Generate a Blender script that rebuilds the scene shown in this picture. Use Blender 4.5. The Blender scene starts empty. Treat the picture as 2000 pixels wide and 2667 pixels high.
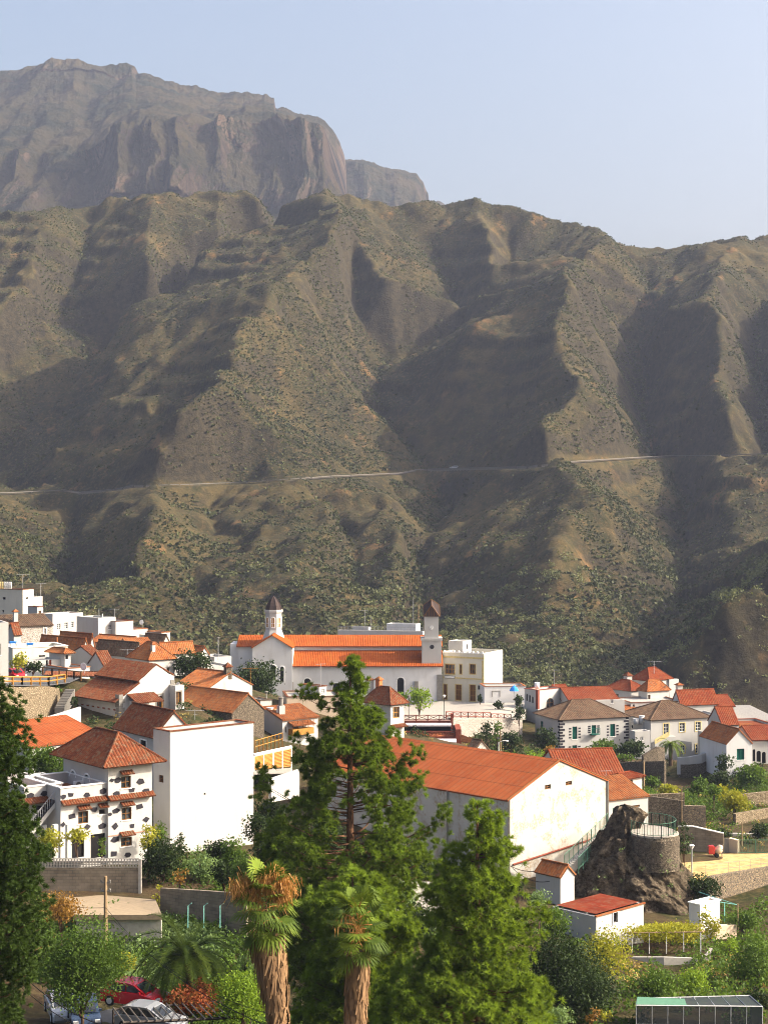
import bpy, math, random
import numpy as np
from mathutils import Vector, Matrix, noise as mnoise
from mathutils.geometry import delaunay_2d_cdt
rnd = random.Random(7)
nr = np.random.default_rng(11)
sc = bpy.context.scene
COL = sc.collection
R = math.radians
# ------------------------------------------------------------------ camera, sky, sun, exposure
F = 4200.0                      # focal length in pixels of the 2000 px wide photograph
cd = bpy.data.cameras.new('camera'); cam = bpy.data.objects.new('camera', cd); COL.objects.link(cam)
cd.sensor_fit = 'HORIZONTAL'; cd.sensor_width = 24.0; cd.lens = 24.0*F/2000
cam.location = (0, 0, 0); cam.rotation_euler = (R(90), 0, 0)
cd.clip_start = 1; cd.clip_end = 20000
sc.camera = cam
SUN_EL, SUN_AZ = R(32), math.atan2(1, -0.03)     # azimuth clockwise from +Y
w = bpy.data.worlds.new('World'); sc.world = w; w.use_nodes = True
nt = w.node_tree; sky = nt.nodes.new('ShaderNodeTexSky'); sky.sky_type = 'NISHITA'
sky.sun_disc = False; sky.sun_elevation = SUN_EL; sky.sun_rotation = SUN_AZ
sky.air_density = 1.0; sky.dust_density = 10.0; sky.ozone_density = 1.2
bg = nt.nodes['Background']; nt.links.new(sky.outputs[0], bg.inputs[0]); bg.inputs[1].default_value = 0.15
sl = bpy.data.lights.new('sun', 'SUN'); sl.energy = 4.4; sl.angle = R(0.5); sl.color = (1, 0.9, 0.74)
so = bpy.data.objects.new('sun', sl); COL.objects.link(so)
sd = Vector((math.cos(SUN_EL)*math.sin(SUN_AZ), math.cos(SUN_EL)*math.cos(SUN_AZ), math.sin(SUN_EL)))
so.rotation_euler = sd.to_track_quat('Z', 'Y').to_euler(); so.location = (60, 0, 60)
sc.view_settings.view_transform = 'Standard'; sc.view_settings.look = 'None'
sc.view_settings.exposure = 1.16; sc.view_settings.gamma = 1; sc.view_settings.use_curve_mapping = False
sc.cycles.max_bounces = 5; sc.cycles.diffuse_bounces = 3; sc.cycles.glossy_bounces = 1
sc.cycles.transmission_bounces = 2; sc.cycles.volume_bounces = 0; sc.cycles.transparent_max_bounces = 4
sc.cycles.use_denoising = True; sc.cycles.filter_width = 1.05

# ------------------------------------------------------------------ pixel -> world
ZM = {'F': (0, 0, 1.20555), '1': (0, 1480, .30139), '2': (0, 1700, .42194), '3': (480, 1520, .31344), '4': (860, 1520, .30139),
      '5': (1320, 1700, .40989), 'c': (0, 2150, .42194), 'd': (560, 1680, .38577), 'e': (560, 2150, .38577),
      'f': (950, 1900, .45208), 'g': (1500, 2000, .30157), 'P': (0, 0, 1)}
def px(z, x, y):
    a = ZM[z]; return a[0]+x*a[2], a[1]+y*a[2]
def at(z, x, y, d):
    X, Y = px(z, x, y); return Vector(((X-1000)/F*d, d, (1333.5-Y)/F*d))

# ------------------------------------------------------------------ materials
MAT = {}
class NB:
    def __init__(s, name, rough=.9):
        s.m = bpy.data.materials.new(name); s.m.use_nodes = True; s.t = s.m.node_tree; s.n = s.t.nodes
        s.b = s.n['Principled BSDF']; s.b.inputs['Roughness'].default_value = rough
        s.b.inputs['Specular IOR Level'].default_value = .08; s.out = s.n['Material Output']; MAT[name] = s.m
        s.tc = s.n.new('ShaderNodeTexCoord')
    def add(s, k, **kw):
        nd = s.n.new(k)
        for a, v in kw.items():
            if a in nd.inputs: s.set(nd.inputs[a], v)
            else: setattr(nd, a, v)
        return nd
    def set(s, i, v):
        if hasattr(v, 'is_output'): s.t.links.new(v, i)
        else: i.default_value = v
    def noise(s, scale, detail=4, vec=None, rough=.55, dist=0):
        nd = s.add('ShaderNodeTexNoise', Scale=scale, Detail=detail, Roughness=rough, Distortion=dist)
        s.set(nd.inputs['Vector'], vec if vec is not None else s.tc.outputs['Object']); return nd.outputs['Fac']
    def ramp(s, fac, stops, interp='LINEAR'):
        nd = s.n.new('ShaderNodeValToRGB'); s.t.links.new(fac, nd.inputs[0]); cr = nd.color_ramp; cr.interpolation = interp
        while len(cr.elements) < len(stops): cr.elements.new(.5)
        for e, (p, c) in zip(cr.elements, stops):
            e.position = p; e.color = (c, c, c, 1) if not isinstance(c, tuple) else (*c, 1)
        return nd.outputs[0]
    def mix(s, f, a, b, mode='MIX'):
        nd = s.n.new('ShaderNodeMix'); nd.data_type = 'RGBA'; nd.blend_type = mode
        s.set(nd.inputs[0], f)
        for i, v in ((6, a), (7, b)): s.set(nd.inputs[i], (*v, 1) if isinstance(v, tuple) and len(v) == 3 else v)
        return nd.outputs[2]
    def math(s, op, a, b=0.0, c=None):
        nd = s.n.new('ShaderNodeMath'); nd.operation = op; s.set(nd.inputs[0], a); s.set(nd.inputs[1], b)
        if c is not None: s.set(nd.inputs[2], c)
        return nd.outputs[0]
    def bump(s, h, strength=.5, dist=.1):
        nd = s.add('ShaderNodeBump', Strength=strength, Distance=dist); s.t.links.new(h, nd.inputs['Height'])
        s.t.links.new(nd.outputs[0], s.b.inputs['Normal']); return nd
    def col(s, c): s.set(s.b.inputs['Base Color'], (*c, 1) if isinstance(c, tuple) else c)
    def mapping(s, src='Object', scale=(1, 1, 1), rot=(0, 0, 0)):
        nd = s.n.new('ShaderNodeMapping'); s.t.links.new(s.tc.outputs[src], nd.inputs[0])
        nd.inputs['Scale'].default_value = scale; nd.inputs['Rotation'].default_value = rot; return nd.outputs[0]
def m_plain(name, c, rough=.7, metal=0, var=.15):
    b = NB(name, rough); f = b.noise(3.0, 4)
    b.col(b.mix(b.ramp(f, [(.3, 0.0), (.7, 1.0)]), tuple(x*(1-var) for x in c), tuple(min(1, x*(1+var)) for x in c)))
    b.b.inputs['Metallic'].default_value = metal; return b
def m_plaster(name, c, stain=(.30, .265, .21), amt=.35, patches=0.0):
    b = NB(name, .92)
    big = b.ramp(b.noise(.35, 5), [(.35, 0.0), (.75, 1.0)])
    streak = b.ramp(b.noise(1.0, 5, b.mapping('Object', (1.1, 1.1, .3))), [(.5, 0.0), (.85, 1.0)])
    f = b.math('MULTIPLY', b.math('ADD', b.math('MULTIPLY', streak, .75), b.math('MULTIPLY', big, .45)), amt)
    cc = b.mix(f, c, stain)
    if patches:
        p = b.ramp(b.noise(.55, 7, rough=.68), [(.50, 0.0), (.57, 1.0)])
        p2 = b.ramp(b.noise(5.0, 4), [(.35, 0.0), (.6, 1.0)])
        cc = b.mix(b.math('MULTIPLY', b.math('MULTIPLY', p, p2), patches), cc, (.30, .235, .165))
    b.col(cc); b.bump(b.noise(6, 5), .25, .03); return b
def m_tile(name, c1, c2, c3, pitch=.25, course=.42, lichen=.0, lap=0):
    b = NB(name, 1.0); uv = b.tc.outputs['UV']
    sep = b.n.new('ShaderNodeSeparateXYZ'); b.t.links.new(uv, sep.inputs[0])
    u = b.math('FLOOR', b.math('DIVIDE', sep.outputs[0], pitch)); v = b.math('FLOOR', b.math('DIVIDE', sep.outputs[1], course))
    cmb = b.n.new('ShaderNodeCombineXYZ'); b.t.links.new(u, cmb.inputs[0]); b.t.links.new(v, cmb.inputs[1])
    wn = b.n.new('ShaderNodeTexWhiteNoise'); wn.noise_dimensions = '2D'; b.t.links.new(cmb.outputs[0], wn.inputs['Vector'])
    a = b.mix(b.ramp(wn.outputs['Value'], [(0.0, 0.0), (1.0, 1.0)]), c1, c2)
    big = b.ramp(b.noise(.45, 5), [(.4, 0.0), (.7, 1.0)])
    a = b.mix(b.math('MULTIPLY', big, .65), a, c3)
    if lichen: a = b.mix(b.math('MULTIPLY', b.ramp(b.noise(2.6, 5, rough=.7), [(.5, 0.0), (.62, 1.0)]), lichen), a, (.16, .13, .085))
    fr = b.math('FRACT', b.math('DIVIDE', sep.outputs[1], course))
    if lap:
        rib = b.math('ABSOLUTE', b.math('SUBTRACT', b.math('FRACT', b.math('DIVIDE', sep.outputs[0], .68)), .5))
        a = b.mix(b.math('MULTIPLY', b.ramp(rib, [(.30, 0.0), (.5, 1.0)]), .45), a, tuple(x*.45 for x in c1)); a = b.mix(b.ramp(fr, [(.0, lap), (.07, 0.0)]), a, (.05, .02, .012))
    b.col(a)
    b.bump(b.math('ADD', b.math('SUBTRACT', 1.0, fr), b.math('MULTIPLY', wn.outputs['Value'], .6)), 1.0, .12); return b
def m_stone(name, c1, c2, mortar, scale=2.2, edge=.06, squash=1.3):
    b = NB(name, .95); vec = b.mapping('Object', (scale, scale, scale*squash))
    v = b.add('ShaderNodeTexVoronoi', feature='DISTANCE_TO_EDGE'); b.t.links.new(vec, v.inputs['Vector'])
    v2 = b.add('ShaderNodeTexVoronoi', feature='F1'); b.t.links.new(vec, v2.inputs['Vector'])
    sp = b.n.new('ShaderNodeSeparateColor'); b.t.links.new(v2.outputs['Color'], sp.inputs[0])
    cc = b.mix(sp.outputs[0], c1, c2); cc = b.mix(b.ramp(b.noise(3, 5), [(.3, 0.0), (.8, .5)]), cc, tuple(x*.5 for x in c1))
    k = b.ramp(v.outputs['Distance'], [(edge*.4, 0.0), (edge, 1.0)])
    b.col(b.mix(k, mortar, cc)); b.bump(b.ramp(v.outputs['Distance'], [(0.0, 0.0), (.25, 1.0)]), .9, .12); return b
def m_leaf(name, c1, c2, scale=1.2, trans=.35, rough=.6):
    b = NB(name, rough)
    oi = b.n.new('ShaderNodeObjectInfo')
    at_ = b.n.new('ShaderNodeAttribute'); at_.attribute_name = 'rnd'
    f = b.math('ADD', b.math('MULTIPLY', at_.outputs['Fac'], .6), b.math('MULTIPLY', b.ramp(b.noise(scale, 3), [(.3, 0.0), (.7, 1.0)]), .4))
    cc = b.mix(f, c1, c2)
    b.col(cc); b.b.inputs['Specular IOR Level'].default_value = .12
    tr = b.n.new('ShaderNodeBsdfTranslucent'); b.set(tr.inputs[0], b.mix(.5, cc, (c2[0]*1.3, c2[1]*1.25, c2[2]*.5)))
    mx = b.n.new('ShaderNodeMixShader'); mx.inputs[0].default_value = trans
    b.t.links.new(b.b.outputs[0], mx.inputs[1]); b.t.links.new(tr.outputs[0], mx.inputs[2]); b.t.links.new(mx.outputs[0], b.out.inputs[0])
    return b

# ------------------------------------------------------------------ mesh helpers
def tag(o, label=None, cat=None, group=None, kind=None):
    if label: o['label'] = label
    if cat: o['category'] = cat
    if group: o['group'] = group
    if kind: o['kind'] = kind
    return o
def link(name, me, mat=None, parent=None, smooth=False):
    o = bpy.data.objects.new(name, me); COL.objects.link(o)
    if mat: me.materials.append(MAT[mat])
    if parent: o.parent = parent
    if smooth: me.polygons.foreach_set('use_smooth', [True]*len(me.polygons))
    return o
def np_mesh(name, V, Fa, mat, parent=None, smooth=False, rndv=None):
    V = np.asarray(V, np.float32); Fa = np.asarray(Fa, np.int32); k = Fa.shape[1]
    me = bpy.data.meshes.new(name); me.vertices.add(len(V)); me.vertices.foreach_set('co', V.ravel())
    me.loops.add(Fa.size); me.loops.foreach_set('vertex_index', Fa.ravel())
    me.polygons.add(len(Fa)); me.polygons.foreach_set('loop_start', np.arange(0, Fa.size, k, dtype=np.int32))
    me.polygons.foreach_set('loop_total', np.full(len(Fa), k, np.int32))
    if rndv is not None:
        a = me.attributes.new('rnd', 'FLOAT', 'FACE'); a.data.foreach_set('value', np.asarray(rndv, np.float32))
    me.update(calc_edges=True)
    if smooth: me.polygons.foreach_set('use_smooth', np.ones(len(Fa), bool))
    me.materials.append(MAT[mat])
    o = bpy.data.objects.new(name, me); COL.objects.link(o)
    if parent: o.parent = parent
    return o
def empty(name, loc, rz=0, label=None, cat=None, group=None):
    o = bpy.data.objects.new(name, None); COL.objects.link(o); o.location = loc; o.rotation_euler = (0, 0, rz); o.empty_display_size = .3
    return tag(o, label, cat, group)
class MB:
    def __init__(s): s.v = []; s.f = []; s.uv = {}
    def quad(s, *p, uv=None):
        i = len(s.v); s.v += [tuple(q) for q in p]; s.f.append(tuple(range(i, i+len(p))))
        if uv: s.uv[len(s.f)-1] = uv
    def box(s, x0, y0, z0, x1, y1, z1):
        i = len(s.v)
        s.v += [(x, y, z) for z in (z0, z1) for x, y in ((x0, y0), (x1, y0), (x1, y1), (x0, y1))]
        s.f += [tuple(i+k for k in q) for q in ((3, 2, 1, 0), (4, 5, 6, 7), (0, 1, 5, 4), (1, 2, 6, 5), (2, 3, 7, 6), (3, 0, 4, 7))]
    def tube(s, pts, r, n=6, cap=True):
        pts = [Vector(p) for p in pts]; rr = r if isinstance(r, (list, tuple)) else [r]*len(pts); i0 = len(s.v)
        for k, p in enumerate(pts):
            t = (pts[min(k+1, len(pts)-1)]-pts[max(k-1, 0)]).normalized()
            a = t.cross(Vector((0, 0, 1)) if abs(t.z) < .9 else Vector((1, 0, 0))).normalized(); b = t.cross(a)
            for j in range(n):
                w_ = 2*math.pi*j/n; s.v.append(tuple(p+(a*math.cos(w_)+b*math.sin(w_))*rr[k]))
        for k in range(len(pts)-1):
            for j in range(n):
                q = i0+k*n; s.f.append((q+j, q+(j+1) % n, q+n+(j+1) % n, q+n+j))
        if cap: s.f.append(tuple(i0+j for j in range(n-1, -1, -1))); s.f.append(tuple(i0+(len(pts)-1)*n+j for j in range(n)))
    def lathe(s, prof, n=16, c=(0, 0, 0), rot=0, cap=True):
        i0 = len(s.v)
        for r, z in prof:
            for j in range(n):
                a = 2*math.pi*j/n+rot; s.v.append((c[0]+r*math.cos(a), c[1]+r*math.sin(a), c[2]+z))
        for k in range(len(prof)-1):
            for j in range(n):
                q = i0+k*n; s.f.append((q+j, q+(j+1) % n, q+n+(j+1) % n, q+n+j))
        if cap: s.f.append(tuple(i0+j for j in range(n-1, -1, -1))); s.f.append(tuple(i0+(len(prof)-1)*n+j for j in range(n)))
    def prism(s, poly, z0, z1):
        n = len(poly); i = len(s.v)
        s.v += [(x, y, z0) for x, y in poly]+[(x, y, z1) for x, y in poly]
        s.f += [tuple(i+k for k in range(n-1, -1, -1)), tuple(i+n+k for k in range(n))]
        s.f += [(i+k, i+(k+1) % n, i+n+(k+1) % n, i+n+k) for k in range(n)]
    def build(s, name, mat, parent=None, smooth=False):
        me = bpy.data.meshes.new(name); me.from_pydata(s.v, [], s.f)
        if s.uv:
            l = me.uv_layers.new(name='uv')
            for fi, uvs in s.uv.items():
                ls = me.polygons[fi].loop_start
                for k, q in enumerate(uvs): l.data[ls+k].uv = q
        me.update(); return link(name, me, mat, parent, smooth)
# smooth value noise on numpy arrays (sum of octaves)
def vnoise(x, y, seed=0):
    xi = np.floor(x).astype(np.int64); yi = np.floor(y).astype(np.int64); fx = x-xi; fy = y-yi
    fx = fx*fx*(3-2*fx); fy = fy*fy*(3-2*fy)
    def h(a, b):
        n = (a*374761393+b*668265263+seed*1442695041) & 0x7fffffff
        n = ((n ^ (n >> 13))*1274126177) & 0x7fffffff
        return ((n ^ (n >> 16)) & 0xffff)/65535.0
    return (h(xi, yi)*(1-fx)+h(xi+1, yi)*fx)*(1-fy)+(h(xi, yi+1)*(1-fx)+h(xi+1, yi+1)*fx)*fy
def fbm(x, y, o=5, seed=0, g=.5, ridged=False):
    s = np.zeros_like(x, dtype=float); a = 1.0; t = 0
    for k in range(o):
        n = vnoise(x*2**k, y*2**k, seed+k*17)*2-1
        if ridged: n = 1-2*np.abs(n)
        s += a*n; t += a; a *= g
    return s/t
def blur(Z, r):
    for _ in range(r):
        P = np.pad(Z, 1, 'edge'); Z = (P[:-2, 1:-1]+P[2:, 1:-1]+P[1:-1, :-2]+P[1:-1, 2:]+4*P[1:-1, 1:-1])/8
    return Z
# ------------------------------------------------------------------ hills: ridge and valley lines measured in the photograph, given real distances
def D0(y): return float(np.interp(y, [380, 450, 600, 750, 900, 1050, 1250, 1340, 1400, 1480, 1600], [1095, 1060, 985, 910, 830, 740, 590, 545, 520, 475, 430]))
RIDGE = [
 [(0,465,0),(60,455,0),(140,440,0),(230,425,0),(330,423,0),(400,426,0),(450,413,0),(520,408,0),(570,420,0),(620,440,0),(660,437,0),(700,427,-10),(740,440,-5),(790,438,0),(850,445,0),(920,440,0),(1000,443,0),(1100,455,0),(1200,475,0),(1250,490,0),(1300,512,0),(1350,524,0),(1450,530,0),(1510,532,0),(1580,522,0),(1659,515,0),(1800,505,0)],
 [(700,427,-10),(755,475,-55),(690,540,-80),(640,580,-95),(585,612,-115),(565,655,-115),(510,715,-120),(492,780,-120),(488,830,-115),(425,885,-125),(395,960,-95),(360,1020,-75),(320,1080,-70),(280,1160,-75),(265,1260,-65),(262,1340,-50),(262,1420,-30)],
 [(640,450,10),(600,520,50),(510,620,70),(410,720,75),(290,820,80),(140,930,80),(0,1010,70),(-150,1080,60)],
 [(330,423,0),(335,540,-40),(300,620,-45),(245,740,-45),(150,840,-10)],
 [(470,415,5),(480,490,-15),(430,580,-15),(380,660,0)],
 [(395,430,5),(400,520,5),(360,620,10),(310,720,15)],
 [(190,440,25),(170,560,40),(120,650,40),(50,760,40),(-60,820,30)],
 [(100,450,0),(70,560,-30),(10,650,-30),(-60,700,-30)],
 [(-60,1120,-90),(-40,1250,-80),(-60,1400,-60)],
 [(150,1060,10),(130,1180,30),(130,1290,40),(140,1400,40)],
 [(0,1060,-20),(30,1150,-40),(40,1280,-30)],
 [(960,450,10),(950,560,25),(1010,640,35),(990,715,45),(880,775,50),(800,805,50),(820,880,60),(870,970,65),(930,1040,70),(965,1120,75),(905,1230,65),(870,1310,50),(860,1420,40)],
 [(790,440,0),(775,540,-40),(850,598,-45),(900,615,-30),(965,655,-5)],
 [(760,560,-10),(770,640,0),(800,720,20)],
 [(620,900,-70),(680,1040,-60),(690,1110,-60),(660,1220,-50),(690,1340,-30)],
 [(500,1060,-40),(440,1150,-25),(430,1260,-15),(440,1360,0)],
 [(740,1120,-10),(745,1200,20),(720,1320,30)],
 [(830,1050,-15),(870,1150,-20),(810,1250,-20),(850,1340,-10)],
 [(1050,448,0),(1070,540,-25),(1050,620,-10)],
 [(1300,512,0),(1255,560,-60),(1215,590,-135),(1205,680,-125),(1222,780,-120),(1232,860,-120),(1200,950,-105),(1215,1010,-90),(1268,1090,-90),(1240,1190,-60),(1200,1270,-25),(1150,1350,10)],
 [(1215,590,-135),(1140,652,-110),(1050,717,-75),(960,768,-25),(900,790,10)],
 [(1120,560,40),(1100,640,50)],
 [(1340,560,10),(1400,650,10),(1398,760,45),(1385,880,60),(1400,980,65),(1460,1060,80),(1480,1180,90),(1478,1300,90),(1430,1390,70),(1400,1480,50)],
 [(1580,522,0),(1560,600,-60),(1530,672,-105),(1560,800,-75),(1565,890,-75),(1540,980,-50),(1580,1100,-30),(1590,1200,0)],
 [(1480,640,-35),(1450,672,-60)],
 [(1640,680,-20),(1650,800,20),(1645,950,30),(1660,1080,40)],
 [(1760,640,-90),(1750,850,-80),(1760,1000,-60)],
 [(1760,1150,-180),(1659,1238,-160),(1600,1280,-150),(1540,1330,-130),(1495,1400,-95),(1450,1480,-60)],
 [(1000,1260,35),(1100,1330,10),(1250,1400,5),(1050,1440,0)],
 [(-150,440,0),(-150,700,0),(-150,900,40)],
 [(-150,1480,0),(300,1490,0),(700,1490,0),(1000,1500,0),(1350,1500,0),(1659,1520,0),(1850,1520,-20)],
 [(-150,1600,0),(700,1600,0),(1659,1600,0),(1850,1600,0)],
]
pts = []
RIDGE = [RIDGE[0]]+[[(a, b_, c*(.70 if c > 0 else .84)) for a, b_, c in L] for L in RIDGE[1:]]
for q in (1, 2): RIDGE[q] = [(a, b_, c*1.35) for a, b_, c in RIDGE[q]]
for L in RIDGE:
    for (a, b) in zip(L[:-1], L[1:]):
        A = at('F', a[0], a[1], D0(a[1])+a[2]); B = at('F', b[0], b[1], D0(b[1])+b[2])
        n = max(1, int((B-A).length/14))
        for k in range(n): pts.append(A.lerp(B, k/n))
    pts.append(B)
for q in RIDGE[0]:
    p = at('F', q[0], q[1], D0(q[1])); dirn = Vector((p.x, p.y, 0)).normalized()
    pts.append(p+dirn*60+Vector((0, 0, -22))); pts.append(p+dirn*230+Vector((0, 0, -150)))
GX0, GX1, GY0, GY1, GS = -430, 430, 425, 1290, 1.3
for x in (GX0-30, GX1+30):
    for y, z in ((GY0-20, -70), (600, -20), (800, 60), (1000, 150), (1100, 180), (1320, 20)): pts.append(Vector((x, y, z)))
for x in range(GX0, GX1+1, 115): pts.append(Vector((x, GY1+20, 20))); pts.append(Vector((x, GY0-20, -72)))
P2 = [Vector((p.x, p.y)) for p in pts]
r_ = delaunay_2d_cdt(P2, [], [], 0, 1e-3)
vz = np.array([pts[o[0]].z if o else 0 for o in r_[3]]); vxy = np.array([(v.x, v.y) for v in r_[0]])
gx = np.arange(GX0, GX1, GS); gy = np.arange(GY0, GY1, GS); NX, NY = len(gx), len(gy)
HZ = np.full((NY, NX), np.nan)
for t in r_[2]:
    A, B, C = vxy[t[0]], vxy[t[1]], vxy[t[2]]
    i0 = max(0, int((min(A[0], B[0], C[0])-GX0)/GS)); i1 = min(NX, int((max(A[0], B[0], C[0])-GX0)/GS)+2)
    j0 = max(0, int((min(A[1], B[1], C[1])-GY0)/GS)); j1 = min(NY, int((max(A[1], B[1], C[1])-GY0)/GS)+2)
    if i0 >= i1 or j0 >= j1: continue
    XX, YY = np.meshgrid(gx[i0:i1], gy[j0:j1])
    den = (B[1]-C[1])*(A[0]-C[0])+(C[0]-B[0])*(A[1]-C[1])
    if abs(den) < 1e-9: continue
    a = ((B[1]-C[1])*(XX-C[0])+(C[0]-B[0])*(YY-C[1]))/den; b = ((C[1]-A[1])*(XX-C[0])+(A[0]-C[0])*(YY-C[1]))/den; c = 1-a-b
    ok = (a >= -1e-6) & (b >= -1e-6) & (c >= -1e-6)
    HZ[j0:j1, i0:i1][ok] = (a*vz[t[0]]+b*vz[t[1]]+c*vz[t[2]])[ok]
HZ = np.where(np.isnan(HZ), -60, HZ)
HZ = blur(HZ, 3)
XX, YY = np.meshgrid(gx, gy)
ui = np.clip((XX+11*fbm(XX/45, YY/45, 4, 101)-GX0)/GS, 0, NX-1.01); vi = np.clip((YY+13*fbm(XX/45, YY/45, 4, 107)-GY0)/GS, 0, NY-1.01); ia, ja = ui.astype(int), vi.astype(int); fu, fv = ui-ia, vi-ja
HZ = (HZ[ja, ia]*(1-fu)+HZ[ja, ia+1]*fu)*(1-fv)+(HZ[ja+1, ia]*(1-fu)+HZ[ja+1, ia+1]*fu)*fv
HZ = blur(HZ, 4)
wx = XX+18*fbm(XX/70, YY/70, 3, 5); wy = YY+18*fbm(XX/70, YY/70, 3, 9)
HZ += 5.0*fbm((wx+.5*wy)/62, (wy-.3*wx)/95, 3, 3, .5, True)+2.0*fbm((wx-.6*wy)/26, wy/40, 3, 14, .5, True)+1.7*fbm(wx/17, wy/17, 4, 21, .55)
def carve(Zf, k, step=2):
    Z = Zf[::step, ::step].copy(); Z += nr.random(Z.shape)*.6; h, w_ = Z.shape
    flat = Z.ravel(); order = np.argsort(-flat)
    P = np.pad(Z, 1, constant_values=1e9)
    nb = np.stack([P[1+dy:1+dy+h, 1+dx:1+dx+w_]-0 for dy, dx in ((-1, 0), (1, 0), (0, -1), (0, 1), (-1, -1), (-1, 1), (1, -1), (1, 1))])
    wts = np.array([1, 1, 1, 1, .707, .707, .707, .707])[:, None, None]
    dr = (Z[None]-nb)*wts; best = dr.argmax(0).ravel(); good = (dr.max(0).ravel() > 0)
    off = np.array([-w_, w_, -1, 1, -w_-1, -w_+1, w_-1, w_+1])[best]
    tgt = (np.arange(h*w_)+off).tolist(); good = good.tolist(); acc = [1.0]*(h*w_)
    for i in order.tolist():
        if good[i]: acc[tgt[i]] += acc[i]
    A = np.minimum(np.array(acc).reshape(h, w_), 1500)
    cut = blur(np.log1p(A)**1.5, 1)
    U = np.kron(cut, np.ones((step, step)))[:Zf.shape[0], :Zf.shape[1]]
    return Zf-k*blur(U, 2), blur(U, 2)
HZ, _ = carve(HZ, .13, 2)
HZ, FLOW = carve(HZ, .11, 2)
def strata(Z, per, amp, msk, tilt):
    h_ = (Z+tilt*XX+.12*YY+5*fbm(XX/60, YY/60, 3, 51))/per; f_ = h_-np.floor(h_); s_ = np.clip((f_-.62)/.2, 0, 1); return Z+amp*(s_*s_*(3-2*s_)-f_)*msk
mk = np.clip((fbm(wx/48, wy/48, 4, 61)-.02)*4, 0, 1); HZ = strata(HZ, 15, 4.5, mk, .22); mk2 = np.clip((fbm(wx/30, wy/30, 4, 71)-.0)*4, 0, 1); HZ = strata(HZ, 6, 2.0, mk2, -.25)
HZ += 1.3*fbm(XX/7, YY/7, 4, 33, .6)+1.1*fbm(wx/11, wy/30, 3, 35, .6, True)
def H(x, y):
    fx = min(max((x-GX0)/GS, 0), NX-1.001); fy = min(max((y-GY0)/GS, 0), NY-1.001); i = int(fx); j = int(fy); u = fx-i; v = fy-j
    return (HZ[j, i]*(1-u)+HZ[j, i+1]*u)*(1-v)+(HZ[j+1, i]*(1-u)+HZ[j+1, i+1]*u)*v
def hit(z, x, y, d0=470, d1=1250, step=2.0):
    d = d0
    while d < d1:
        p = at(z, x, y, d)
        if H(p.x, p.y) >= p.z: return p
        d += step
    return at(z, x, y, d0)
# the road cut into the slope
RD = [(-60,1070),(0,1069),(150,1063),(185,1068),(260,1062),(300,1054),(400,1051),(560,1045),(700,1033),(850,1026),(890,1019),(1000,1016),(1150,1013),(1230,1001),(1350,993),(1450,988),(1560,988),(1659,985),(1720,984)]
rp = []
for a, b in zip(RD[:-1], RD[1:]):
    n = max(1, int((b[0]-a[0])/20))
    for k in range(n): rp.append(hit('F', a[0]+(b[0]-a[0])*k/n, a[1]+(b[1]-a[1])*k/n))
ra = np.array([tuple(p) for p in rp])
for _ in range(12): ra[1:-1, 1] = (ra[:-2, 1]+2*ra[1:-1, 1]+ra[2:, 1])/4
for i, p in enumerate(rp):      # keep each point on its sight line after smoothing in depth
    ra[i, 0] = p.x*ra[i, 1]/p.y; ra[i, 2] = p.z*ra[i, 1]/p.y
dmin = np.full(HZ.shape, 1e9); zr = np.zeros(HZ.shape)
for i in range(len(ra)-1):
    a, b = ra[i], ra[i+1]; ab = b[:2]-a[:2]; L2 = (ab**2).sum()+1e-6
    t = np.clip(((XX-a[0])*ab[0]+(YY-a[1])*ab[1])/L2, 0, 1)
    dd = np.hypot(XX-(a[0]+t*ab[0]), YY-(a[1]+t*ab[1])); m_ = dd < dmin
    dmin = np.where(m_, dd, dmin); zr = np.where(m_, a[2]+t*(b[2]-a[2]), zr)
k = np.clip((dmin-4.2)/7, 0, 1); HZ = HZ*k+zr*(1-k)
roadmask = dmin < 7.5
V = np.stack([XX, YY, HZ], -1).reshape(-1, 3)
idx = np.arange(NX*NY).reshape(NY, NX)
Fq = np.stack([idx[:-1, :-1], idx[:-1, 1:], idx[1:, 1:], idx[1:, :-1]], -1).reshape(-1, 4)

b = NB('hill_earth', .97); geo = b.n.new('ShaderNodeNewGeometry'); sp = b.n.new('ShaderNodeSeparateXYZ'); b.t.links.new(geo.outputs['Normal'], sp.inputs[0])
n1 = b.noise(.02, 6, rough=.6); n2 = b.noise(.12, 6, rough=.65); n3 = b.noise(.6, 5, rough=.7)
cc = b.mix(b.ramp(n1, [(.42, 0.0), (.6, 1.0)]), (.026, .025, .013), (.076, .059, .025))
cc = b.mix(b.ramp(n2, [(.45, 0.0), (.62, 1.0)]), cc, (.036, .036, .016))
cc = b.mix(b.ramp(n3, [(.5, 0.0), (.66, .75)]), cc, (.125, .086, .038))
cc = b.mix(b.ramp(b.noise(.045, 5, rough=.7), [(.60, 0.0), (.68, .7)]), cc, (.19, .108, .045))
rock = b.mix(b.ramp(b.noise(.35, 8, rough=.75), [(.35, 0.0), (.65, 1.0)]), (.017, .015, .011), (.062, .050, .029))
cc = b.mix(b.ramp(b.math('ADD', sp.outputs[2], b.math('MULTIPLY', b.math('SUBTRACT', b.noise(.08, 6, rough=.7), .5), .5)), [(.42, 1.0), (.58, 0.0)]), cc, rock)
b.col(cc); b.bump(b.noise(.9, 8, rough=.75), 1.0, 1.3)
tag(np_mesh('hillside', V, Fq, 'hill_earth', smooth=True), kind='structure')
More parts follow.
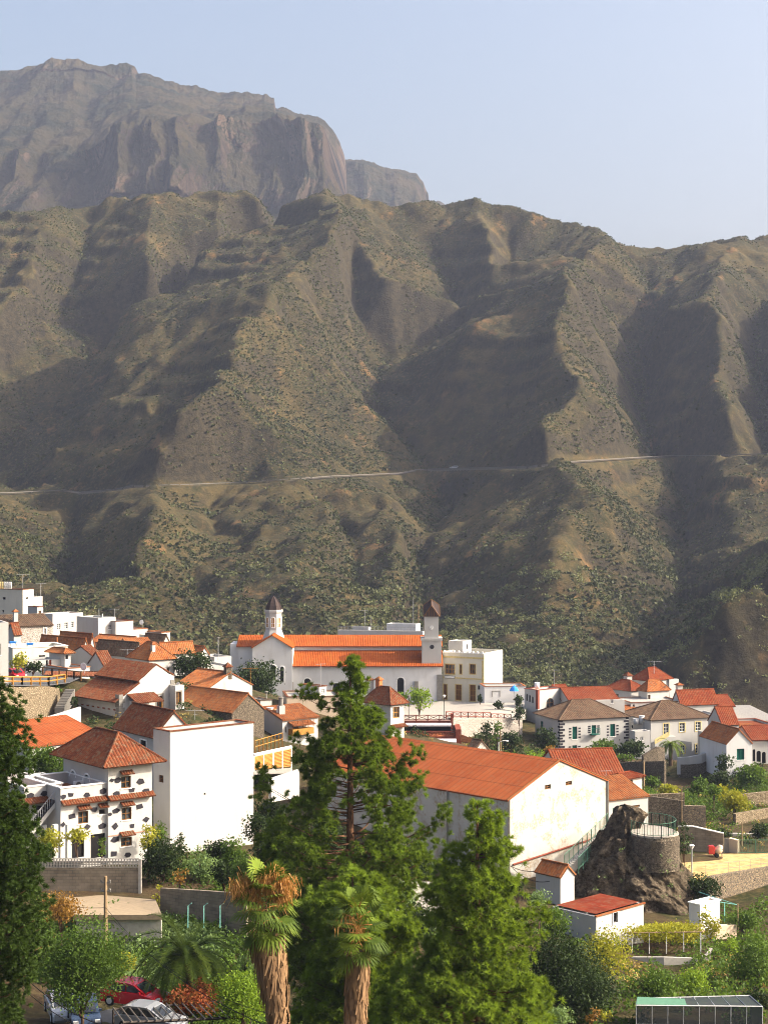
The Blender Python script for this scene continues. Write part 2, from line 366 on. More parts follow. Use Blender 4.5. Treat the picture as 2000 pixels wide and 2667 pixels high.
# road ribbon, retaining face and guard rail
m_plain('far_asphalt', (.10, .085, .07)); m_plain('far_concrete', (.15, .13, .11)); m_plain('steel_rail', (.13, .12, .11), .6)
rb, rl, rw = MB(), MB(), MB(); n = len(ra)
for i in range(n-1):
    a, c = Vector(ra[i]), Vector(ra[i+1]); t = Vector((c.x-a.x, c.y-a.y, 0)).normalized(); s_ = Vector((t.y, -t.x, 0))
    up = Vector((0, 0, .25)); lo = 3.4
    rb.quad(a+s_*lo+up, c+s_*lo+up, c-s_*2.6+up, a-s_*2.6+up)
    q0, q1 = a+s_*lo, c+s_*lo
    for o0, o1, z0, z1 in ((0, .12, .75, 1.1),):
        rl.quad(q0+Vector((0, 0, z0)), q1+Vector((0, 0, z0)), q1+Vector((0, 0, z1)), q0+Vector((0, 0, z1)))
        rl.quad(q0-s_*.1+Vector((0, 0, z1)), q1-s_*.1+Vector((0, 0, z1)), q1-s_*.1+Vector((0, 0, z0)), q0-s_*.1+Vector((0, 0, z0)))
        rl.quad(q0+Vector((0, 0, z1)), q1+Vector((0, 0, z1)), q1-s_*.1+Vector((0, 0, z1)), q0-s_*.1+Vector((0, 0, z1)))
    if i % 2 == 0: rl.box(q0.x-.1, q0.y-.1, q0.z, q0.x+.1, q0.y+.1, q0.z+1.1)
    X = 1000+F*a.x/a.y
    if 180*1.2 < X < 330*1.2 or 930*1.2 < X < 1180*1.2:
        hgt = 6 if X < 500 else 4
        rw.quad(q0+s_*1.4-Vector((0, 0, hgt)), q1+s_*1.4-Vector((0, 0, hgt)), q1+s_*.3+Vector((0, 0, .6)), q0+s_*.3+Vector((0, 0, .6)))
        rw.quad(q0+s_*.3+Vector((0, 0, .6)), q1+s_*.3+Vector((0, 0, .6)), q1-s_*.2+Vector((0, 0, .6)), q0-s_*.2+Vector((0, 0, .6)))
tag(rb.build('road', 'far_asphalt'), kind='structure')
tag(rl.build('guard_rail', 'steel_rail'), 'pale guard rail along the outer edge of the road across the hillside', 'guard rail')
tag(rw.build('retaining_wall', 'far_concrete'), 'long pale concrete walls holding up the hillside road at its bends', 'retaining wall')
# scrub: thousands of small bushes nobody could count
def ico():
    t = (1+5**.5)/2
    v = np.array([(-1, t, 0), (1, t, 0), (-1, -t, 0), (1, -t, 0), (0, -1, t), (0, 1, t), (0, -1, -t), (0, 1, -t), (t, 0, -1), (t, 0, 1), (-t, 0, -1), (-t, 0, 1)], float)
    f = np.array([(0, 11, 5), (0, 5, 1), (0, 1, 7), (0, 7, 10), (0, 10, 11), (1, 5, 9), (5, 11, 4), (11, 10, 2), (10, 7, 6), (7, 1, 8), (3, 9, 4), (3, 4, 2), (3, 2, 6), (3, 6, 8), (3, 8, 9), (4, 9, 5), (2, 4, 11), (6, 2, 10), (8, 6, 7), (9, 8, 1)])
    return v/np.linalg.norm(v[0]), f
IV, IF = ico()
NS = 620000
d = 455+(nr.random(NS)**.8)*645; xs = (nr.random(NS)*2300-1150)/F*d; ys = d
jj = np.clip(((ys-GY0)/GS).astype(int), 1, NY-2); ii = np.clip(((xs-GX0)/GS).astype(int), 1, NX-2)
zs = HZ[jj, ii]; sx = (HZ[jj, ii+1]-HZ[jj, ii-1])/(2*GS); sy = (HZ[jj+1, ii]-HZ[jj-1, ii])/(2*GS); slope = np.hypot(sx, sy)
dens = vnoise(xs/22, ys/22, 77)*.7+vnoise(xs/7, ys/7, 78)*.3+.10*np.clip(FLOW[jj, ii]/6-.5, -1, 1.5)
low = np.clip((-zs-5)/50, 0, 1)
keep = (nr.random(NS) < np.minimum(1, (1+slope**2)**.5/2.0)) & (dens+.18*low+.10*nr.random(NS) > .43) & (slope < 6) & (~roadmask[jj, ii])
xs, ys, zs, dens, low, fl = xs[keep], ys[keep], zs[keep], dens[keep], low[keep], FLOW[jj, ii][keep]; NS = len(xs)
size = (.30+1.05*nr.random(NS)**4)*(.8+.6*low)*(1+.12*np.clip(fl-4, 0, 6)); NQ = 5
u_ = nr.normal(size=(NS, NQ, 3)); u_ /= np.linalg.norm(u_, axis=-1, keepdims=True); u_[..., 2] = np.abs(u_[..., 2])*.75
CQ = np.stack([xs, ys, zs], -1)[:, None]+u_*size[:, None, None]*(.35+.6*nr.random((NS, NQ, 1)))
nn = u_+.7*nr.normal(size=(NS, NQ, 3)); nn /= np.linalg.norm(nn, axis=-1, keepdims=True); t1 = np.cross(nn, nr.normal(size=(NS, NQ, 3))); t1 /= np.linalg.norm(t1, axis=-1, keepdims=True); t2 = np.cross(nn, t1)
qs = (size[:, None, None]*.60)*(.7+.6*nr.random((NS, NQ, 1)))
VV = np.stack([CQ-t1*qs, CQ+t2*qs*.75, CQ+t1*qs, CQ-t2*qs*.75], 2).reshape(-1, 3); FF = np.arange(len(VV)).reshape(-1, 4)
m_leaf('scrub_leaf', (.016, .021, .008), (.095, .104, .032), .05, .1)
tone = np.clip(nr.random(NS)**1.5*.8+.45*(vnoise(xs/30, ys/30, 91)-.4), 0, 1.2)
tag(np_mesh('scrub', VV, FF, 'scrub_leaf', rndv=np.repeat(tone, NQ)), 'dry olive scrub covering the hillside', 'scrub', kind='stuff')

# ------------------------------------------------------------------ far cliffs: terrain sheets whose steep faces are folded in depth
b = NB('cliff_rock', .97); geo = b.n.new('ShaderNodeNewGeometry'); sp = b.n.new('ShaderNodeSeparateXYZ'); b.t.links.new(geo.outputs['Normal'], sp.inputs[0])
c1 = b.mix(b.ramp(b.noise(.012, 8, b.mapping('Object', (1, 1, .25)), rough=.7), [(.42, 0.0), (.60, 1.0)]), (.022, .020, .022), (.16, .11, .075))
c2 = b.mix(b.ramp(b.noise(.01, 7, rough=.7), [(.4, 0.0), (.6, 1.0)]), (.018, .024, .012), (.085, .068, .036))
b.col(b.mix(b.ramp(sp.outputs[2], [(.35, 0.0), (.58, 1.0)]), c1, c2)); b.bump(b.noise(.09, 9, b.mapping('Object', (1, 1, .5)), rough=.8), 1.0, 22)
def massif(name, top, prof, Dn, x0, x1, seed, nu=820, nv=460, fl=1.0):
    # prof(x): list of (t, depth offset, y pixel) from foot to crest, made into a folded sheet
    us = np.linspace(x0, x1, nu); T = np.linspace(0, 1, nv); V = np.zeros((nv, nu, 3))
    tx = [p[0] for p in top]; ty = [p[1] for p in top]
    for i, x in enumerate(us):
        yt = np.interp(x, tx, ty)+(2.2*fl*float(fbm(np.array(x/9.), np.array(seed*1.), 4, seed+77, .6)) if fl > .5 else 0); pr = prof(x, yt)
        tt = [p[0] for p in pr]; dd = np.interp(T, tt, [p[1] for p in pr]); yy = np.interp(T, tt, [p[2] for p in pr])
        X, Y = x*1.20555, yy*1.20555; D = Dn+dd
        V[:, i, 0] = (X-1000)/F*D; V[:, i, 1] = D; V[:, i, 2] = (1333.5-Y)/F*D
    for c in range(3): V[..., c] = blur(V[..., c], 2)
    X, Z = V[..., 0], V[..., 2]
    wxx = X+25*fbm(X/120, Z/120, 3, seed+3)
    fold = 75*fbm(wxx/130, Z/600, 3, seed, .5, True)+26*fbm(wxx/38, Z/200, 3, seed+5, .5, True)+13*fbm(wxx/16, Z/38, 5, seed+8, .62)
    steep = np.clip(1-(np.gradient(V[..., 1], axis=0)/(np.abs(np.gradient(V[..., 2], axis=0))+1e-3))/3.0, .12, 1)
    fade = np.clip((1-T)/.02, 0, 1)[:, None]
    V[..., 1] += -1.5*fold*np.maximum(steep, .3)*fl*(.15+.85*fade)
    V[..., 2] += (16*fbm(X/60, V[..., 1]/90, 6, seed+2, .62))*(.25+.75*fade)*fl
    last = V[-1].copy(); back = np.stack([last+np.array([0, 60, -25]), last+np.array([0, 500, -400])])
    V = np.concatenate([V, back]); nv2 = nv+2
    idx = np.arange(nu*nv2).reshape(nv2, nu)
    Fq = np.stack([idx[:-1, :-1], idx[:-1, 1:], idx[1:, 1:], idx[1:, :-1]], -1).reshape(-1, 4)
    return tag(np_mesh(name, V.reshape(-1, 3), Fq, 'cliff_rock', smooth=True), kind='structure')
topA = [(-80,165),(0,160),(30,152),(45,148),(60,143),(85,140),(110,132),(140,130),(170,131),(200,140),(240,147),(262,147),(275,141),(292,141),(300,158),(330,165),(360,177),(410,185),(470,200),(500,200),(550,200),(580,206),(593,215),(596,240),(615,243),(640,258),(660,262),(680,268),(700,275),(720,290),(733,312),(745,345),(748,372),(750,440),(752,520)]
def profA(x, yt):
    # main face: foot, cliff, ledge slope, crest
    lip = np.interp(x, [0, 200, 330, 430, 560, 600, 640, 700, 752], [330, 330, 270, 275, 265, 250, 268, 285, 460])
    lip = max(lip, yt+3)
    return [(0, -330, 560), (.10, -230, 470), (.16, -190, 440), (.62, -60, lip), (.66, -20, max(lip-4, yt+2)), (.9, 420, max(yt+.15*(lip-yt), yt+.5)), (1, 480, yt)]
massif('cliff', topA, profA, 1900, -80, 752, 40)
topB = [(690,345),(740,350),(780,353),(815,362),(830,372),(860,374),(880,377),(900,382),(915,400),(925,425),(927,440),(930,520)]
massif('far_cliff', topB, lambda x, yt: [(0, -200, 540), (.2, -120, 450), (.8, -20, yt+12 if yt < 420 else yt+2), (1, 80, yt)], 2500, 690, 930, 60, 200, 140, .8)
massif('distant_peak', [(915,470),(930,441),(945,433),(953,436),(965,445),(985,470)], lambda x, yt: [(0, -100, 520), (1, 0, yt)], 2900, 915, 985, 80, 60, 60, .2)
hz = MB(); hz.box(-1500, -30, -125, 1500, 3600, 640)
# ------------------------------------------------------------------ village ground
for nm, c in dict(wood_brown=(.16, .075, .025), wood_ochre=(.33, .165, .04), white_paint=(.78, .77, .75), green_paint=(.01, .10, .075), dark_void=(.012, .011, .012),
                  steel=(.35, .35, .36), grey_stone=(.19, .18, .165), terracotta=(.42, .14, .055), brick_red=(.20, .055, .035), yellow_trim=(.58, .47, .22),
                  rail_green=(.10, .22, .15), asphalt=(.085, .085, .09), concrete=(.36, .34, .31), dark_slate=(.05, .035, .033), tank_grey=(.5, .5, .5), wood_pole=(.27, .19, .11),
                  pergola_wood=(.055, .045, .04), slat_wood=(.24, .20, .16), sky_blue=(.04, .25, .72), aqua_pole=(.2, .48, .42), black_rubber=(.02, .02, .02), awning=(.62, .58, .6), pink_deck=(.45, .22, .17), bark=(.10, .065, .045),
                  plaza_paving=(.34, .31, .27), earthy_concrete=(.29, .225, .15), lava_stone=(.03, .028, .035), net_grey=(.13, .14, .15)).items(): m_plain(nm, c)
b = NB('glass_dark', .12); b.col(b.mix(b.ramp(b.noise(1.5, 2), [(.4, 0.0), (.6, 1.0)]), (.015, .018, .022), (.05, .055, .06))); b.b.inputs['Specular IOR Level'].default_value = .6
for nm, c in dict(car_red=(.55, .012, .02), car_silver=(.22, .23, .25), car_white=(.4, .4, .41), car_blue=(.02, .035, .07)).items():
    b = NB(nm, .25); b.col(c); b.b.inputs['Coat Weight'].default_value = .6; b.b.inputs['Specular IOR Level'].default_value = .5
m_plaster('white_wall', (.425, .418, .408), amt=.4); m_plaster('old_white_wall', (.45, .435, .41), amt=.6, patches=.9)
m_plaster('blue_white_wall', (.61, .61, .615), amt=.35); m_plaster('cream_wall', (.64, .60, .50), amt=.3); m_plaster('beige_wall', (.62, .49, .36), amt=.3)
m_tile('tile_orange', (.33, .11, .034), (.19, .055, .02), (.38, .15, .052), lichen=.5); m_tile('tile_red', (.175, .050, .020), (.10, .028, .014), (.20, .066, .027), lichen=.6)
m_tile('tile_brown', (0.136, 0.076, 0.044), (0.064, 0.0384, 0.0264), (0.168, 0.104, 0.068), lichen=.7); m_tile('tile_church', (0.32, 0.076, 0.0144), (0.256, 0.0544, 0.0104), (0.352, 0.1, 0.0208), course=.6)
m_tile('tile_crimson', (0.208, 0.044, 0.016), (0.144, 0.0264, 0.0104), (0.248, 0.0704, 0.0272), lichen=.35); m_tile('sheet_red', (0.272, 0.0656, 0.0192), (0.216, 0.048, 0.0144), (0.304, 0.088, 0.0288), pitch=1.1, course=2.6, lichen=.25, lap=.6)
m_tile('sheet_crimson', (0.192, 0.0272, 0.0096), (0.136, 0.0192, 0.0072), (0.192, 0.048, 0.02), pitch=1.1, course=1.6, lichen=.3)
m_stone('rubble', (.22, .17, .11), (.50, .40, .27), (.06, .05, .035), 1.15); m_stone('dark_masonry', (.11, .09, .07), (.33, .27, .20), (.07, .06, .05), 1.7)
m_stone('white_rubble', (.13, .09, .07), (.22, .16, .12), (.66, .60, .54), 1.15, .3, 1.5); m_stone('cobble', (.20, .18, .16), (.62, .47, .30), (.05, .045, .04), 1.8, .09)
b = NB('block_wall', .95); br = b.add('ShaderNodeTexBrick', Scale=1.0); br.inputs['Brick Width'].default_value = .5; br.inputs['Row Height'].default_value = .25; br.inputs['Mortar Size'].default_value = .02
br.inputs['Color1'].default_value = (.21, .175, .13, 1); br.inputs['Color2'].default_value = (.14, .115, .085, 1); br.inputs['Mortar'].default_value = (.10, .09, .08, 1)
b.t.links.new(b.mapping('Object', (1, 1, 1), (R(90), 0, 0)), br.inputs['Vector'])
b.col(b.mix(b.ramp(b.noise(.8, 5), [(.35, 0.0), (.7, .7)]), br.outputs[0], (.30, .25, .185)))
GC = [('P',0,2900,60),('P',1000,2900,60),('P',2000,2900,60),('P',60,2650,100),('P',150,2640,103),('P',350,2672,103),('P',520,2640,105),('P',700,2700,95),('P',450,2450,120),('P',250,2385,124),('P',60,2330,130),('P',270,2262,138),('P',100,2262,140),('P',470,2260,140),
 ('P',550,2225,144),('P',650,2265,150),('P',850,2330,145),('P',1000,2400,130),('P',900,2600,105),('P',1250,2650,100),('P',1330,2300,149),('P',1500,2240,160),('P',1560,2455,127),('P',1400,2420,130),('P',1700,2495,128),('P',1500,2600,110),
 ('P',1780,2228,170),('P',1900,2228,170),('P',2050,2228,172),('P',1850,2228,166),('P',1900,2362,152),('P',2050,2320,155),('P',1800,2420,140),('P',1900,2500,130),('P',1700,2600,115),('P',1820,2720,98),('P',2000,2600,112),
 ('P',1640,2150,190),('P',1850,2110,205),('P',1950,2070,215),('P',1700,2080,225),('P',1850,2060,235),('P',1450,1972,258),('P',1600,1972,260),('P',1750,1985,262),('P',1950,1990,240),('P',1360,1960,245),('P',1300,1990,230),('P',1250,1950,250),
 ('P',1150,1850,296),('P',1250,1830,292),('P',1400,1850,290),('P',900,1870,290),('P',700,1850,292),('P',560,1810,290),('P',1100,1985,235),('P',950,1985,222),('P',1500,2060,195),('P',1200,1960,215),
 ('P',310,1890,196),('P',90,1772,215),('P',200,1850,205),('P',40,1950,190),('P',200,1960,172),('P',400,1940,175),('P',100,1670,290),('P',300,1690,280),('P',0,1650,290),('P',200,1740,250),('P',480,1795,225),('P',520,1860,200),('P',600,1990,195),('P',730,1935,210),('P',850,1870,238),('P',700,2010,180),('P',450,1725,270)]
gp = [at(*q) for q in GC]
gp += [Vector((x, y, z)) for x in (-200, -100, 0, 100, 200) for y, z in ((370, -62), (420, -74), (480, -78))]
gp += [Vector((x, 15, -14)) for x in (-60, -20, 20, 60)]+[Vector((s*180, y, z)) for s in (-1, 1) for y, z in ((100, -28), (160, -30), (220, -32), (280, -34), (320, -42))]
ax = np.arange(-210, 210.1, 1.5); ay = np.arange(12, 500, 1.5); AX, AY = np.meshgrid(ax, ay)
gp += [Vector((x, y, z)) for x in (-260, -120, 0, 120, 260) for y, z in ((-5, -12), (560, -85))]+[Vector((s*260, y, -40)) for s in (-1, 1) for y in (100, 200, 300)]
def tin(points, X, Y):
    r_ = delaunay_2d_cdt([Vector((p.x, p.y)) for p in points], [], [], 0, 1e-3); vz = [points[o[0]].z for o in r_[3]]; vx = [(v.x, v.y) for v in r_[0]]; Z = np.full(X.shape, -40.0)
    for t in r_[2]:
        A, B, C = (vx[i] for i in t); den = (B[1]-C[1])*(A[0]-C[0])+(C[0]-B[0])*(A[1]-C[1])
        if abs(den) < 1e-9: continue
        a = ((B[1]-C[1])*(X-C[0])+(C[0]-B[0])*(Y-C[1]))/den; b = ((C[1]-A[1])*(X-C[0])+(A[0]-C[0])*(Y-C[1]))/den; c = 1-a-b
        ok = (a >= -1e-6) & (b >= -1e-6) & (c >= -1e-6); Z[ok] = (a*vz[t[0]]+b*vz[t[1]]+c*vz[t[2]])[ok]
    return Z
AZ = blur(tin(gp, AX, AY), 3)
def gz(x, y):
    fx = min(max((x+210)/1.5, 0), AZ.shape[1]-1.01); fy = min(max((y-12)/1.5, 0), AZ.shape[0]-1.01); i, j = int(fx), int(fy); u, v = fx-i, fy-j
    return float((AZ[j, i]*(1-u)+AZ[j, i+1]*u)*(1-v)+(AZ[j+1, i]*(1-u)+AZ[j+1, i+1]*u)*v)
AZ += .30*fbm(AX/9, AY/9, 4, 3)+.1*fbm(AX/2, AY/2, 2, 8)
V = np.stack([AX, AY, AZ], -1).reshape(-1, 3); idx = np.arange(AX.size).reshape(AX.shape)
Fq = np.stack([idx[:-1, :-1], idx[:-1, 1:], idx[1:, 1:], idx[1:, :-1]], -1).reshape(-1, 4)
b = NB('garden_soil', .97)
cc = b.mix(b.ramp(b.noise(.15, 6, rough=.65), [(.42, 0.0), (.6, 1.0)]), (.075, .05, .028), (.028, .038, .012)); cc = b.mix(b.ramp(b.noise(1.2, 6, rough=.7), [(.45, 0.0), (.65, .8)]), cc, (.12, .09, .042))
b.col(cc); b.bump(b.noise(2.5, 8, rough=.75), 1.0, .4)
tag(np_mesh('ground', V, Fq, 'garden_soil', smooth=True), kind='structure')

# ------------------------------------------------------------------ roofs, walls, windows
def roof_plane(mb, P, pitch=.3, amp=.055, th=.12):
    P = [Vector(p) for p in P]; u = (P[1]-P[0]).normalized(); nrm = u.cross(P[-1]-P[0]).normalized()
    if nrm.z < 0: nrm = -nrm
    v = nrm.cross(u)
    if v.z < 0 or (abs(v.z) < 1e-4 and (P[2]-P[0]).dot(v) < 0): v = -v
    q = [((p-P[0]).dot(u), (p-P[0]).dot(v)) for p in P]; u0, u1 = min(a for a, _ in q), max(a for a, _ in q)
    n = max(2, int((u1-u0)/pitch)*4); n = min(n, 900)
    def ext(x):
        vs = []
        for (a, b_) in zip(q, q[1:]+q[:1]):
            if (a[0]-x)*(b_[0]-x) <= 0 and abs(a[0]-b_[0]) > 1e-9: vs.append(a[1]+(b_[1]-a[1])*(x-a[0])/(b_[0]-a[0]))
        return (min(vs), max(vs)) if vs else (0, 0)
    prev = None
    for k in range(n+1):
        x = u0+(u1-u0)*k/n; x_ = min(max(x, u0+1e-5), u1-1e-5); v0, v1 = ext(x_); h = amp*(0, .75, 1, .75)[k % 4] if amp else 0
        c = (P[0]+u*x+v*v0+nrm*h, P[0]+u*x+v*v1+nrm*h, (x, v0), (x, v1))
        if prev: mb.quad(prev[0], c[0], c[1], prev[1], uv=(prev[2], c[2], c[3], prev[3]))
        prev = c
    lo = [p-nrm*th for p in P]; mb.quad(*reversed(lo))
    for a in range(len(P)): c = (a+1) % len(P); mb.quad(lo[a], lo[c], P[c]+nrm*.01, P[a]+nrm*.01)
class Hs: pass
def gable(mb, face, W, HH, rh, holes):
    top = lambda u: HH+rh*(1-abs(2*u/W-1)); hs_ = [h for h in holes if h[3] > HH+.01]
    us = sorted({0, W/2, W, *[h[0] for h in hs_], *[h[1] for h in hs_]})
    for a, b_ in zip(us[:-1], us[1:]):
        hh = [h for h in hs_ if h[0] < (a+b_)/2 < h[1]]; seg = [(HH, None)] if not hh else ([(HH, hh[0][2])] if hh[0][2] > HH else [])+[(hh[0][3], None)]
        for z0, z1 in seg:
            p = [(a, z0), (b_, z0), (b_, z1 if z1 else top(b_)), (a, z1 if z1 else top(a))]; p = [q for i, q in enumerate(p) if q != p[i-1]]; p = [P3(face, u, 0, z_) for u, z_ in p]; mb.quad(*(p if face == 'R' else p[::-1]))
def frame2(C, th): return Vector((math.cos(th), math.sin(th), 0)), Vector((-math.sin(th), math.cos(th), 0))
def solve_u(C, dirn, X):
    k = (X-1000)/F; return (k*C.y-C.x)/(dirn.x-k*dirn.y)
def ray(h, face, z, x, y, off=0):
    X, Y = px(z, x, y); D = Vector(((X-1000)/F, 1, (1333.5-Y)/F)); n = h.l if face == 'R' else h.r; a = h.r if face == 'R' else h.l
    t = (h.C.dot(n)+off)/D.dot(n); Q = D*t-h.C; return Q.dot(a), Q.z
def P3(face, u, dep, z): return (u, dep, z) if face == 'R' else (dep, u, z)
def fbox(mb, face, u0, u1, d0, d1, z0, z1):
    a, b_ = P3(face, u0, d0, z0), P3(face, u1, d1, z1); mb.box(min(a[0], b_[0]), min(a[1], b_[1]), z0, max(a[0], b_[0]), max(a[1], b_[1]), z1)
def wall_face(mb, face, u0, u1, z0, z1, holes, dep=.2):
    us = sorted({u0, u1, *[min(max(h[0], u0), u1) for h in holes], *[min(max(h[1], u0), u1) for h in holes]}); zs = sorted({z0, z1, *[min(max(h[2], z0), z1) for h in holes], *[min(max(h[3], z0), z1) for h in holes]})
    def Q(a, b_, c, d_):
        p = [P3(face, *a), P3(face, *b_), P3(face, *c), P3(face, *d_)]; mb.quad(*(p if face == 'R' else p[::-1]))
    for a, b_ in zip(us[:-1], us[1:]):
        for c, d_ in zip(zs[:-1], zs[1:]):
            m_, n_ = (a+b_)/2, (c+d_)/2
            if any(h[0] < m_ < h[1] and h[2] < n_ < h[3] for h in holes): continue
            Q((a, 0, c), (b_, 0, c), (b_, 0, d_), (a, 0, d_))
    for h in holes:
        a, b_, c, d_ = h[:4]
        Q((a, 0, c), (a, dep, c), (b_, dep, c), (b_, 0, c)); Q((a, 0, d_), (b_, 0, d_), (b_, dep, d_), (a, dep, d_))
        Q((a, 0, c), (a, 0, d_), (a, dep, d_), (a, dep, c)); Q((b_, 0, c), (b_, dep, c), (b_, dep, d_), (b_, 0, d_))
        if h[4]:      # arched head: fill the two spandrels
            r = (b_-a)/2; cx = (a+b_)/2; rz = min(r, (d_-c)*.5); zc = d_-rz
            for s_ in (-1, 1):
                arc = [(cx+s_*r*math.cos(t*math.pi/16), zc+rz*math.sin(t*math.pi/16)) for t in range(9)]
                poly = [(cx+s_*r, d_)]+arc
                for k in range(1, len(poly)-1):
                    t3 = [P3(face, p[0], .0, p[1]) for p in (poly[0], poly[k], poly[k+1])]; mb.quad(*t3); 
STY = {'wood': ('wood_brown', 'glass_dark', 2, 2), 'ochre': ('wood_ochre', 'glass_dark', 3, 2), 'white': ('white_paint', 'glass_dark', 2, 3), 'plain': ('grey_stone', 'dark_void', 0, 0),
       'green': ('green_paint', 'green_paint', 2, 1), 'door': ('wood_ochre', 'wood_brown', 2, 3), 'reddoor': ('brick_red', 'brick_red', 1, 1), 'dark': ('dark_void', 'dark_void', 0, 0)}
def window(h, face, x0, y0, x1, y1, sty='white', opt='', z=None):
    z = z or h.z; u0, za = ray(h, face, z, x0, (y0+y1)/2); u1, _ = ray(h, face, z, x1, (y0+y1)/2)
    if u0 > u1: u0, u1 = u1, u0
    _, zt = ray(h, face, z, (x0+x1)/2, y0); _, zb = ray(h, face, z, (x0+x1)/2, y1)
    arch = 'a' in opt; h.holes[face].append((u0, u1, zb, zt, arch)); fm, pm, nx, nz = STY[sty]; m = MB(); D = .16; t = max(.05, (u1-u0)*.07)
    isdoor = sty in ('door', 'reddoor') or 'D' in opt
    for a, b_, c, d_ in ((u0, u0+t, zb, zt), (u1-t, u1, zb, zt), (u0+t, u1-t, zt-t, zt), (u0+t, u1-t, zb, zb+t)): fbox(m, face, a, b_, D-.07, D+.02, c, d_)
    for k in range(1, nx): c = u0+(u1-u0)*k/nx; fbox(m, face, c-t*.45, c+t*.45, D-.05, D+.015, zb+t, zt-t)
    for k in range(1, nz): c = zb+(zt-zb)*k/nz; fbox(m, face, u0+t, u1-t, D-.045, D+.012, c-t*.4, c+t*.4)
    o = m.build('door' if isdoor else ('shutter' if sty == 'green' else 'window'), fm, h.root)
    p = MB(); fbox(p, face, u0, u1, D+.022, D+.05, zb, zt); p.build('panel' if isdoor or sty == 'green' else 'pane', pm, o)
    if 'y' in opt or 's' in opt or 'w' in opt:
        q = MB(); wd = .18 if 's' in opt else .13
        for a, b_, c, d_ in ((u0-wd, u0, zb-wd, zt+wd), (u1, u1+wd, zb-wd, zt+wd), (u0, u1, zt, zt+wd), (u0, u1, zb-wd, zb)): fbox(q, face, a, b_, -.05, .01, c, d_)
        q.build('surround', 'yellow_trim' if 'y' in opt else ('grey_stone' if 's' in opt else 'white_paint'), o)
    elif not isdoor and 'n' not in opt:
        q = MB(); fbox(q, face, u0-.08, u1+.08, -.07, .02, zb-.07, zb+.0); q.build('sill', 'grey_stone' if 'a' in opt else 'white_paint', o)
    if 'r' in opt and arch:
        q = MB(); r = (u1-u0)/2+.12; cx = (u0+u1)/2; zc = zt-(r-.12)
        q.tube([P3(face, cx+r*math.cos(t_*math.pi/12), -.02, zc+r*math.sin(t_*math.pi/12)) for t_ in range(13)], .09, 5)
        fbox(q, face, cx-r-.07, cx-r+.07, -.06, .0, zb, zc); fbox(q, face, cx+r-.07, cx+r+.07, -.06, .0, zb, zc); q.build('surround', 'white_paint', o)
    if 't' in opt:
        q = MB(); a, b_ = u0-.15, u1+.15
        pts = [P3(face, a, -.5, zt+.22), P3(face, b_, -.5, zt+.22), P3(face, b_, 0, zt+.52), P3(face, a, 0, zt+.52)]; roof_plane(q, pts, .22, .05, .06); q.build('tile_hood', 'tile_red', o)
    if 'q' in opt:      # stone blocks beside the opening
        q = MB()
        for k in range(4):
            c = zb+(zt-zb)*(k+.35)/4.2
            fbox(q, face, u0-.62, u0-.2, -.03, .01, c, c+.22); fbox(q, face, u1+.2, u1+.62, -.03, .01, c, c+.22)
        q.build('stone_blocks', 'lava_stone', o)
    if 'b' in opt:
        q = MB(); fbox(q, face, u0-.35, u1+.35, -.75, 0, zb-.12, zb); 
        for k in range(9): c = u0-.33+(u1-u0+.66)*k/8; fbox(q, face, c-.02, c+.02, -.74, -.7, zb, zb+.9)
        fbox(q, face, u0-.35, u1+.35, -.75, -.69, zb+.9, zb+.96); q.build('balcony', 'green_paint', o)
    return o
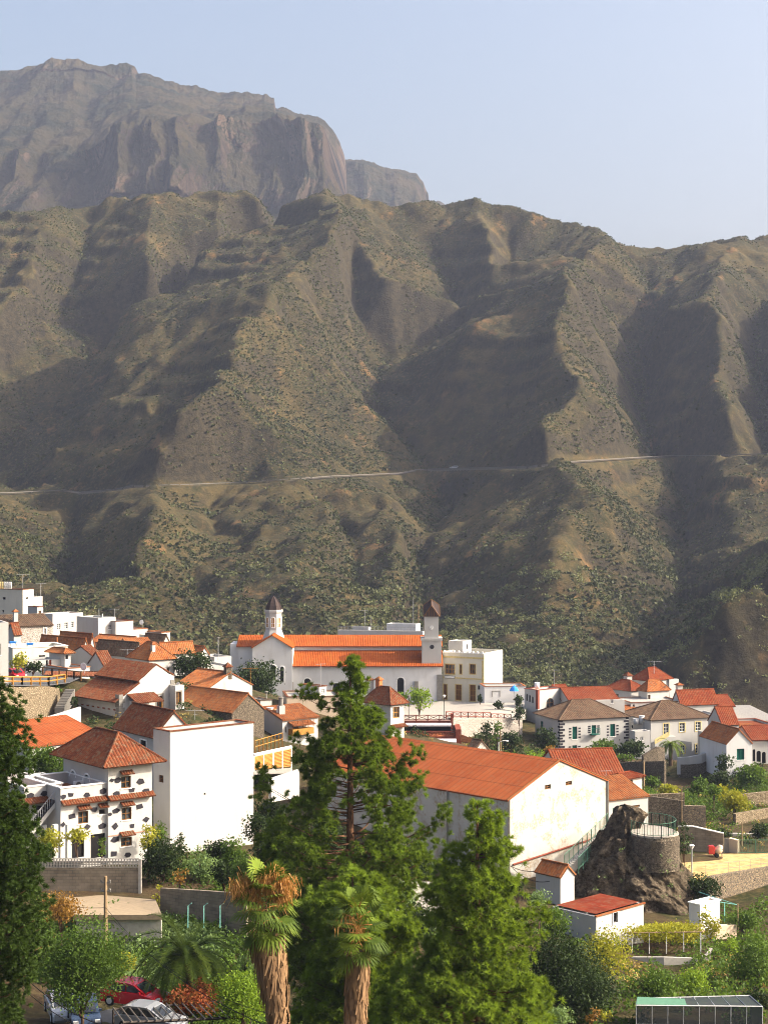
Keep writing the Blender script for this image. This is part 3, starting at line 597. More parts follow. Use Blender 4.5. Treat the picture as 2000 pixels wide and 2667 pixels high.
def house(name, label, z, corner, d, th, xl, xr, roof=('flat',), wall='white_wall', wins=(), cat='house', dep=8, grp=None, found=2.5, side=0):
    h = Hs(); h.z = z; th = R(th); cx, yt, yb = corner; top = at(z, cx, yt, d); bot = at(z, cx, yb, d)
    h.C = bot.copy(); h.r, h.l = frame2(bot, th); h.th = th
    h.w = solve_u(bot, h.r, px(z, xr, 0)[0]); h.d = solve_u(bot, h.l, px(z, xl, 0)[0]) if xl is not None else dep; h.h = top.z-bot.z
    h.w = min(max(h.w, 1), 60); h.d = min(max(h.d, 1), 60)
    h.root = empty(name, bot, th, label, cat, grp); h.holes = {'R': [], 'L': []}
    for w_ in wins: window(h, *w_)
    W, D, HH = h.w, h.d, h.h; kind = roof[0]; rh = roof[1] if len(roof) > 1 else 0; ov = roof[2] if len(roof) > 2 else .35; rm = roof[3] if len(roof) > 3 else 'tile_orange'
    m = MB(); z0 = -found
    wall_face(m, 'R', 0, W, z0, HH, h.holes['R']); wall_face(m, 'L', 0, D, z0, HH, h.holes['L'])
    m.quad((W, 0, z0), (W, D, z0), (W, D, HH), (W, 0, HH)); m.quad((W, D, z0), (0, D, z0), (0, D, HH), (W, D, HH))
    rb = MB(); sheet = rm.startswith('sheet'); pt, am = (.3, .055) if not sheet else (.34, .03)
    ridge = []
    if kind == 'gy':
        k = rh/(W/2); zo = HH-k*ov; A = (W/2, -.12, HH+rh+.06); B = (W/2, D+.12, HH+rh+.06)
        gable(m, 'R', W, HH, rh, h.holes['R']); m.quad((W, D, HH), (0, D, HH), (W/2, D, HH+rh))
        roof_plane(rb, [(-ov, D+.12, zo+.06), (-ov, -.12, zo+.06), A, B], pt, am); roof_plane(rb, [(W+ov, -.12, zo+.06), (W+ov, D+.12, zo+.06), B, A], pt, am); ridge = [(A, B)]
    elif kind == 'gx':
        k = rh/(D/2); zo = HH-k*ov; A = (-.12, D/2, HH+rh+.06); B = (W+.12, D/2, HH+rh+.06)
        gable(m, 'L', D, HH, rh, h.holes['L']); m.quad((W, 0, HH), (W, D, HH), (W, D/2, HH+rh))
        roof_plane(rb, [(-.12, -ov, zo+.06), (W+.12, -ov, zo+.06), B, A], pt, am); roof_plane(rb, [(W+.12, D+ov, zo+.06), (-.12, D+ov, zo+.06), A, B], pt, am); ridge = [(A, B)]
    elif kind == 'hip':
        x0, x1, y0, y1 = -ov, W+ov, -ov, D+ov; s_ = min(x1-x0, y1-y0)/2*.98; zo = HH+.03
        if x1-x0 >= y1-y0: A, B = Vector((x0+s_, (y0+y1)/2, HH+rh)), Vector((x1-s_, (y0+y1)/2, HH+rh))
        else: A, B = Vector(((x0+x1)/2, y0+s_, HH+rh)), Vector(((x0+x1)/2, y1-s_, HH+rh))
        c = [Vector((x0, y0, zo)), Vector((x1, y0, zo)), Vector((x1, y1, zo)), Vector((x0, y1, zo))]
        if x1-x0 >= y1-y0: fs = [(c[0], c[1], B, A), (c[1], c[2], B), (c[2], c[3], A, B), (c[3], c[0], A)]; ridge = [(A, B), (c[0], A), (c[1], B), (c[2], B), (c[3], A)]
        else: fs = [(c[0], c[1], A), (c[1], c[2], B, A), (c[2], c[3], B), (c[3], c[0], A, B)]; ridge = [(A, B), (c[0], A), (c[1], A), (c[2], B), (c[3], B)]
        for f_ in fs: roof_plane(rb, f_, pt, am, .08)
    elif kind == 'sy':      # lean-to, low along the right face
        k = rh/D; zo = HH-k*ov+.06; m.quad((0, D, HH), (0, 0, HH), (0, D, HH+rh)); m.quad((W, 0, HH), (W, D, HH), (W, D, HH+rh)); m.quad((W, D, HH), (0, D, HH), (0, D, HH+rh), (W, D, HH+rh))
        roof_plane(rb, [(-.15, -ov, zo), (W+.15, -ov, zo), (W+.15, D+.1, HH+rh+.08), (-.15, D+.1, HH+rh+.08)], pt, am)
    elif kind == 'sx':      # lean-to, low along the left face
        k = rh/W; zo = HH-k*ov+.06; m.quad((0, 0, HH), (W, 0, HH), (W, 0, HH+rh)); m.quad((W, D, HH), (0, D, HH), (W, D, HH+rh)); m.quad((W, 0, HH), (W, D, HH), (W, D, HH+rh), (W, 0, HH+rh))
        roof_plane(rb, [(-ov, D+.15, zo), (-ov, -.15, zo), (W+.1, -.15, HH+rh+.08), (W+.1, D+.15, HH+rh+.08)], pt, am)
    elif kind == 'flat':    # roof deck behind a parapet; roof = ('flat', parapet, 0, deck material, coping)
        pp = rh or .5; t = .22; m.quad((0, 0, HH), (W, 0, HH), (W-t, t, HH), (t, t, HH)); m.quad((W, 0, HH), (W, D, HH), (W-t, D-t, HH), (W-t, t, HH)); m.quad((W, D, HH), (0, D, HH), (t, D-t, HH), (W-t, D-t, HH)); m.quad((0, D, HH), (0, 0, HH), (t, t, HH), (t, D-t, HH))
        for p, q in (((t, t), (W-t, t)), ((W-t, t), (W-t, D-t)), ((W-t, D-t), (t, D-t)), ((t, D-t), (t, t))): m.quad((*q, HH-pp), (*p, HH-pp), (*p, HH), (*q, HH))
        rb.quad((t, t, HH-pp), (W-t, t, HH-pp), (W-t, D-t, HH-pp), (t, D-t, HH-pp), uv=((0, 0), (W, 0), (W, D), (0, D))); rm = rm if len(roof) > 3 else 'concrete'
        if len(roof) > 4:
            cp = MB(); e = .08
            cp.box(-e, -e, HH, W+e, t+.05, HH+.09); cp.box(-e, t+.052, HH, t+.05, D-t-.052, HH+.09); cp.box(W-t-.05, t+.052, HH, W+e, D-t-.052, HH+.09); cp.box(-e, D-t-.05, HH, W+e, D+e, HH+.09)
            cp.build('coping', roof[4], h.root)
    h.wall = m.build('wall', wall, h.root); h.roof = rb.build('roof', rm, h.root)
    if ridge and not sheet:
        q = MB()
        for a, b_ in ridge:
            if (Vector(a)-Vector(b_)).length > .1: q.tube([Vector(a)+Vector((0, 0, .04)), Vector(b_)+Vector((0, 0, .04))], .11, 6)
        q.build('ridge', rm, h.roof)
    return h
def part_box(h, name, mat, face, z, x0, y0, x1, y1, d0, d1, parent=None):
    u0, _ = ray(h, face, z, x0, (y0+y1)/2, ); u1, _ = ray(h, face, z, x1, (y0+y1)/2); _, zt = ray(h, face, z, (x0+x1)/2, y0); _, zb = ray(h, face, z, (x0+x1)/2, y1)
    m = MB(); fbox(m, face, min(u0, u1), max(u0, u1), d0, d1, zb, zt); return m.build(name, mat, parent or h.root)
def chimney(h, u, v, z0, hgt, wd=.55, mat='white_wall', cap='tile_orange', body='chimney'):
    m = MB(); m.box(u-wd/2, v-wd/2, z0, u+wd/2, v+wd/2, z0+hgt); o = m.build(body, mat, h.root)
    q = MB(); e = wd*.72; a = z0+hgt; q.box(u-e, v-e, a, u+e, v+e, a+.08)
    for f_ in ((0, 1), (1, 2), (2, 3), (3, 0)):
        c = [(u-e, v-e, a+.08), (u+e, v-e, a+.08), (u+e, v+e, a+.08), (u-e, v+e, a+.08)]; q.quad(c[f_[0]], c[f_[1]], (u, v, a+.5))
    q.build('cap', cap, o); return o
# ------------------------------------------------------------------ the church
S3 = 44.7
def wx(z, x, d): return (px(z, x, 0)[0]-1000)/F*d
def wz(z, y, d): return (1333.5-px(z, 0, y)[1])/F*d
def box_house(root, C): h = Hs(); h.C = C; h.r = Vector((1, 0, 0)); h.l = Vector((0, 1, 0)); h.root = root; h.holes = {'R': [], 'L': []}; return h
CB = -38.6; CC = Vector((-17.0, 300, CB)); ch = empty('church', CC, 0, 'large white church with long tiled roofs, domed lantern and clock tower', 'church')
hc = box_house(ch, CC); hc.z = '4'; X0, X1 = 0, 27.75; ez = -28.56-CB
window(hc, 'R', 578, 815, 637, 950, 'plain', 'arn', '4'); window(hc, 'R', 995, 790, 1050, 905, 'plain', 'arn', '3'); window(hc, 'R', 1233, 830, 1292, 940, 'plain', 'arn', '3')
m = MB(); wall_face(m, 'R', X0, X1, -2, ez, hc.holes['R']); a1 = -26.25-CB
m.quad((X1, 0, -2), (X1, 5, -2), (X1, 5, a1), (X1, 0, ez)); m.quad((0, 5, -2), (0, 0, -2), (0, 0, ez), (0, 5, a1))
c0, n0 = -27.6-(-17.0), -23.8-CB; e2 = -25.35-CB
m.quad((c0, 5, -2), (X1, 5, -2), (X1, 5, e2), (c0, 5, e2)); m.quad((X1, 5, -2), (X1, 16, -2), (X1, 16, e2), (X1, 10.5, n0), (X1, 5, e2)); m.quad((c0, 16, -2), (c0, 5, -2), (c0, 5, e2), (c0, 10.5, n0), (c0, 16, e2)); m.quad((X1, 16, -2), (c0, 16, -2), (c0, 16, e2), (X1, 16, e2))
tx0, tx1 = -24.4+17, -.0; te = -25.2-CB; ta = -22.95-CB; tm = (tx0+tx1)/2
ht = box_house(ch, Vector((-17, 299, CB)))
window(ht, 'R', 715, 680, 760, 800, 'plain', 'arn', '3'); window(ht, 'R', 797, 693, 826, 816, 'plain', 'arn', '3')
m2 = MB(); wall_face(m2, 'R', tx0, tx1, -2, te, ht.holes['R']); m2.quad((tx0, 0, te), (tx1, 0, te), (tm, 0, ta))
for v in m2.v: pass
m.v, off = m.v, len(m.v); m.v += [(a, b_-1, c) for a, b_, c in m2.v]; m.f += [tuple(i+off for i in f_) for f_ in m2.f]
m.quad((tx1, -1, -2), (tx1, 6, -2), (tx1, 6, te), (tx1, -1, te)); m.quad((tx0, 6, -2), (tx0, -1, -2), (tx0, -1, te), (tx0, 6, te))
m.box(c0-1.6, 6, -2, c0, 13, -26.0-CB+.9)
m.build('wall', 'blue_white_wall', ch)
for o in ch.children:
    if o.name.startswith('window') and abs(o.data.vertices[0].co.x) and o.data.vertices[0].co.x < 0: o.location.y = -1
rf = MB(); roof_plane(rf, [(X0, -.4, ez-.1), (X1+.25, -.4, ez-.1), (X1+.25, 5, a1+.05), (X0, 5, a1+.05)], .32, .05); aisle = rf.build('aisle_roof', 'tile_church', ch)
rf = MB(); roof_plane(rf, [(c0-.3, 4.6, e2-.05), (X1+.3, 4.6, e2-.05), (X1+.3, 10.5, n0+.1), (c0-.3, 10.5, n0+.1)], .32, .05); roof_plane(rf, [(X1+.3, 16.4, e2-.05), (c0-.3, 16.4, e2-.05), (c0-.3, 10.5, n0+.1), (X1+.3, 10.5, n0+.1)], .32, .05); rf.build('nave_roof', 'tile_church', ch)
rf = MB(); roof_plane(rf, [(tx0-.25, 9, te-.05), (tx0-.25, -1.35, te-.05), (tm, -1.35, ta+.12), (tm, 9, ta+.12)], .32, .05); roof_plane(rf, [(tx1+.25, -1.35, te-.05), (tx1+.25, 9, te-.05), (tm, 9, ta+.12), (tm, -1.35, ta+.12)], .32, .05); rf.build('transept_roof', 'tile_church', ch)
q = MB(); q.box(X0+.05, -.5, ez-.27, X1+.25, -.38, ez-.14); q.box(c0-.3, 4.48, e2-.2, X1+.3, 4.6, e2-.08); q.build('gutter', 'brick_red', ch)
for z_, a, b_, c, d_ in (('3', 872, 905, 820, 922), ('4', 727, 760, 845, 905)): q = MB(); q.box(wx(z_, a, 300)+17, -.55, wz(z_, d_, 300)-CB-1.5, wx(z_, b_, 300)+17, 0, wz(z_, c, 300)-CB); q.build('stone_buttress', 'grey_stone', ch)
q = MB()
q.box(wx('4', 922, 300)+17, -.15, -2, X1+.08, .8, wz('4', 787, 300)-CB); q.box(10, -.12, -2, wx('4', 921, 300)+17, -.002, wz('4', 1045, 300)-CB); q.build('stone_pilaster', 'grey_stone', ch)
lc = (wx('3', 742, 306)+17, 6.0); L0 = lambda y: wz('3', y, 306)-CB
q = MB(); q.lathe([(2.2, L0(478)), (2.15, L0(450)), (1.95, L0(425)), (1.68, L0(395)), (1.6, L0(385)), (1.6, L0(240)), (1.84, L0(238)), (1.84, L0(218)), (1.2, L0(216))], 8, (lc[0], lc[1], 0), math.pi/8); la = q.build('lantern', 'white_wall', ch)
q = MB(); q.lathe([(1.55, L0(217)), (1.5, L0(205)), (1.38, L0(185)), (1.1, L0(158)), (.7, L0(132)), (.3, L0(115)), (.04, L0(104))], 8, (lc[0], lc[1], 0), math.pi/8); dm = q.build('dome', 'dark_slate', ch)
q = MB()
for k in range(8):
    a = math.pi/8+k*math.pi/4; q.tube([(lc[0]+r_*math.cos(a), lc[1]+r_*math.sin(a), L0(y)) for r_, y in ((1.58, 217), (1.53, 205), (1.41, 185), (1.13, 158), (.73, 132), (.33, 115))], .05, 4)
q.tube([(lc[0], lc[1], L0(106)), (lc[0], lc[1], L0(96))], .04, 4); q.build('rib', 'dark_slate', dm)
for k in range(5):
    a = -math.pi/2+(k-2)*math.pi/4; n_ = Vector((math.cos(a), math.sin(a), 0)); t_ = Vector((-n_.y, n_.x, 0)); c = Vector((lc[0], lc[1], 0))+n_*1.485
    z0, z1 = L0(362), L0(292); w_ = .36
    out = [(-w_, z0), (w_, z0), (w_, z1)]+[(w_*math.cos(s*math.pi/8), z1+w_*math.sin(s*math.pi/8)) for s in range(1, 8)]+[(-w_, z1)]
    q = MB(); q.quad(*[c+t_*a_+n_*.012+Vector((0, 0, b_)) for a_, b_ in out]); wo = q.build('opening', 'wood_ochre', la)
    q = MB()
    for a_, b_ in zip(out, out[1:]+out[:1]): q.tube([c+t_*a_[0]+n_*.03+Vector((0, 0, a_[1])), c+t_*b_[0]+n_*.03+Vector((0, 0, b_[1]))], .05, 4, False)
    q.tube([c+n_*.03+Vector((0, 0, z0)), c+n_*.03+Vector((0, 0, z1+w_))], .03, 4); q.tube([c-t_*w_+n_*.03+Vector((0, 0, (z0+z1)/2)), c+t_*w_+n_*.03+Vector((0, 0, (z0+z1)/2))], .03, 4); q.build('frame', 'white_paint', wo)
T = lambda y, d=301: wz('4', y, d)-CB
xa, xb = wx('4', 793, 300.5)+17, wx('4', 960, 300.5)+17; ua, ub = wx('4', 814, 301)+17, wx('4', 936, 301)+17
q = MB(); q.box(xa, .45, T(700), xb, 4.1, T(492)); q.box(xa-.2, .25, T(492), xb+.2, 4.3, T(470)); q.box(ua, .75, T(470), ub, 3.7, T(284)); tw = q.build('tower', 'white_wall', ch)
q = MB(); g0, g1, ga = T(285), T(188), T(140); e = .18; xs_ = (ua-e, (ua+ub)/2, ub+e); ys_ = (.75-e, 2.2, 3.7+e); ap = (xs_[1], ys_[1], ga)
mid = {'f': (xs_[1], ys_[0], g1), 'b': (xs_[1], ys_[2], g1), 'l': (xs_[0], ys_[1], g1), 'r': (xs_[2], ys_[1], g1)}; cor = {'fl': (xs_[0], ys_[0], g0), 'fr': (xs_[2], ys_[0], g0), 'br': (xs_[2], ys_[2], g0), 'bl': (xs_[0], ys_[2], g0)}
for c_, a, b_ in (('fl', 'f', 'l'), ('fr', 'r', 'f'), ('br', 'b', 'r'), ('bl', 'l', 'b')): q.quad(cor[c_], mid[a], ap); q.quad(cor[c_], ap, mid[b_])
for a, b_, c_ in (('fl', 'fr', 'f'), ('fr', 'br', 'r'), ('br', 'bl', 'b'), ('bl', 'fl', 'l')): q.quad(cor[a], cor[b_], mid[c_])
q.quad(*[cor[k] for k in ('bl', 'br', 'fr', 'fl')])
sp_ = q.build('tower_roof', 'dark_slate', tw); q = MB()
for k in range(7):
    t_ = k/6; x_ = xs_[0]+(xs_[2]-xs_[0])*t_; zt_ = g0+(g1-g0)*(1-abs(2*t_-1)); q.box(x_-.04, ys_[0]-.05, g0, x_+.04, ys_[0]-.003, max(g0+.05, zt_-.02))
for a in ('f', 'l', 'r'): q.tube([mid[a], ap], .06, 4)
for a, b_ in (('fl', 'f'), ('fr', 'f'), ('fl', 'l'), ('fr', 'r')): q.tube([cor[a], mid[b_]], .06, 4)
q.build('batten', 'wood_brown', tw)
def disc(mb, c, r, y, n=20, t=.04):
    i = len(mb.v); mb.v += [(c[0]+r*math.cos(6.2832*k/n), y, c[1]+r*math.sin(6.2832*k/n)) for k in range(n)]+[(c[0]+r*math.cos(6.2832*k/n), y+t, c[1]+r*math.sin(6.2832*k/n)) for k in range(n)]
    mb.f.append(tuple(i+k for k in range(n))); mb.f += [(i+(k+1) % n, i+k, i+n+k, i+n+(k+1) % n) for k in range(n)]
ccx, ccz = wx('4', 877, 300.7)+17, T(382, 300.7)
q = MB(); disc(q, (ccx, ccz), .42, .70); ck = q.build('clock', 'tank_grey', tw); q = MB(); disc(q, (ccx, ccz), .35, .685, 20, .01); q.build('face', 'white_paint', ck)
q = MB(); q.box(ccx-.03, .66, ccz-.1, ccx+.03, .68, ccz+.28)
q.tube([(ccx, .67, ccz), (ccx-.13, .67, ccz-.16)], .035, 4)
q.build('hand', 'dark_void', ck); q = MB()
for k in range(12): a = k*math.pi/6; q.box(ccx+.3*math.cos(a)-.02, .675, ccz+.3*math.sin(a)-.02, ccx+.3*math.cos(a)+.02, .683, ccz+.3*math.sin(a)+.02)
q.build('dial_marks', 'dark_void', ck)
q = MB(); disc(q, (wx('4', 879, 300.5)+17, T(548, 300.5)), .4, .40, 20, .06); q.build('round_window', 'lava_stone', tw)

# ------------------------------------------------------------------ buildings round the church
O, Rd, Br = 'tile_orange', 'tile_red', 'tile_brown'
th_ = house('town_hall', 'two storey cream building with ochre window frames right of the clock tower', '4', (1325, 603, 1030), 300, 62, 974, 1490, ('flat', .9), 'cream_wall',
 [('L', 992, 698, 1075, 783, 'ochre', 'y'), ('L', 1117, 700, 1138, 783, 'ochre', 'y'), ('L', 1205, 698, 1255, 783, 'ochre', 'y'), ('L', 978, 872, 1010, 1003, 'door', 'y'), ('L', 1083, 875, 1133, 1010, 'door', 'y'), ('L', 1205, 877, 1255, 1018, 'door', 'y'), ('L', 1275, 882, 1299, 918, 'dark', 'n')], 'building')
for y0, y1, dd in ((640, 655, -.14), (824, 834, -.12), (603, 612, -.1)):
    _, za = ray(th_, 'L', '4', 1325, y0); _, zb = ray(th_, 'L', '4', 1325, y1); q = MB(); q.box(dd, dd if dd < 0 else 0, zb, -.004, th_.d, za); q.build('cornice', 'yellow_trim' if y0 > 610 else 'white_paint', th_.root)
zz = th_.h
for k in range(9): q = MB(); y_ = .3+k*(th_.d-.6)/8; q.box(-.05, y_-.16, zz, .25, y_+.16, zz+.25); q.build('parapet_block', 'white_paint', th_.root)
q = MB(); q.box(-.08, -.06, 0, .6, -.004, th_.h-.1); q.box(-.06, -.002, 0, -.003, .35, th_.h-1.4); q.build('corner_strip', 'yellow_trim', th_.root)
u0, z0_ = ray(th_, 'L', '4', 1078, 811); u1, z1_ = ray(th_, 'L', '4', 988, 811); q = MB(); q.box(-.12, u0, z0_-.25, -.06, u1, z0_+.25); sg = q.build('sign_board', 'lava_stone', th_.root)
q = MB(); q.box(-.135, u0+.07, z0_-.19, -.122, u1-.07, z0_+.19); q.build('face', 'white_paint', sg)
house('roof_room', 'pale square room on the roof of the cream building', '4', (1143, 499, 600), 307, 60, 1020, 1222, ('flat', .15), 'white_wall', [('R', 1176, 525, 1186, 570, 'dark', 'n')], 'roof room', found=.4)
q = house('long_garden_wall', 'low white building with tiled coping right of the cream building', '4', (1332, 892, 1028), 291, 6, None, 1690, ('flat', .3, 0, 'concrete', 'tile_orange'), 'blue_white_wall', [], 'outbuilding', 5)
m = MB(); 
for a, b_, c, d_ in ((1395, 1468, 928, 934), (1395, 1401, 934, 980), (1462, 1468, 934, 980)):
    u0, za = ray(q, 'R', '4', a, c); u1, zb = ray(q, 'R', '4', b_, d_); fbox(m, 'R', u0, u1, -.04, -.003, zb, za)
m.build('moulding', 'grey_stone', q.root)
q = house('flat_building', 'white flat roofed building rising behind the church roof', '4', (740, 352, 470), 340, 70, 487, 778, ('flat', .2), 'blue_white_wall', [], 'building')
q = house('flat_building', 'long low white building with a roof rail behind the church', '4', (800, 415, 480), 333, 78, 66, 812, ('flat', .3), 'white_wall', [], 'building')
m = MB()
for k in range(60): y_ = q.d*k/59; m.box(-.03, y_-.02, q.h, .0, y_+.02, q.h+.8)
m.box(-.04, 0, q.h+.8, .01, q.d, q.h+.86); m.build('railing', 'steel', q.root)
house('stair_tower', 'small white stair house on the low building behind the church', '4', (330, 375, 425), 337, 60, 190, 345, ('flat', .2), 'white_wall', [], 'stair house', found=.3)

# ------------------------------------------------------------------ upper left cluster
WH = 'white_wall'
def hs(label, *a, **k): return house('house', label, *a, **k)
B1 = hs('tall cream house at the far upper left with grey tanks on its roof', '1', (197, 187, 432), 292, 62, -60, 290, ('flat', .2, 0, 'concrete', Rd), 'cream_wall', [('L', 22, 250, 48, 273, 'plain'), ('R', 224, 250, 243, 270, 'plain'), ('L', 20, 362, 34, 385, 'plain')])
hs('small white block joined to the right of the tall cream house', '1', (295, 247, 400), 295, 50, None, 368, ('flat', .2), dep=4)
hs('low white annex with a red roof edge below the small white block', '1', (322, 337, 440), 287, 45, 240, 373, ('flat', .15, 0, 'concrete', Rd), dep=4, wins=[('R', 333, 368, 356, 392, 'wood')])
hs('long white flat roofed house with three grey windows', '1', (455, 397, 600), 285, 45, 345, 718, ('flat', .6, 0, 'pink_deck'), WH, [('R', 495, 480, 523, 533, 'white'), ('R', 558, 470, 586, 525, 'white'), ('R', 612, 462, 637, 515, 'white')])
hs('white cubic house with one small window and a mast at its corner', '1', (848, 430, 640), 276, 45, 662, 1000, ('flat', .3), WH, [('R', 938, 487, 971, 528, 'white')])
hs('white house with a tiled roof edge under two aerials', '1', (1000, 462, 640), 277, 45, None, 1152, ('flat', .6, 0, Rd, Rd), dep=7)
hs('low white house with a row of orange roof vents', '1', (1150, 530, 640), 281, 45, None, 1276, ('flat', .3, 0, 'concrete', O), dep=6)
q = hs('white speckled stone house under a brown tiled roof', '1', (-60, 508, 620), 268, 32, None, 456, ('gx', 1.5, .3, Br), 'white_rubble', [('R', 378, 520, 400, 570, 'white', 'w')], dep=9); chimney(q, q.w*.42, 1.5, q.h+.3, 2.0, .7)
hs('small house with a red roof beside the tall white gable wall', '1', (120, 562, 650), 252, 40, 66, 182, ('gx', 1.5, .3, Rd), WH)
TR = hs('pale terraced house with a long balustrade and blue garden chairs', '1', (110, 692, 835), 236, 28, None, 585, ('flat', .9, 0, 'concrete', 'white_paint'), 'cream_wall', [('R', 335, 752, 392, 773, 'plain', 'n')], dep=7)
hs('long orange tiled house behind the balustrade terrace', '1', (712, 706, 790), 252, 50, 335, 768, ('gy', 1.7, .2, O), WH)
hs('white gable end house with a weathered orange roof behind the long one', '1', (776, 662, 760), 264, 50, 505, 815, ('gy', 1.7, .2, O), WH)
hs('small tiled canopy house below the balustrade', '1', (560, 740, 810), 231, 45, 425, 600, ('hip', .7, .5, O), WH, [('R', 565, 750, 590, 790, 'plain')])
q = hs('white gable house with a small red roof and satellite dish', '1', (815, 772, 880), 236, 45, 590, 900, ('gx', 1.4, .2, Rd), WH, [('L', 772, 795, 796, 850, 'wood')])
hs('long low white wall house behind the tiled lean-to roof', '1', (585, 868, 910), 226, 40, 385, 775, ('flat', .3, 0, 'concrete', O), WH)
hs('white house with a narrow red door beside the dark hedge', '1', (232, 802, 862), 229, 33, None, 522, ('flat', .3), WH, [('R', 397, 795, 414, 850, 'plain'), ('R', 425, 792, 445, 852, 'reddoor')], dep=5)
hs('tall plain white gable wall at the left edge above the road', '1', (-220, 478, 1000), 192, 25, None, 73, ('flat', .2), WH, [('R', -60, 655, 5, 752, 'wood')], dep=9)
hs('long low house with a shallow orange roof below the white cubic house', '1', (1098, 657, 700), 262, 50, 785, 1250, ('gy', 1.0, .2, O), WH)
hs('dark brown tiled house in the middle of the upper roofs', '1', (1160, 752, 800), 246, 50, 818, 1235, ('gy', 1.8, .2, Br), WH)
hs('orange roofed house beside the dark brown tiled one', '1', (1150, 716, 770), 254, 35, None, 1360, ('gx', 1.6, .2, O), WH, dep=7)
q = hs('broad orange hip roofed house left of the dark round tree', '1', (1290, 800, 880), 233, 38, 1105, 1510, ('hip', 2.4, .3, O), WH, [('R', 1443, 858, 1462, 900, 'wood')]); chimney(q, 1.2, 1.0, q.h+.2, 2.0, .5)
hs('long orange roofed house right behind the dark round tree', '1', (1400, 735, 800), 252, 30, 1360, 1680, ('gx', 1.5, .2, O), WH, dep=8)
hs('white gable house with one window under a dark brown roof', '1', (1380, 700, 770), 263, 50, 1205, 1492, ('gy', 2.2, .2, Br), WH, [('R', 1427, 672, 1442, 703, 'plain')])
hs('grey terraced house behind the white gable with one window', '1', (1385, 585, 680), 271, 50, 1205, 1470, ('flat', .5), 'cream_wall')
hs('narrow white stair tower with an orange coping', '1', (1396, 558, 640), 267, 45, None, 1470, ('flat', .4, 0, 'concrete', O), dep=4)
hs('small house with a steep red roof behind the museum roof', '1', (895, 840, 890), 229, 35, None, 990, ('gx', 1.7, .2, Rd), WH, dep=5)
hs('white house with an orange gable roof left of the dark chimney', '3', (130, 592, 705), 256, 45, 0, 205, ('gy', 1.2, .2, O), WH)
hs('white flat house behind the dark brown chimney', '3', (222, 690, 775), 262, 30, None, 400, ('flat', .3), WH, dep=8)
hs('small white house with a flat roof left of the church choir', '3', (250, 612, 690), 284, 35, None, 392, ('flat', .4), WH, dep=6)

# the museum house with the stepped gable: its end wall is one profile, its roofs run back from it
M = Hs(); M.z = '2'; M.C = at('2', 735, 445, 200); M.r, M.l = frame2(M.C, R(42)); M.root = empty('gabled_house', M.C, R(42), 'big white house with a curved stepped gable and two dark red roofs', 'house'); M.holes = {'R': [], 'L': []}
M.d = solve_u(M.C, M.l, px('2', 482, 0)[0]); prof = [ray(M, 'R', '2', a, b_) for a, b_ in ((735, 290), (780, 258), (830, 215), (862, 190), (862, 168), (890, 150), (920, 120), (945, 90), (965, 75), (985, 83), (1010, 108), (1040, 130), (1076, 142))]
WM = prof[-1][0]; m = MB(); wins = [('R', 966, 262, 1003, 345, 'wood', 's'), ('R', 958, 378, 1015, 405, 'dark', 's')]
for w_ in wins: window(M, *w_)
wall_face(m, 'R', 0, WM, -2.5, prof[0][1], M.holes['R'])
for (a, b_), (c, d_) in zip(prof[:-1], prof[1:]):
    if c-a < 1e-3: continue
    hs_ = [h_ for h_ in M.holes['R'] if h_[3] > prof[0][1]]; hol = any(h_[0] < (a+c)/2 < h_[1] for h_ in hs_)
    m.quad((a, 0, prof[0][1]), (c, 0, prof[0][1]), (c, 0, d_), (a, 0, b_))
wall_face(m, 'L', 0, M.d, -2.5, prof[0][1], []); st = prof[3][0]; m.quad((st, M.d, prof[3][1]), (st, 0, prof[3][1]), (st, 0, prof[4][1]), (st, M.d, prof[4][1]))
m.quad((WM, 0, -2.5), (WM, M.d, -2.5), (WM, M.d, prof[-1][1]), (WM, 0, prof[-1][1])); m.build('wall', WH, M.root)
for nm, i0, i1, e0 in (('lower_roof', 0, 3, .7), ('upper_roof', 4, 8, .35)):
    q = MB(); A, B = prof[i0], prof[i1]; k_ = (B[1]-A[1])/(B[0]-A[0]); roof_plane(q, [(A[0]-e0, M.d+.5, A[1]-e0*k_+.1), (A[0]-e0, -.05, A[1]-e0*k_+.1), (B[0], -.05, B[1]+.1), (B[0], M.d+.5, B[1]+.1)], .3, .06)
    if i0 == 4: C_ = prof[-1]; roof_plane(q, [(C_[0], -.05, C_[1]+.1), (C_[0], M.d+.5, C_[1]+.1), (B[0], M.d+.5, B[1]+.1), (B[0], -.05, B[1]+.1)], .3, .06)
    q.build(nm, Rd, M.root)
q = MB(); rr = random.Random(3)
for k in range(7): z_ = .4+k*.55; e = .25*(k % 2); fbox(q, 'R', -.03, .55+e, -.06, -.002, z_-.5, z_); fbox(q, 'L', -.03, .8-e, -.06, -.002, z_-.5, z_)
for k in range(9): z_ = .6+k*.55; fbox(q, 'R', WM-.55-.25*(k % 2), WM+.02, -.06, -.002, z_-.5, z_)
q.build('corner_stones', 'grey_stone', M.root)
q = MB()
for k in range(7): y_ = M.d*(.1+.13*k); fbox(q, 'L', y_-.22, y_+.22, -.1, -.002, prof[0][1]-1.45, prof[0][1]-1.3)
q.build('drain_tiles', 'brick_red', M.root)
u0, zt = ray(M, 'R', '2', 862, 300); u1, zb = ray(M, 'R', '2', 950, 300); q = MB(); q.box(u0-1.6, -2.0, -2, u0+.1, -.003, zt+.2); q.build('porch', WH, M.root)
q = MB(); roof_plane(q, [(u0-1.9, -2.3, zt+.1), (u1, -2.3, zt+.1), (u1, 0, zt+1.0), (u0-1.9, 0, zt+1.0)], .3, .05); q.build('porch_roof', Rd, M.root)
q = MB(); q.box(u0+.1, -2.0, .6, u1, -.1, .75)
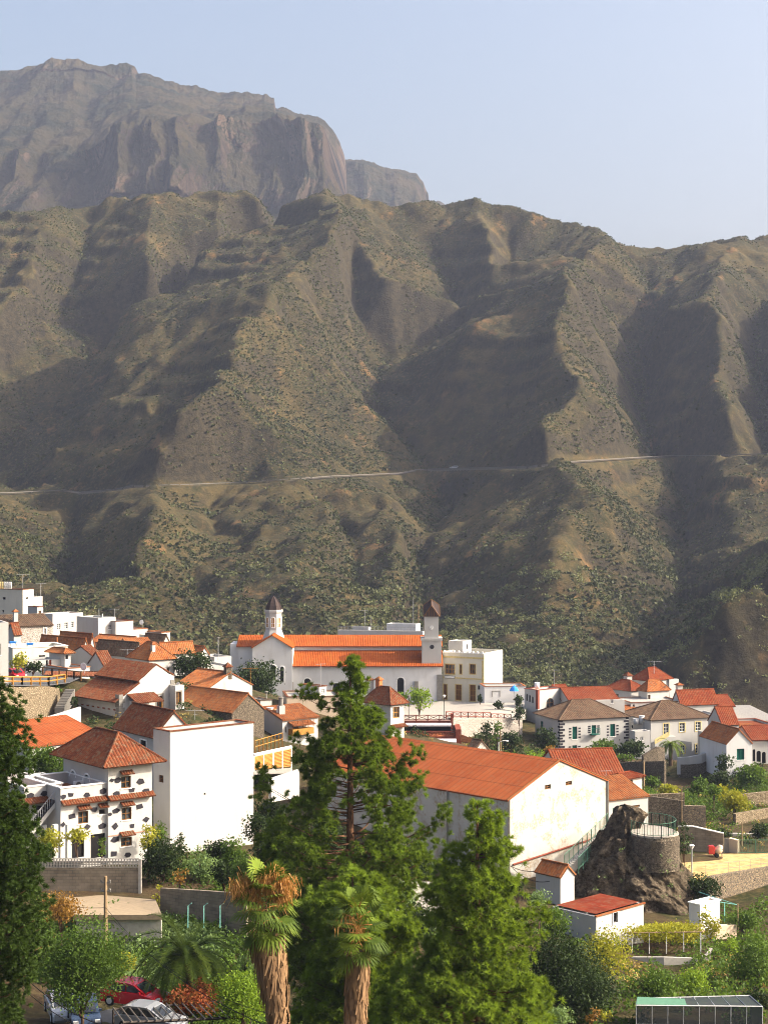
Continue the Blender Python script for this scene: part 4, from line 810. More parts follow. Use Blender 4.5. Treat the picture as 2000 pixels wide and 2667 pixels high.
for k in range(9): x_ = u0+.1+(u1-u0-.1)*k/8; q.box(x_-.02, -2, .75, x_+.02, -1.96, 1.7)
q.box(u0+.1, -2.02, 1.7, u1, -1.94, 1.76); q.tube([(u1-.1, -1.95, .7), (u1-.1, -1.95, zt)], .06); q.build('porch_railing', 'wood_ochre', M.root)
hs('narrow white wing with one wooden window right of the stepped gable', '2', (1082, 205, 372), 204, 42, None, 1137, ('flat', .2), WH, [('R', 1087, 243, 1118, 320, 'ochre', 's')], dep=5)
hs('white gable house with a bright orange roof below the dark chimney', '2', (1281, 224, 300), 226, 44, 1083, 1558, ('gy', 2.0, .15, O), WH)
DS = hs('dark stone house with an orange tiled roof', '2', (1432, 368, 520), 204, 45, 1075, 1630, ('gy', 2.1, .2, O), 'dark_masonry', [('L', 1148, 385, 1180, 422, 'dark'), ('L', 1320, 398, 1353, 446, 'dark')])
hs('long house with a big dark red corrugated roof below the museum', '2', (190, 586, 660), 166, 52, None, 650, ('gx', 1.8, .25, 'sheet_red'), WH, dep=13)
q = hs('white house with an open patio and dark red roof beside the blank wall', '2', (955, 512, 700), 161, 36, 705, 1190, ('gy', 2.2, .3, Rd), WH, [('L', 868, 542, 903, 592, 'dark', 'w')])
BW = hs('tall block with a huge blank white wall and one small side window', '2', (1050, 490, 1165), 150, 42, 947, 1565, ('flat', .15, 0, 'concrete', Rd), WH, [('L', 980, 757, 1009, 803, 'wood', 'n'), ('R', 1258, 867, 1270, 880, 'dark', 'n')])

# ------------------------------------------------------------------ the three storey house with lava stones set in its walls
def inlay(h, lst, name='stone_inlay'):
    q = MB(); rr = random.Random(5)
    for x, y, s in lst:
        u, z_ = ray(h, 'R', '2', x, y); n = rr.randint(4, 6); a0 = rr.random()*6; pl = [(u+s*rr.uniform(.65, 1.1)*math.cos(a0+6.283*k/n), z_+s*.75*rr.uniform(.65, 1.1)*math.sin(a0+6.283*k/n)) for k in range(n)]
        q.quad(*[(a, -.05, b_) for a, b_ in pl])
        for k in range(n): a, b_ = pl[k], pl[(k+1) % n]; q.quad((a[0], -.05, a[1]), (a[0], 0, a[1]), (b_[0], 0, b_[1]), (b_[0], -.05, b_[1]))
    return q.build(name, 'lava_stone', h.root)
def tile_band(h, z, x0, x1, y, dep=.55, face='R', mat=Rd):
    u0, z_ = ray(h, face, z, x0, y); u1, _ = ray(h, face, z, x1, y); z_ = ray(h, face, z, x0 if face == 'R' else x0, y)[1]; q = MB(); a, b_ = min(u0, u1), max(u0, u1)
    pts = [P3(face, a, -dep, z_-.12), P3(face, b_, -dep, z_-.12), P3(face, b_, 0, z_+.22), P3(face, a, 0, z_+.22)]; roof_plane(q, pts, .24, .05, .1); return q.build('tile_band', mat, h.root)
T1 = hs('three storey white house with black stones set in its walls', '2', (668, 703, 1285), 140, 38, 392, 938, ('hip', 2.5, .95, Rd), WH,
 [('R', 748, 764, 808, 838, 'wood', 't'), ('R', 751, 957, 812, 1034, 'wood', 't'), ('R', 747, 1142, 815, 1197, 'wood', 't'), ('L', 436, 735, 468, 838, 'plain', 'anr'), ('L', 520, 757, 555, 842, 'plain', 'anr')])
inlay(T1, [(730, 790, .4), (867, 797, .45), (812, 850, .42), (720, 873, .4), (902, 853, .42), (690, 788, .3), (862, 950, .42), (717, 978, .38), (903, 1028, .42), (712, 1072, .42), (815, 1072, .32), (711, 1155, .45), (705, 1245, .42), (790, 1250, .36), (678, 1000, .25)])
tile_band(T1, '2', 664, 945, 903); part_box(T1, 'string_course', 'pink_deck', 'R', '2', 668, 1113, 938, 1119, -.06, -.002)
P0 = T1.C+T1.r*solve_u(T1.C, T1.r, px('2', 372, 0)[0])+T1.l*.35
def at_plane(p, x, z='2'):       # distance at which the pixel column x meets the wall line through p
    return (p+T1.r*solve_u(p, T1.r, px(z, x, 0)[0])).y
T2 = hs('two storey terrace wing with balcony in front of the three storey house', '2', (374, 840, 1290), at_plane(P0, 374), 38, None, 666, ('flat', .95, 0, 'terracotta', 'white_paint'), WH,
 [('R', 483, 981, 545, 1057, 'wood', 't'), ('R', 612, 968, 652, 1000, 'plain', 't'), ('R', 442, 1118, 520, 1268, 'dark', 'n'), ('R', 560, 1120, 650, 1268, 'dark', 'n')], dep=7.5)
T2.root.name = 'terrace_wing'; T2.root['category'] = 'house wing'
inlay(T2, [(640, 857, .42), (536, 880, .36), (437, 880, .34), (392, 890, .3), (582, 968, .38), (668, 1000, .3), (445, 1010, .42), (633, 1072, .42), (540, 1075, .4), (390, 1062, .3)]); tile_band(T2, '2', 374, 664, 932)
for x in (340, 423):
    u_, z_ = ray(T2, 'R', '2', x, 1180, -2.6); q = MB(); q.box(u_-.2, -2.8, -1.5, u_+.2, -2.4, z_+1.6); q.build('pillar', 'white_wall', T2.root)
P1 = P0+T1.l*2.6
T3 = hs('low white wing with outside stair left of the three storey house', '2', (150, 835, 1170), at_plane(P1, 150), 38, None, 385, ('flat', .9, 0, 'terracotta', 'white_paint'), WH, [], dep=7); T3.root['category'] = 'house wing'; T3.root.name = 'stair_wing'
inlay(T3, [(190, 887, .42), (272, 872, .4), (236, 960, .42), (316, 1008, .42), (366, 980, .3)]); tile_band(T3, '2', 92, 335, 925, .9)
q = MB(); a0, za = ray(T3, 'R', '2', 365, 895, -1.6); b0, zb = ray(T3, 'R', '2', 165, 1140, -1.6); n = 14
for k in range(n): u_ = b0+(a0-b0)*k/n; z_ = zb+(za-zb)*(k+1)/n; q.box(u_, -1.6, z_-.42, u_+(a0-b0)/n+.04, -.5, z_)
st_ = q.build('stair', 'lava_stone', T3.root); q = MB(); q.tube([(b0, -1.55, zb+.95), (a0, -1.55, za+.95)], .03)
for k in range(n+1): u_ = b0+(a0-b0)*k/n; z_ = zb+(za-zb)*k/n; q.box(u_-.015, -1.565, z_, u_+.015, -1.535, z_+.95)
q.build('handrail', 'steel', st_)
q = MB(); q.quad((b0, -1.62, zb-.45), (a0, -1.62, za-.45), (a0, -1.62, za+.0), (b0, -1.62, zb+.05)); q.quad((b0, -1.62, zb-.45), (b0, -.5, zb-.45), (a0, -.5, za-.45), (a0, -1.62, za-.45)); q.build('stair_string', WH, T3.root)
hs('white back room behind the low terrace with outside stair', '2', (152, 800, 900), at_plane(P1+T1.l*7.2, 152), 38, None, 385, ('flat', .3), WH, dep=4)

# ------------------------------------------------------------------ centre
q = hs('cream house with a wooden corner window and red hip roof above the pine', '4', (520, 1052, 1400), 226, 48, 300, 638, ('hip', 2.3, .55, Rd), WH, [('R', 538, 1068, 597, 1165, 'ochre', 'w'), ('R', 553, 1290, 592, 1345, 'plain')]); tile_band(q, '4', 520, 640, 1238, .8); chimney(q, 1.6, 3.6, q.h+.6, 2.6, .7, 'terracotta')
q = house('house', 'beige house with a tile edged flat roof in front of the church', '3', (852, 945, 1090), 241, 8, None, 1300, ('flat', .2, 0, 'concrete', Rd), 'beige_wall', dep=8)
hs('white roof room with a glass door on the beige house', '3', (1120, 858, 950), 244, 42, 963, 1182, ('flat', .2, 0, 'concrete', Rd), WH, [('R', 1142, 878, 1166, 920, 'white')], found=.3)
U_ = hs('white house with a wooden balcony under a bright orange lean-to roof', '3', (815, 1133, 1320), 213, 40, 662, 1110, ('sy', 1.3, .3, O), WH, [('R', 838, 1195, 848, 1240, 'dark', 'n'), ('R', 905, 1182, 950, 1245, 'wood', 'n')])
part_box(U_, 'balcony', 'wood_ochre', 'R', '3', 865, 1200, 1040, 1250, -1.0, -.003)
q = MB(); 
for k in range(5): x_ = ray(U_, 'R', '3', 865+k*43, 1200)[0]; z_ = ray(U_, 'R', '3', 865, 1200)[1]; q.box(x_-.04, -1.0, z_, x_+.04, -.92, z_+.9)
z_ = ray(U_, 'R', '3', 865, 1175)[1]; roof_plane(q, [(ray(U_, 'R', '3', 860, 1200)[0], -1.3, z_), (ray(U_, 'R', '3', 1045, 1200)[0], -1.3, z_), (ray(U_, 'R', '3', 1045, 1200)[0], 0, z_+.4), (ray(U_, 'R', '3', 860, 1200)[0], 0, z_+.4)]); q.build('balcony_roof', O, U_.root)
hs('small white shed with a brown roof edge behind the dark stone house', '3', (632, 975, 1035), 224, 30, None, 727, ('flat', .15, 0, 'concrete', Br), WH, dep=4)

# ------------------------------------------------------------------ warehouse and its neighbours
WZ = 'f'
WA = house('warehouse', 'large old white warehouse with a long red corrugated roof and stained gable', WZ, (822, 410, 870), 150, 45, -265, 1400, ('gy', 2.9, .15, 'sheet_red'), 'old_white_wall', [('R', 1037, 320, 1072, 346, 'wood', 'n'), ('R', 1157, 299, 1194, 323, 'wood', 'n')], 'warehouse')
for u_ in (.12, WA.w-.15): q = MB(); q.tube([(u_, -.12, -1), (u_, -.12, WA.h+.05)], .09); q.build('downpipe', 'grey_stone', WA.root)
q = MB(); v_ = ray(WA, 'L', WZ, 480, 500)[0]; q.tube([(-.12, v_, -1), (-.12, v_, WA.h)], .08); q.build('downpipe', 'grey_stone', WA.root)
q = MB(); a = ray(WA, 'R', WZ, 850, 780); b_ = ray(WA, 'R', WZ, 1340, 622); q.tube([(a[0], -.1, a[1]), (b_[0], -.1, b_[1])], .09); q.build('wall_pipe', 'brick_red', WA.root)
q = MB(); q.tube([(WA.w/2, -.1, WA.h+3.0), (0-.15, -.1, WA.h+.06)], .06, 4); q.tube([(WA.w/2, -.1, WA.h+3.0), (WA.w+.15, -.1, WA.h+.06)], .06, 4); q.build('verge', 'wood_brown', WA.root)
hs('white house with a broad red tiled roof behind the warehouse gable', WZ, (1130, 282, 340), 182, 10, None, 1500, ('gx', 2.4, .3, 'tile_crimson'), WH, dep=10)
hs('small white upper house with a brown shuttered window behind the warehouse', WZ, (1470, 294, 372), 173, 42, 1392, 1597, ('hip', .5, .3, 'tile_crimson'), WH, [('R', 1511, 291, 1545, 332, 'wood')])
hs('white house with a low orange roof at the warehouse corner', WZ, (1400, 408, 520), 166, 30, None, 1632, ('sy', 1.5, .2, 'tile_orange'), WH, [('R', 1535, 438, 1585, 450, 'wood', 'n')], dep=4.5)
hs('tiny white hut with an orange tiled roof beside the warehouse stair', WZ, (1127, 850, 985), 141, 42, 985, 1207, ('gy', .8, .15, O), WH, cat='hut')
S2 = hs('white shed with a flat faded red roof in front of the rock', WZ, (1333, 1082, 1260), 128, 44, 1080, 1606, ('flat', .01, 0, 'sheet_crimson'), WH, [('R', 1431, 1056, 1457, 1116, 'plain', 'w')], cat='shed')
S2.roof.location.z = .16
q = MB(); q.box(-.12, -.12, S2.h+.01, S2.w+.12, .1, S2.h+.1); q.build('verge', 'tile_orange', S2.root)
hs('pale garden shed with a flat roof behind the vine arbour', 'g', (1072, 1190, 1360), 136, 40, 975, 1243, ('flat', .02, 0, 'beige_wall', 'white_paint'), 'blue_white_wall', cat='shed')

# ------------------------------------------------------------------ right hand village
z = '5'
H1 = hs('white house with green shutters and black corner stones under a brown hip roof', z, (338, 430, 665), 262, 20, 180, 772, ('hip', 2.6, .35, Br), WH, [('R', 416, 471, 447, 551, 'green', 'q'), ('R', 538, 462, 567, 515, 'green', 'qb'), ('R', 656, 455, 688, 534, 'green', 'q'), ('L', 214, 437, 230, 490, 'green', ''), ('R', 415, 590, 446, 655, 'green', 'q'), ('L', 272, 562, 312, 595, 'plain')])
q = MB()
for k in range(13):
    z_ = k*H1.h/13+.1; e = .35*(k % 2); fbox(q, 'R', -.04, .5+e, -.05, -.002, z_, z_+.3); fbox(q, 'R', H1.w-.5-e, H1.w+.02, -.05, -.002, z_, z_+.3); fbox(q, 'L', 0, .8-e, -.05, -.002, z_, z_+.3)
q.build('corner_stones', 'lava_stone', H1.root)
H2 = hs('white two storey house with yellow framed windows behind the small palm', z, (915, 432, 662), 264, 20, None, 1297, ('hip', 2.5, .3, Br), WH, [('R', 996, 452, 1029, 523, 'white', 'y'), ('R', 1098, 448, 1131, 503, 'white', 'y'), ('R', 1198, 441, 1231, 497, 'white', 'y'), ('R', 1103, 590, 1131, 640, 'white', 'y'), ('R', 1198, 583, 1230, 640, 'white', 'y')], dep=10)
a = ray(H2, 'R', z, 918, 578); b_ = ray(H2, 'R', z, 1005, 530); q = MB()
for k in range(12): u_ = a[0]+(b_[0]-a[0])*k/12; q.box(u_, -1.1, -1.0, u_+(b_[0]-a[0])/12, -.003, a[1]+(b_[1]-a[1])*(k+1)/12)
q.box(b_[0], -1.1, -1, b_[0]+1.4, -.003, b_[1]); sq = q.build('stair', WH, H2.root)
q = MB(); q.quad((a[0], -1.12, a[1]), (a[0], -1.12, a[1]+.8), (b_[0], -1.12, b_[1]+.8), (b_[0], -1.12, b_[1])); q.quad((a[0], -1.0, a[1]), (b_[0], -1.0, b_[1]), (b_[0], -1.0, b_[1]+.8), (a[0], -1.0, a[1]+.8)); q.quad((a[0], -1.12, a[1]+.8), (a[0], -1.0, a[1]+.8), (b_[0], -1.0, b_[1]+.8), (b_[0], -1.12, b_[1]+.8)); q.build('stair_rail', 'yellow_trim', sq)
hs('small white annex with a blue window left of the yellow framed house', z, (815, 502, 600), 260, 18, 780, 912, ('flat', .2), WH, [('R', 847, 535, 866, 558, 'white')])
hs('white tank platform between the two brown roofed houses', z, (862, 450, 540), 266, 30, 780, 916, ('flat', .4), WH, [('L', 790, 462, 800, 482, 'dark', 'n')], dep=5)
hs('orange tiled house behind the water tanks', z, (785, 428, 480), 277, 20, None, 985, ('gx', 1.9, .2, O), WH, dep=8)
hs('narrow white block with a balcony door right of the yellow framed house', z, (1297, 402, 640), 269, 15, None, 1372, ('flat', .3), WH, [('R', 1330, 438, 1352, 508, 'white')], dep=7)
VR = hs('white glazed veranda with a railed roof terrace', z, (1299, 520, 630), 261, 15, None, 1393, ('flat', .2), WH, [('R', 1304, 540, 1322, 600, 'white'), ('R', 1325, 535, 1346, 580, 'white'), ('R', 1348, 535, 1368, 580, 'white'), ('R', 1370, 535, 1389, 580, 'white')], cat='veranda', dep=5)
q = MB()
for k in range(12): x_ = VR.w*k/11; q.box(x_-.02, 0, VR.h, x_+.02, .04, VR.h+1)
q.box(0, 0, VR.h+1, VR.w, .05, VR.h+1.06); q.build('railing', 'terracotta', VR.root)
hs('white house with an orange hip roof high in the right hand cluster', z, (790, 247, 325), 291, 40, 628, 888, ('hip', 1.7, .3, 'tile_crimson'), WH, [('L', 688, 263, 709, 282, 'wood')])
hs('topmost white house with a red hip roof of the right hand cluster', z, (905, 182, 310), 300, 40, 792, 1045, ('hip', 2.2, .3, 'tile_crimson'), WH)
hs('tall white block right of the topmost red roof', z, (1032, 172, 310), 303, 30, None, 1092, ('flat', .2), WH, dep=6)
hs('white house with an orange roof and wooden window in the middle of the right cluster', z, (893, 250, 330), 288, 30, 835, 1030, ('hip', 1.9, .3, O), WH, [('R', 1005, 215, 1012, 222, 'wood', 'n'), ('R', 897, 268, 912, 300, 'wood')])
hs('long white base building with a brown roof edge in the right cluster', z, (787, 320, 400), 281, 12, None, 1112, ('flat', .2, 0, 'concrete', Rd), WH, [('R', 800, 330, 812, 350, 'plain')], dep=8)
hs('low white house left of the orange hip roof', z, (625, 232, 300), 294, 30, 545, 700, ('flat', .2, 0, 'terracotta', Rd), WH)
q = hs('low house with a long orange roof behind the green shuttered house', z, (400, 314, 360), 279, 14, None, 715, ('gx', 1.9, .2, 'tile_crimson'), WH, dep=9)
hs('white flat roofed house behind the ridge of the green shuttered house', z, (575, 305, 390), 271, 12, 570, 747, ('flat', .2), WH, [('R', 660, 298, 676, 322, 'white')], dep=6)
hs('small red roofed house right of the arched house', z, (352, 310, 370), 283, 20, None, 435, ('gx', 2.4, .2, 'tile_crimson'), WH, dep=8)
q = hs('white house with a long red roof and chimney on the right of the cluster', z, (1103, 328, 410), 282, 18, 1048, 1340, ('gx', 2.2, .25, 'tile_crimson'), WH); chimney(q, .8, 2, q.h+.5, 2.6, .9)
hs('small white house with a green arched window below its red roof', z, (1338, 342, 440), 284, 14, None, 1447, ('gx', 1.6, .25, 'tile_crimson'), WH, [('R', 1342, 368, 1379, 398, 'green', 'a')], dep=6)
hs('white house with a steep red lean-to roof right of the veranda', z, (1368, 458, 540), 256, 10, None, 1474, ('gx', 2.4, .2, 'tile_crimson'), WH, dep=6)
hs('bluish white gable house with a green shutter', z, (1395, 580, 770), 236, 14, None, 1556, ('gy', 2.0, .15, O), 'blue_white_wall', [('R', 1461, 612, 1509, 683, 'green', '')], dep=9)
hs('white house with three dark arches at the right edge', z, (1556, 555, 760), 239, 8, None, 1720, ('gx', 1.5, .3, 'tile_crimson'), WH, [('R', 1561, 615, 1579, 692, 'dark', 'an'), ('R', 1586, 625, 1614, 695, 'dark', 'an'), ('R', 1620, 632, 1645, 705, 'dark', 'an')], dep=8)
hs('long white flat building at the right edge behind the arched house', z, (1497, 470, 560), 264, 10, None, 1720, ('flat', .3, 0, 'tile_crimson', 'tile_crimson'), WH, dep=9)
hs('small white room with an orange roof before the long flat building', z, (1500, 497, 560), 256, 14, None, 1612, ('gx', .6, .2, O), WH, [('R', 1592, 487, 1606, 510, 'dark', 'n')], dep=5)
hs('wide pale building at the right edge below the far slope', z, (1480, 440, 500), 282, 10, None, 1740, ('sy', 1.0, .1, 'concrete'), WH, dep=14)
H6 = hs('white arched house with a red roof terrace beside the plaza', z, (197, 240, 360), 280, 40, 111, 355, ('flat', .5, 0, 'terracotta', 'brick_red'), WH, [('R', 250, 290, 298, 350, 'wood', 'a'), ('L', 121, 262, 132, 308, 'plain', 'an'), ('L', 139, 270, 150, 315, 'plain', 'an'), ('L', 157, 280, 168, 322, 'plain', 'an')])
q = MB(); fbox(q, 'R', -.04, .35, -.04, -.002, 0, H6.h); fbox(q, 'L', .0, .5, -.04, -.002, 0, H6.h); q.build('corner_strip', 'brick_red', H6.root)
# ------------------------------------------------------------------ plants
m_leaf('pine_needles', (.009, .021, .004), (.18, .27, .026), .9, .3); m_leaf('dark_needles', (.012, .026, .006), (.075, .125, .022), .8, .2)
m_leaf('young_needles', (.014, .032, .005), (.24, .345, .035), .9, .35); m_leaf('leaf_mid', (.010, .026, .006), (.13, .215, .030), .8, .3); m_leaf('leaf_dark', (.008, .018, .006), (.042, .068, .016), .8, .2)
m_leaf('leaf_bright', (.06, .12, .012), (.25, .36, .035), .7, .35); m_leaf('leaf_yellow', (.14, .17, .012), (.36, .34, .035), .7, .35); m_leaf('leaf_grey', (.06, .11, .035), (.24, .34, .13), .7, .3)
m_leaf('leaf_autumn', (.12, .075, .02), (.36, .19, .04), 1.2, .3); m_leaf('flower_red', (.08, .09, .015), (.38, .07, .04), 2.5, .3); m_leaf('palm_leaf', (.020, .045, .007), (.17, .235, .026), .8, .25)
m_leaf('dead_frond', (.30, .13, .035), (.52, .30, .10), 1.5, .2); m_leaf('skirt_thatch', (.10, .055, .028), (.36, .225, .12), 1.6, .1); m_leaf('straw_leaf', (.25, .18, .05), (.45, .34, .10), 1.0, .2)
b = NB('pine_bark', .95); b.col(b.mix(b.ramp(b.noise(4, 6, b.mapping('Object', (1, 1, .4)), rough=.7), [(.4, 0.0), (.6, 1.0)]), (.045, .028, .020), (.22, .11, .06))); b.bump(b.noise(9, 6), 1, .05)
def unit(v): return v/np.maximum(np.linalg.norm(v, axis=-1, keepdims=True), 1e-9)
def needles(C, Dn, per, L, W, spread, g=nr):
    N = len(C); d_ = unit(Dn[:, None]+spread*g.normal(size=(N, per, 3))); l_ = L*(.7+.5*g.random((N, per, 1)))
    s_ = unit(np.cross(d_, g.normal(size=(N, per, 3))))*W/2; base = C[:, None]+d_*.03; tip = C[:, None]+d_*l_; tip[..., 2] -= .12*l_[..., 0]
    V = np.stack([base-s_, base+s_, tip], 2).reshape(-1, 3); F_ = np.arange(len(V)).reshape(-1, 3); return V, F_, np.repeat(g.random(N), per)
def leafcards(C, size, up=.35, g=nr):
    n = unit(g.normal(size=C.shape)+np.array([0, -.15, up])); t = unit(np.cross(n, g.normal(size=C.shape))); b_ = np.cross(n, t)
    s_ = (size*(.6+.8*g.random((len(C), 1)))); V = np.stack([C-t*s_*.5, C+b_*s_*.28, C+t*s_*.5, C-b_*s_*.28], 1).reshape(-1, 3)
    return V, np.arange(len(V)).reshape(-1, 4)
def blob_points(blobs, dens, g=nr):
    out, rv = [], []
    for c, r_ in blobs:
        r_ = np.asarray(r_, float); n = max(12, int(dens*(r_[0]*r_[1]+r_[0]*r_[2]+r_[1]*r_[2]))); u = unit(g.normal(size=(n, 3)))
        lump = 1+.28*np.sin(u[:, :1]*5+c[0]*3)*np.cos(u[:, 2:]*6+c[1]*2)+.15*g.normal(size=(n, 1)); k = (.35+.65*g.random((n, 1))**.45)*lump
        out.append(np.asarray(c)+u*r_*k); rv.append(np.full(n, g.random())*.5+.5*g.random(n))
    return np.concatenate(out), np.concatenate(rv)
def trunk_mesh(name, root, lines, mat='bark'):
    q = MB()
    for pts_, rad in lines: q.tube(pts_, rad, 7)
    return q.build(name, mat, root, True)
def plant(label, z, x, y0, y1, d, wpx, mat='leaf_mid', kind='shrub', cat=None, grp=None, trunk=.0, dense=1.0, leaf=None, seed=None, nb=None, depth=.8, gap=0):
    # crown between pixel rows y0 and y1, wpx wide (in the zoom's pixels), standing at distance d
    g = np.random.default_rng(seed or int(x*7+y0*13+d)); s = ZM[z][2]; top = at(z, x, y0, d); bot = at(z, x, y1, d); W = wpx*s/F*d; Hh = top.z-bot.z
    gzv = min(gz(bot.x, bot.y), bot.z+.3); root = empty(kind, (bot.x, bot.y, gzv), 0, label, cat or kind.replace('_', ' '), grp)
    lo = bot.z-gzv+Hh*trunk; ch_ = Hh*(1-trunk); nb = nb or int(9+10*min(1, W/4)); bl = []
    for k in range(nb):
        a = g.random()*6.28; t_ = g.random(); rr_ = math.sin(math.pi*min(.97, .18+.72*t_))**.6*(g.random()**.5)*.72
        r_ = (.20+.16*g.random())*min(W, ch_*1.3); bl.append(((math.cos(a)*rr_*W/2, math.sin(a)*rr_*W/2*depth, lo+r_*.6+t_*(ch_-1.3*r_)), (r_*1.05, r_, r_*.85)))
    leaf = leaf or d*.0017; P_, rv = blob_points(bl, dense*3.3/leaf**2/ (1+gap), g); V, F_ = leafcards(P_, leaf, .35, g)
    np_mesh('crown' if trunk > .12 else 'foliage', V, F_, mat, root, rndv=rv)
    rt = max(.05, W*.022); ls = [([(0, 0, -.4), (g.normal()*.1, 0, lo*.5), (0, 0, lo+ch_*.55)], [rt*1.3, rt, rt*.5])]
    for c, r_ in bl[:9]: ls.append(([(0, 0, max(.1, lo*.7)), (c[0]*.5, c[1]*.5, (lo+c[2])*.52), c], [rt*.6, rt*.4, rt*.15]))
    trunk_mesh('trunk' if trunk > .12 else 'stem', root, ls); return root
def pine(label, z, d, prof, xt, ybot, needle_mat, ncl, tuft=7, per=30, L=.30, W=.028, seed=1, flat=.8, rad=.28, extra=(), hollow=.0, name='pine_tree', wexp=1.3, hol=(0, 9999)):
    # prof: (y, x left, x right) silhouette rows; xt: trunk column; limbs run from the trunk to clumps of needle tufts
    g = np.random.default_rng(seed); ys = [p[0] for p in prof]; y0 = ys[0]; base = at(z, xt, ybot, d); gb = gz(base.x, d); root = empty(name, (base.x, d, gb), 0, label, 'pine tree')
    top = at(z, xt, y0, d); cl = []; s = ZM[z][2]/F*d
    area = [max(.5, np.interp(y, ys, [p[2]-p[1] for p in prof]))**wexp for y in np.linspace(y0, ys[-1], 60)]; cdf = np.cumsum(area)/sum(area)
    for k in range(ncl):
        y = np.interp(g.random(), cdf, np.linspace(y0, ys[-1], 60)); xl, xr = np.interp(y, ys, [p[1] for p in prof]), np.interp(y, ys, [p[2] for p in prof])
        hw = (xr-xl)/2; cx_ = (xl+xr)/2; a = g.random()*6.283; rr_ = g.random()**.42
        px_ = cx_+math.cos(a)*rr_*hw*.97; dy = math.sin(a)*rr_*hw*s*flat
        P_ = at(z, px_, y, d+dy); off = abs(px_-xt)*s
        if hollow and off < hollow and hol[0] < y < hol[1] and g.random() < .8: continue
        cl.append(P_-Vector((base.x, d, gb)))
    for e in extra: P_ = at(z, e[0], e[1], d+(e[2] if len(e) > 2 else 0)); cl.append(P_-Vector((base.x, d, gb)))
    Ht = top.z-gb; lean = top.x-base.x; C_, D_ = [], []; lines = [([(0, 0, -.5), (lean*.3, 0, Ht*.35), (lean*.7, 0, Ht*.7), (lean, 0, Ht*.99)], [rad*1.25, rad, rad*.55, .03])]
    for i, c in enumerate(cl):
        r_ = math.hypot(c.x, c.y); zc = max(.5, min(Ht*.97, c.z-.30*r_)); o = Vector((lean*zc/Ht, 0, zc)); mid = o.lerp(c, .6)+Vector((0, 0, -.10*r_)); od = (c-mid).normalized()
        if i % 3 == 0: lines.append(([o, mid, c], [min(rad*.28, .02+.009*r_), .012+.005*r_, .008]))
        sz = .22+.25*g.random()
        for k in range(tuft): q = Vector(g.normal(size=3)*sz*.75); q.z *= .7; C_.append(c+q); D_.append((od*.7+q.normalized()*.6+Vector((0, 0, .35))).normalized())
    V, F_, rv = needles(np.array([tuple(c) for c in C_]), np.array([tuple(c) for c in D_]), int(per*1.9), L, W*1.6, .62, g)
    np_mesh('crown', V, F_, needle_mat, root, rndv=rv); trunk_mesh('trunk', root, lines, 'pine_bark'); return root
# the big pine in the middle
pine('tall open pine in the middle, its tip rising in front of the church', 'P', 100, [(1718, 908, 922), (1760, 890, 940), (1800, 872, 960), (1850, 855, 985), (1905, 830, 990), (1950, 790, 1000), (1985, 765, 1050), (2030, 770, 1075), (2080, 770, 1100), (2140, 690, 1105), (2200, 660, 1125), (2260, 670, 1130), (2330, 700, 1080), (2420, 720, 1060), (2560, 740, 1040)],
     912, 2640, 'pine_needles', 920, 7, 34, .34, .030, 2, .85, .30, hollow=1.1, wexp=.9, hol=(1965, 2240),
     extra=[(800, 1800), (812, 1808), (826, 1822), (838, 1838), (790, 1815), (1075, 1955), (1082, 1970), (1068, 1985), (1092, 2020), (1100, 2045), (1086, 2060), (1060, 1975), (1150, 2115), (1158, 2130), (1140, 2145), (1165, 2110), (1125, 2165), (690, 2010), (688, 2030), (695, 2055), (684, 2075), (700, 2090), (1010, 1915), (1030, 1925), (770, 1920), (690, 2045, 1), (690, 2000), (1040, 2240), (1100, 2215), (1130, 2195)])
pine('bright green pine with a pointed top in front of the warehouse', 'f', 78, [(415, 640, 680), (500, 570, 765), (600, 545, 780), (680, 500, 800), (780, 455, 830), (900, 350, 880), (1000, 350, 885), (1100, 350, 900), (1200, 350, 930), (1350, 240, 930), (1450, 120, 1040), (1600, 20, 1070), (1760, -60, 1090)],
     648, 1800, 'young_needles', 700, 7, 32, .32, .024, 3, 1.0, .22, hollow=0, wexp=1.15, extra=[(850, 700), (835, 720), (820, 690), (1010, 1040), (1030, 1070), (1000, 1100), (960, 1090), (935, 1070), (900, 1090), (480, 690), (985, 1190), (960, 1210), (1060, 1560), (1040, 1500)])
pine('low bushy pine behind the shorter fan palm', 'e', 84, [(330, 900, 960), (380, 890, 1120), (440, 640, 1150), (550, 610, 1230), (650, 640, 1280), (700, 660, 1420), (850, 700, 1330), (1000, 600, 1200), (1350, 520, 1250), (1500, 520, 1250)],
     930, 1500, 'young_needles', 480, 7, 32, .32, .026, 5, .8, .2)
pine('dark pine at the left edge with layered branches', 'P', 62, [(1775, -30, 14), (1850, -60, 42), (1905, -90, 85), (1960, -120, 80), (2030, -140, 50), (2100, -150, 62), (2190, -160, 112), (2300, -170, 120), (2400, -180, 138), (2480, -180, 112), (2540, -180, 90), (2600, -180, 60), (2700, -180, 35)],
     -40, 2720, 'dark_needles', 800, 8, 30, .20, .022, 7, .8, .28)
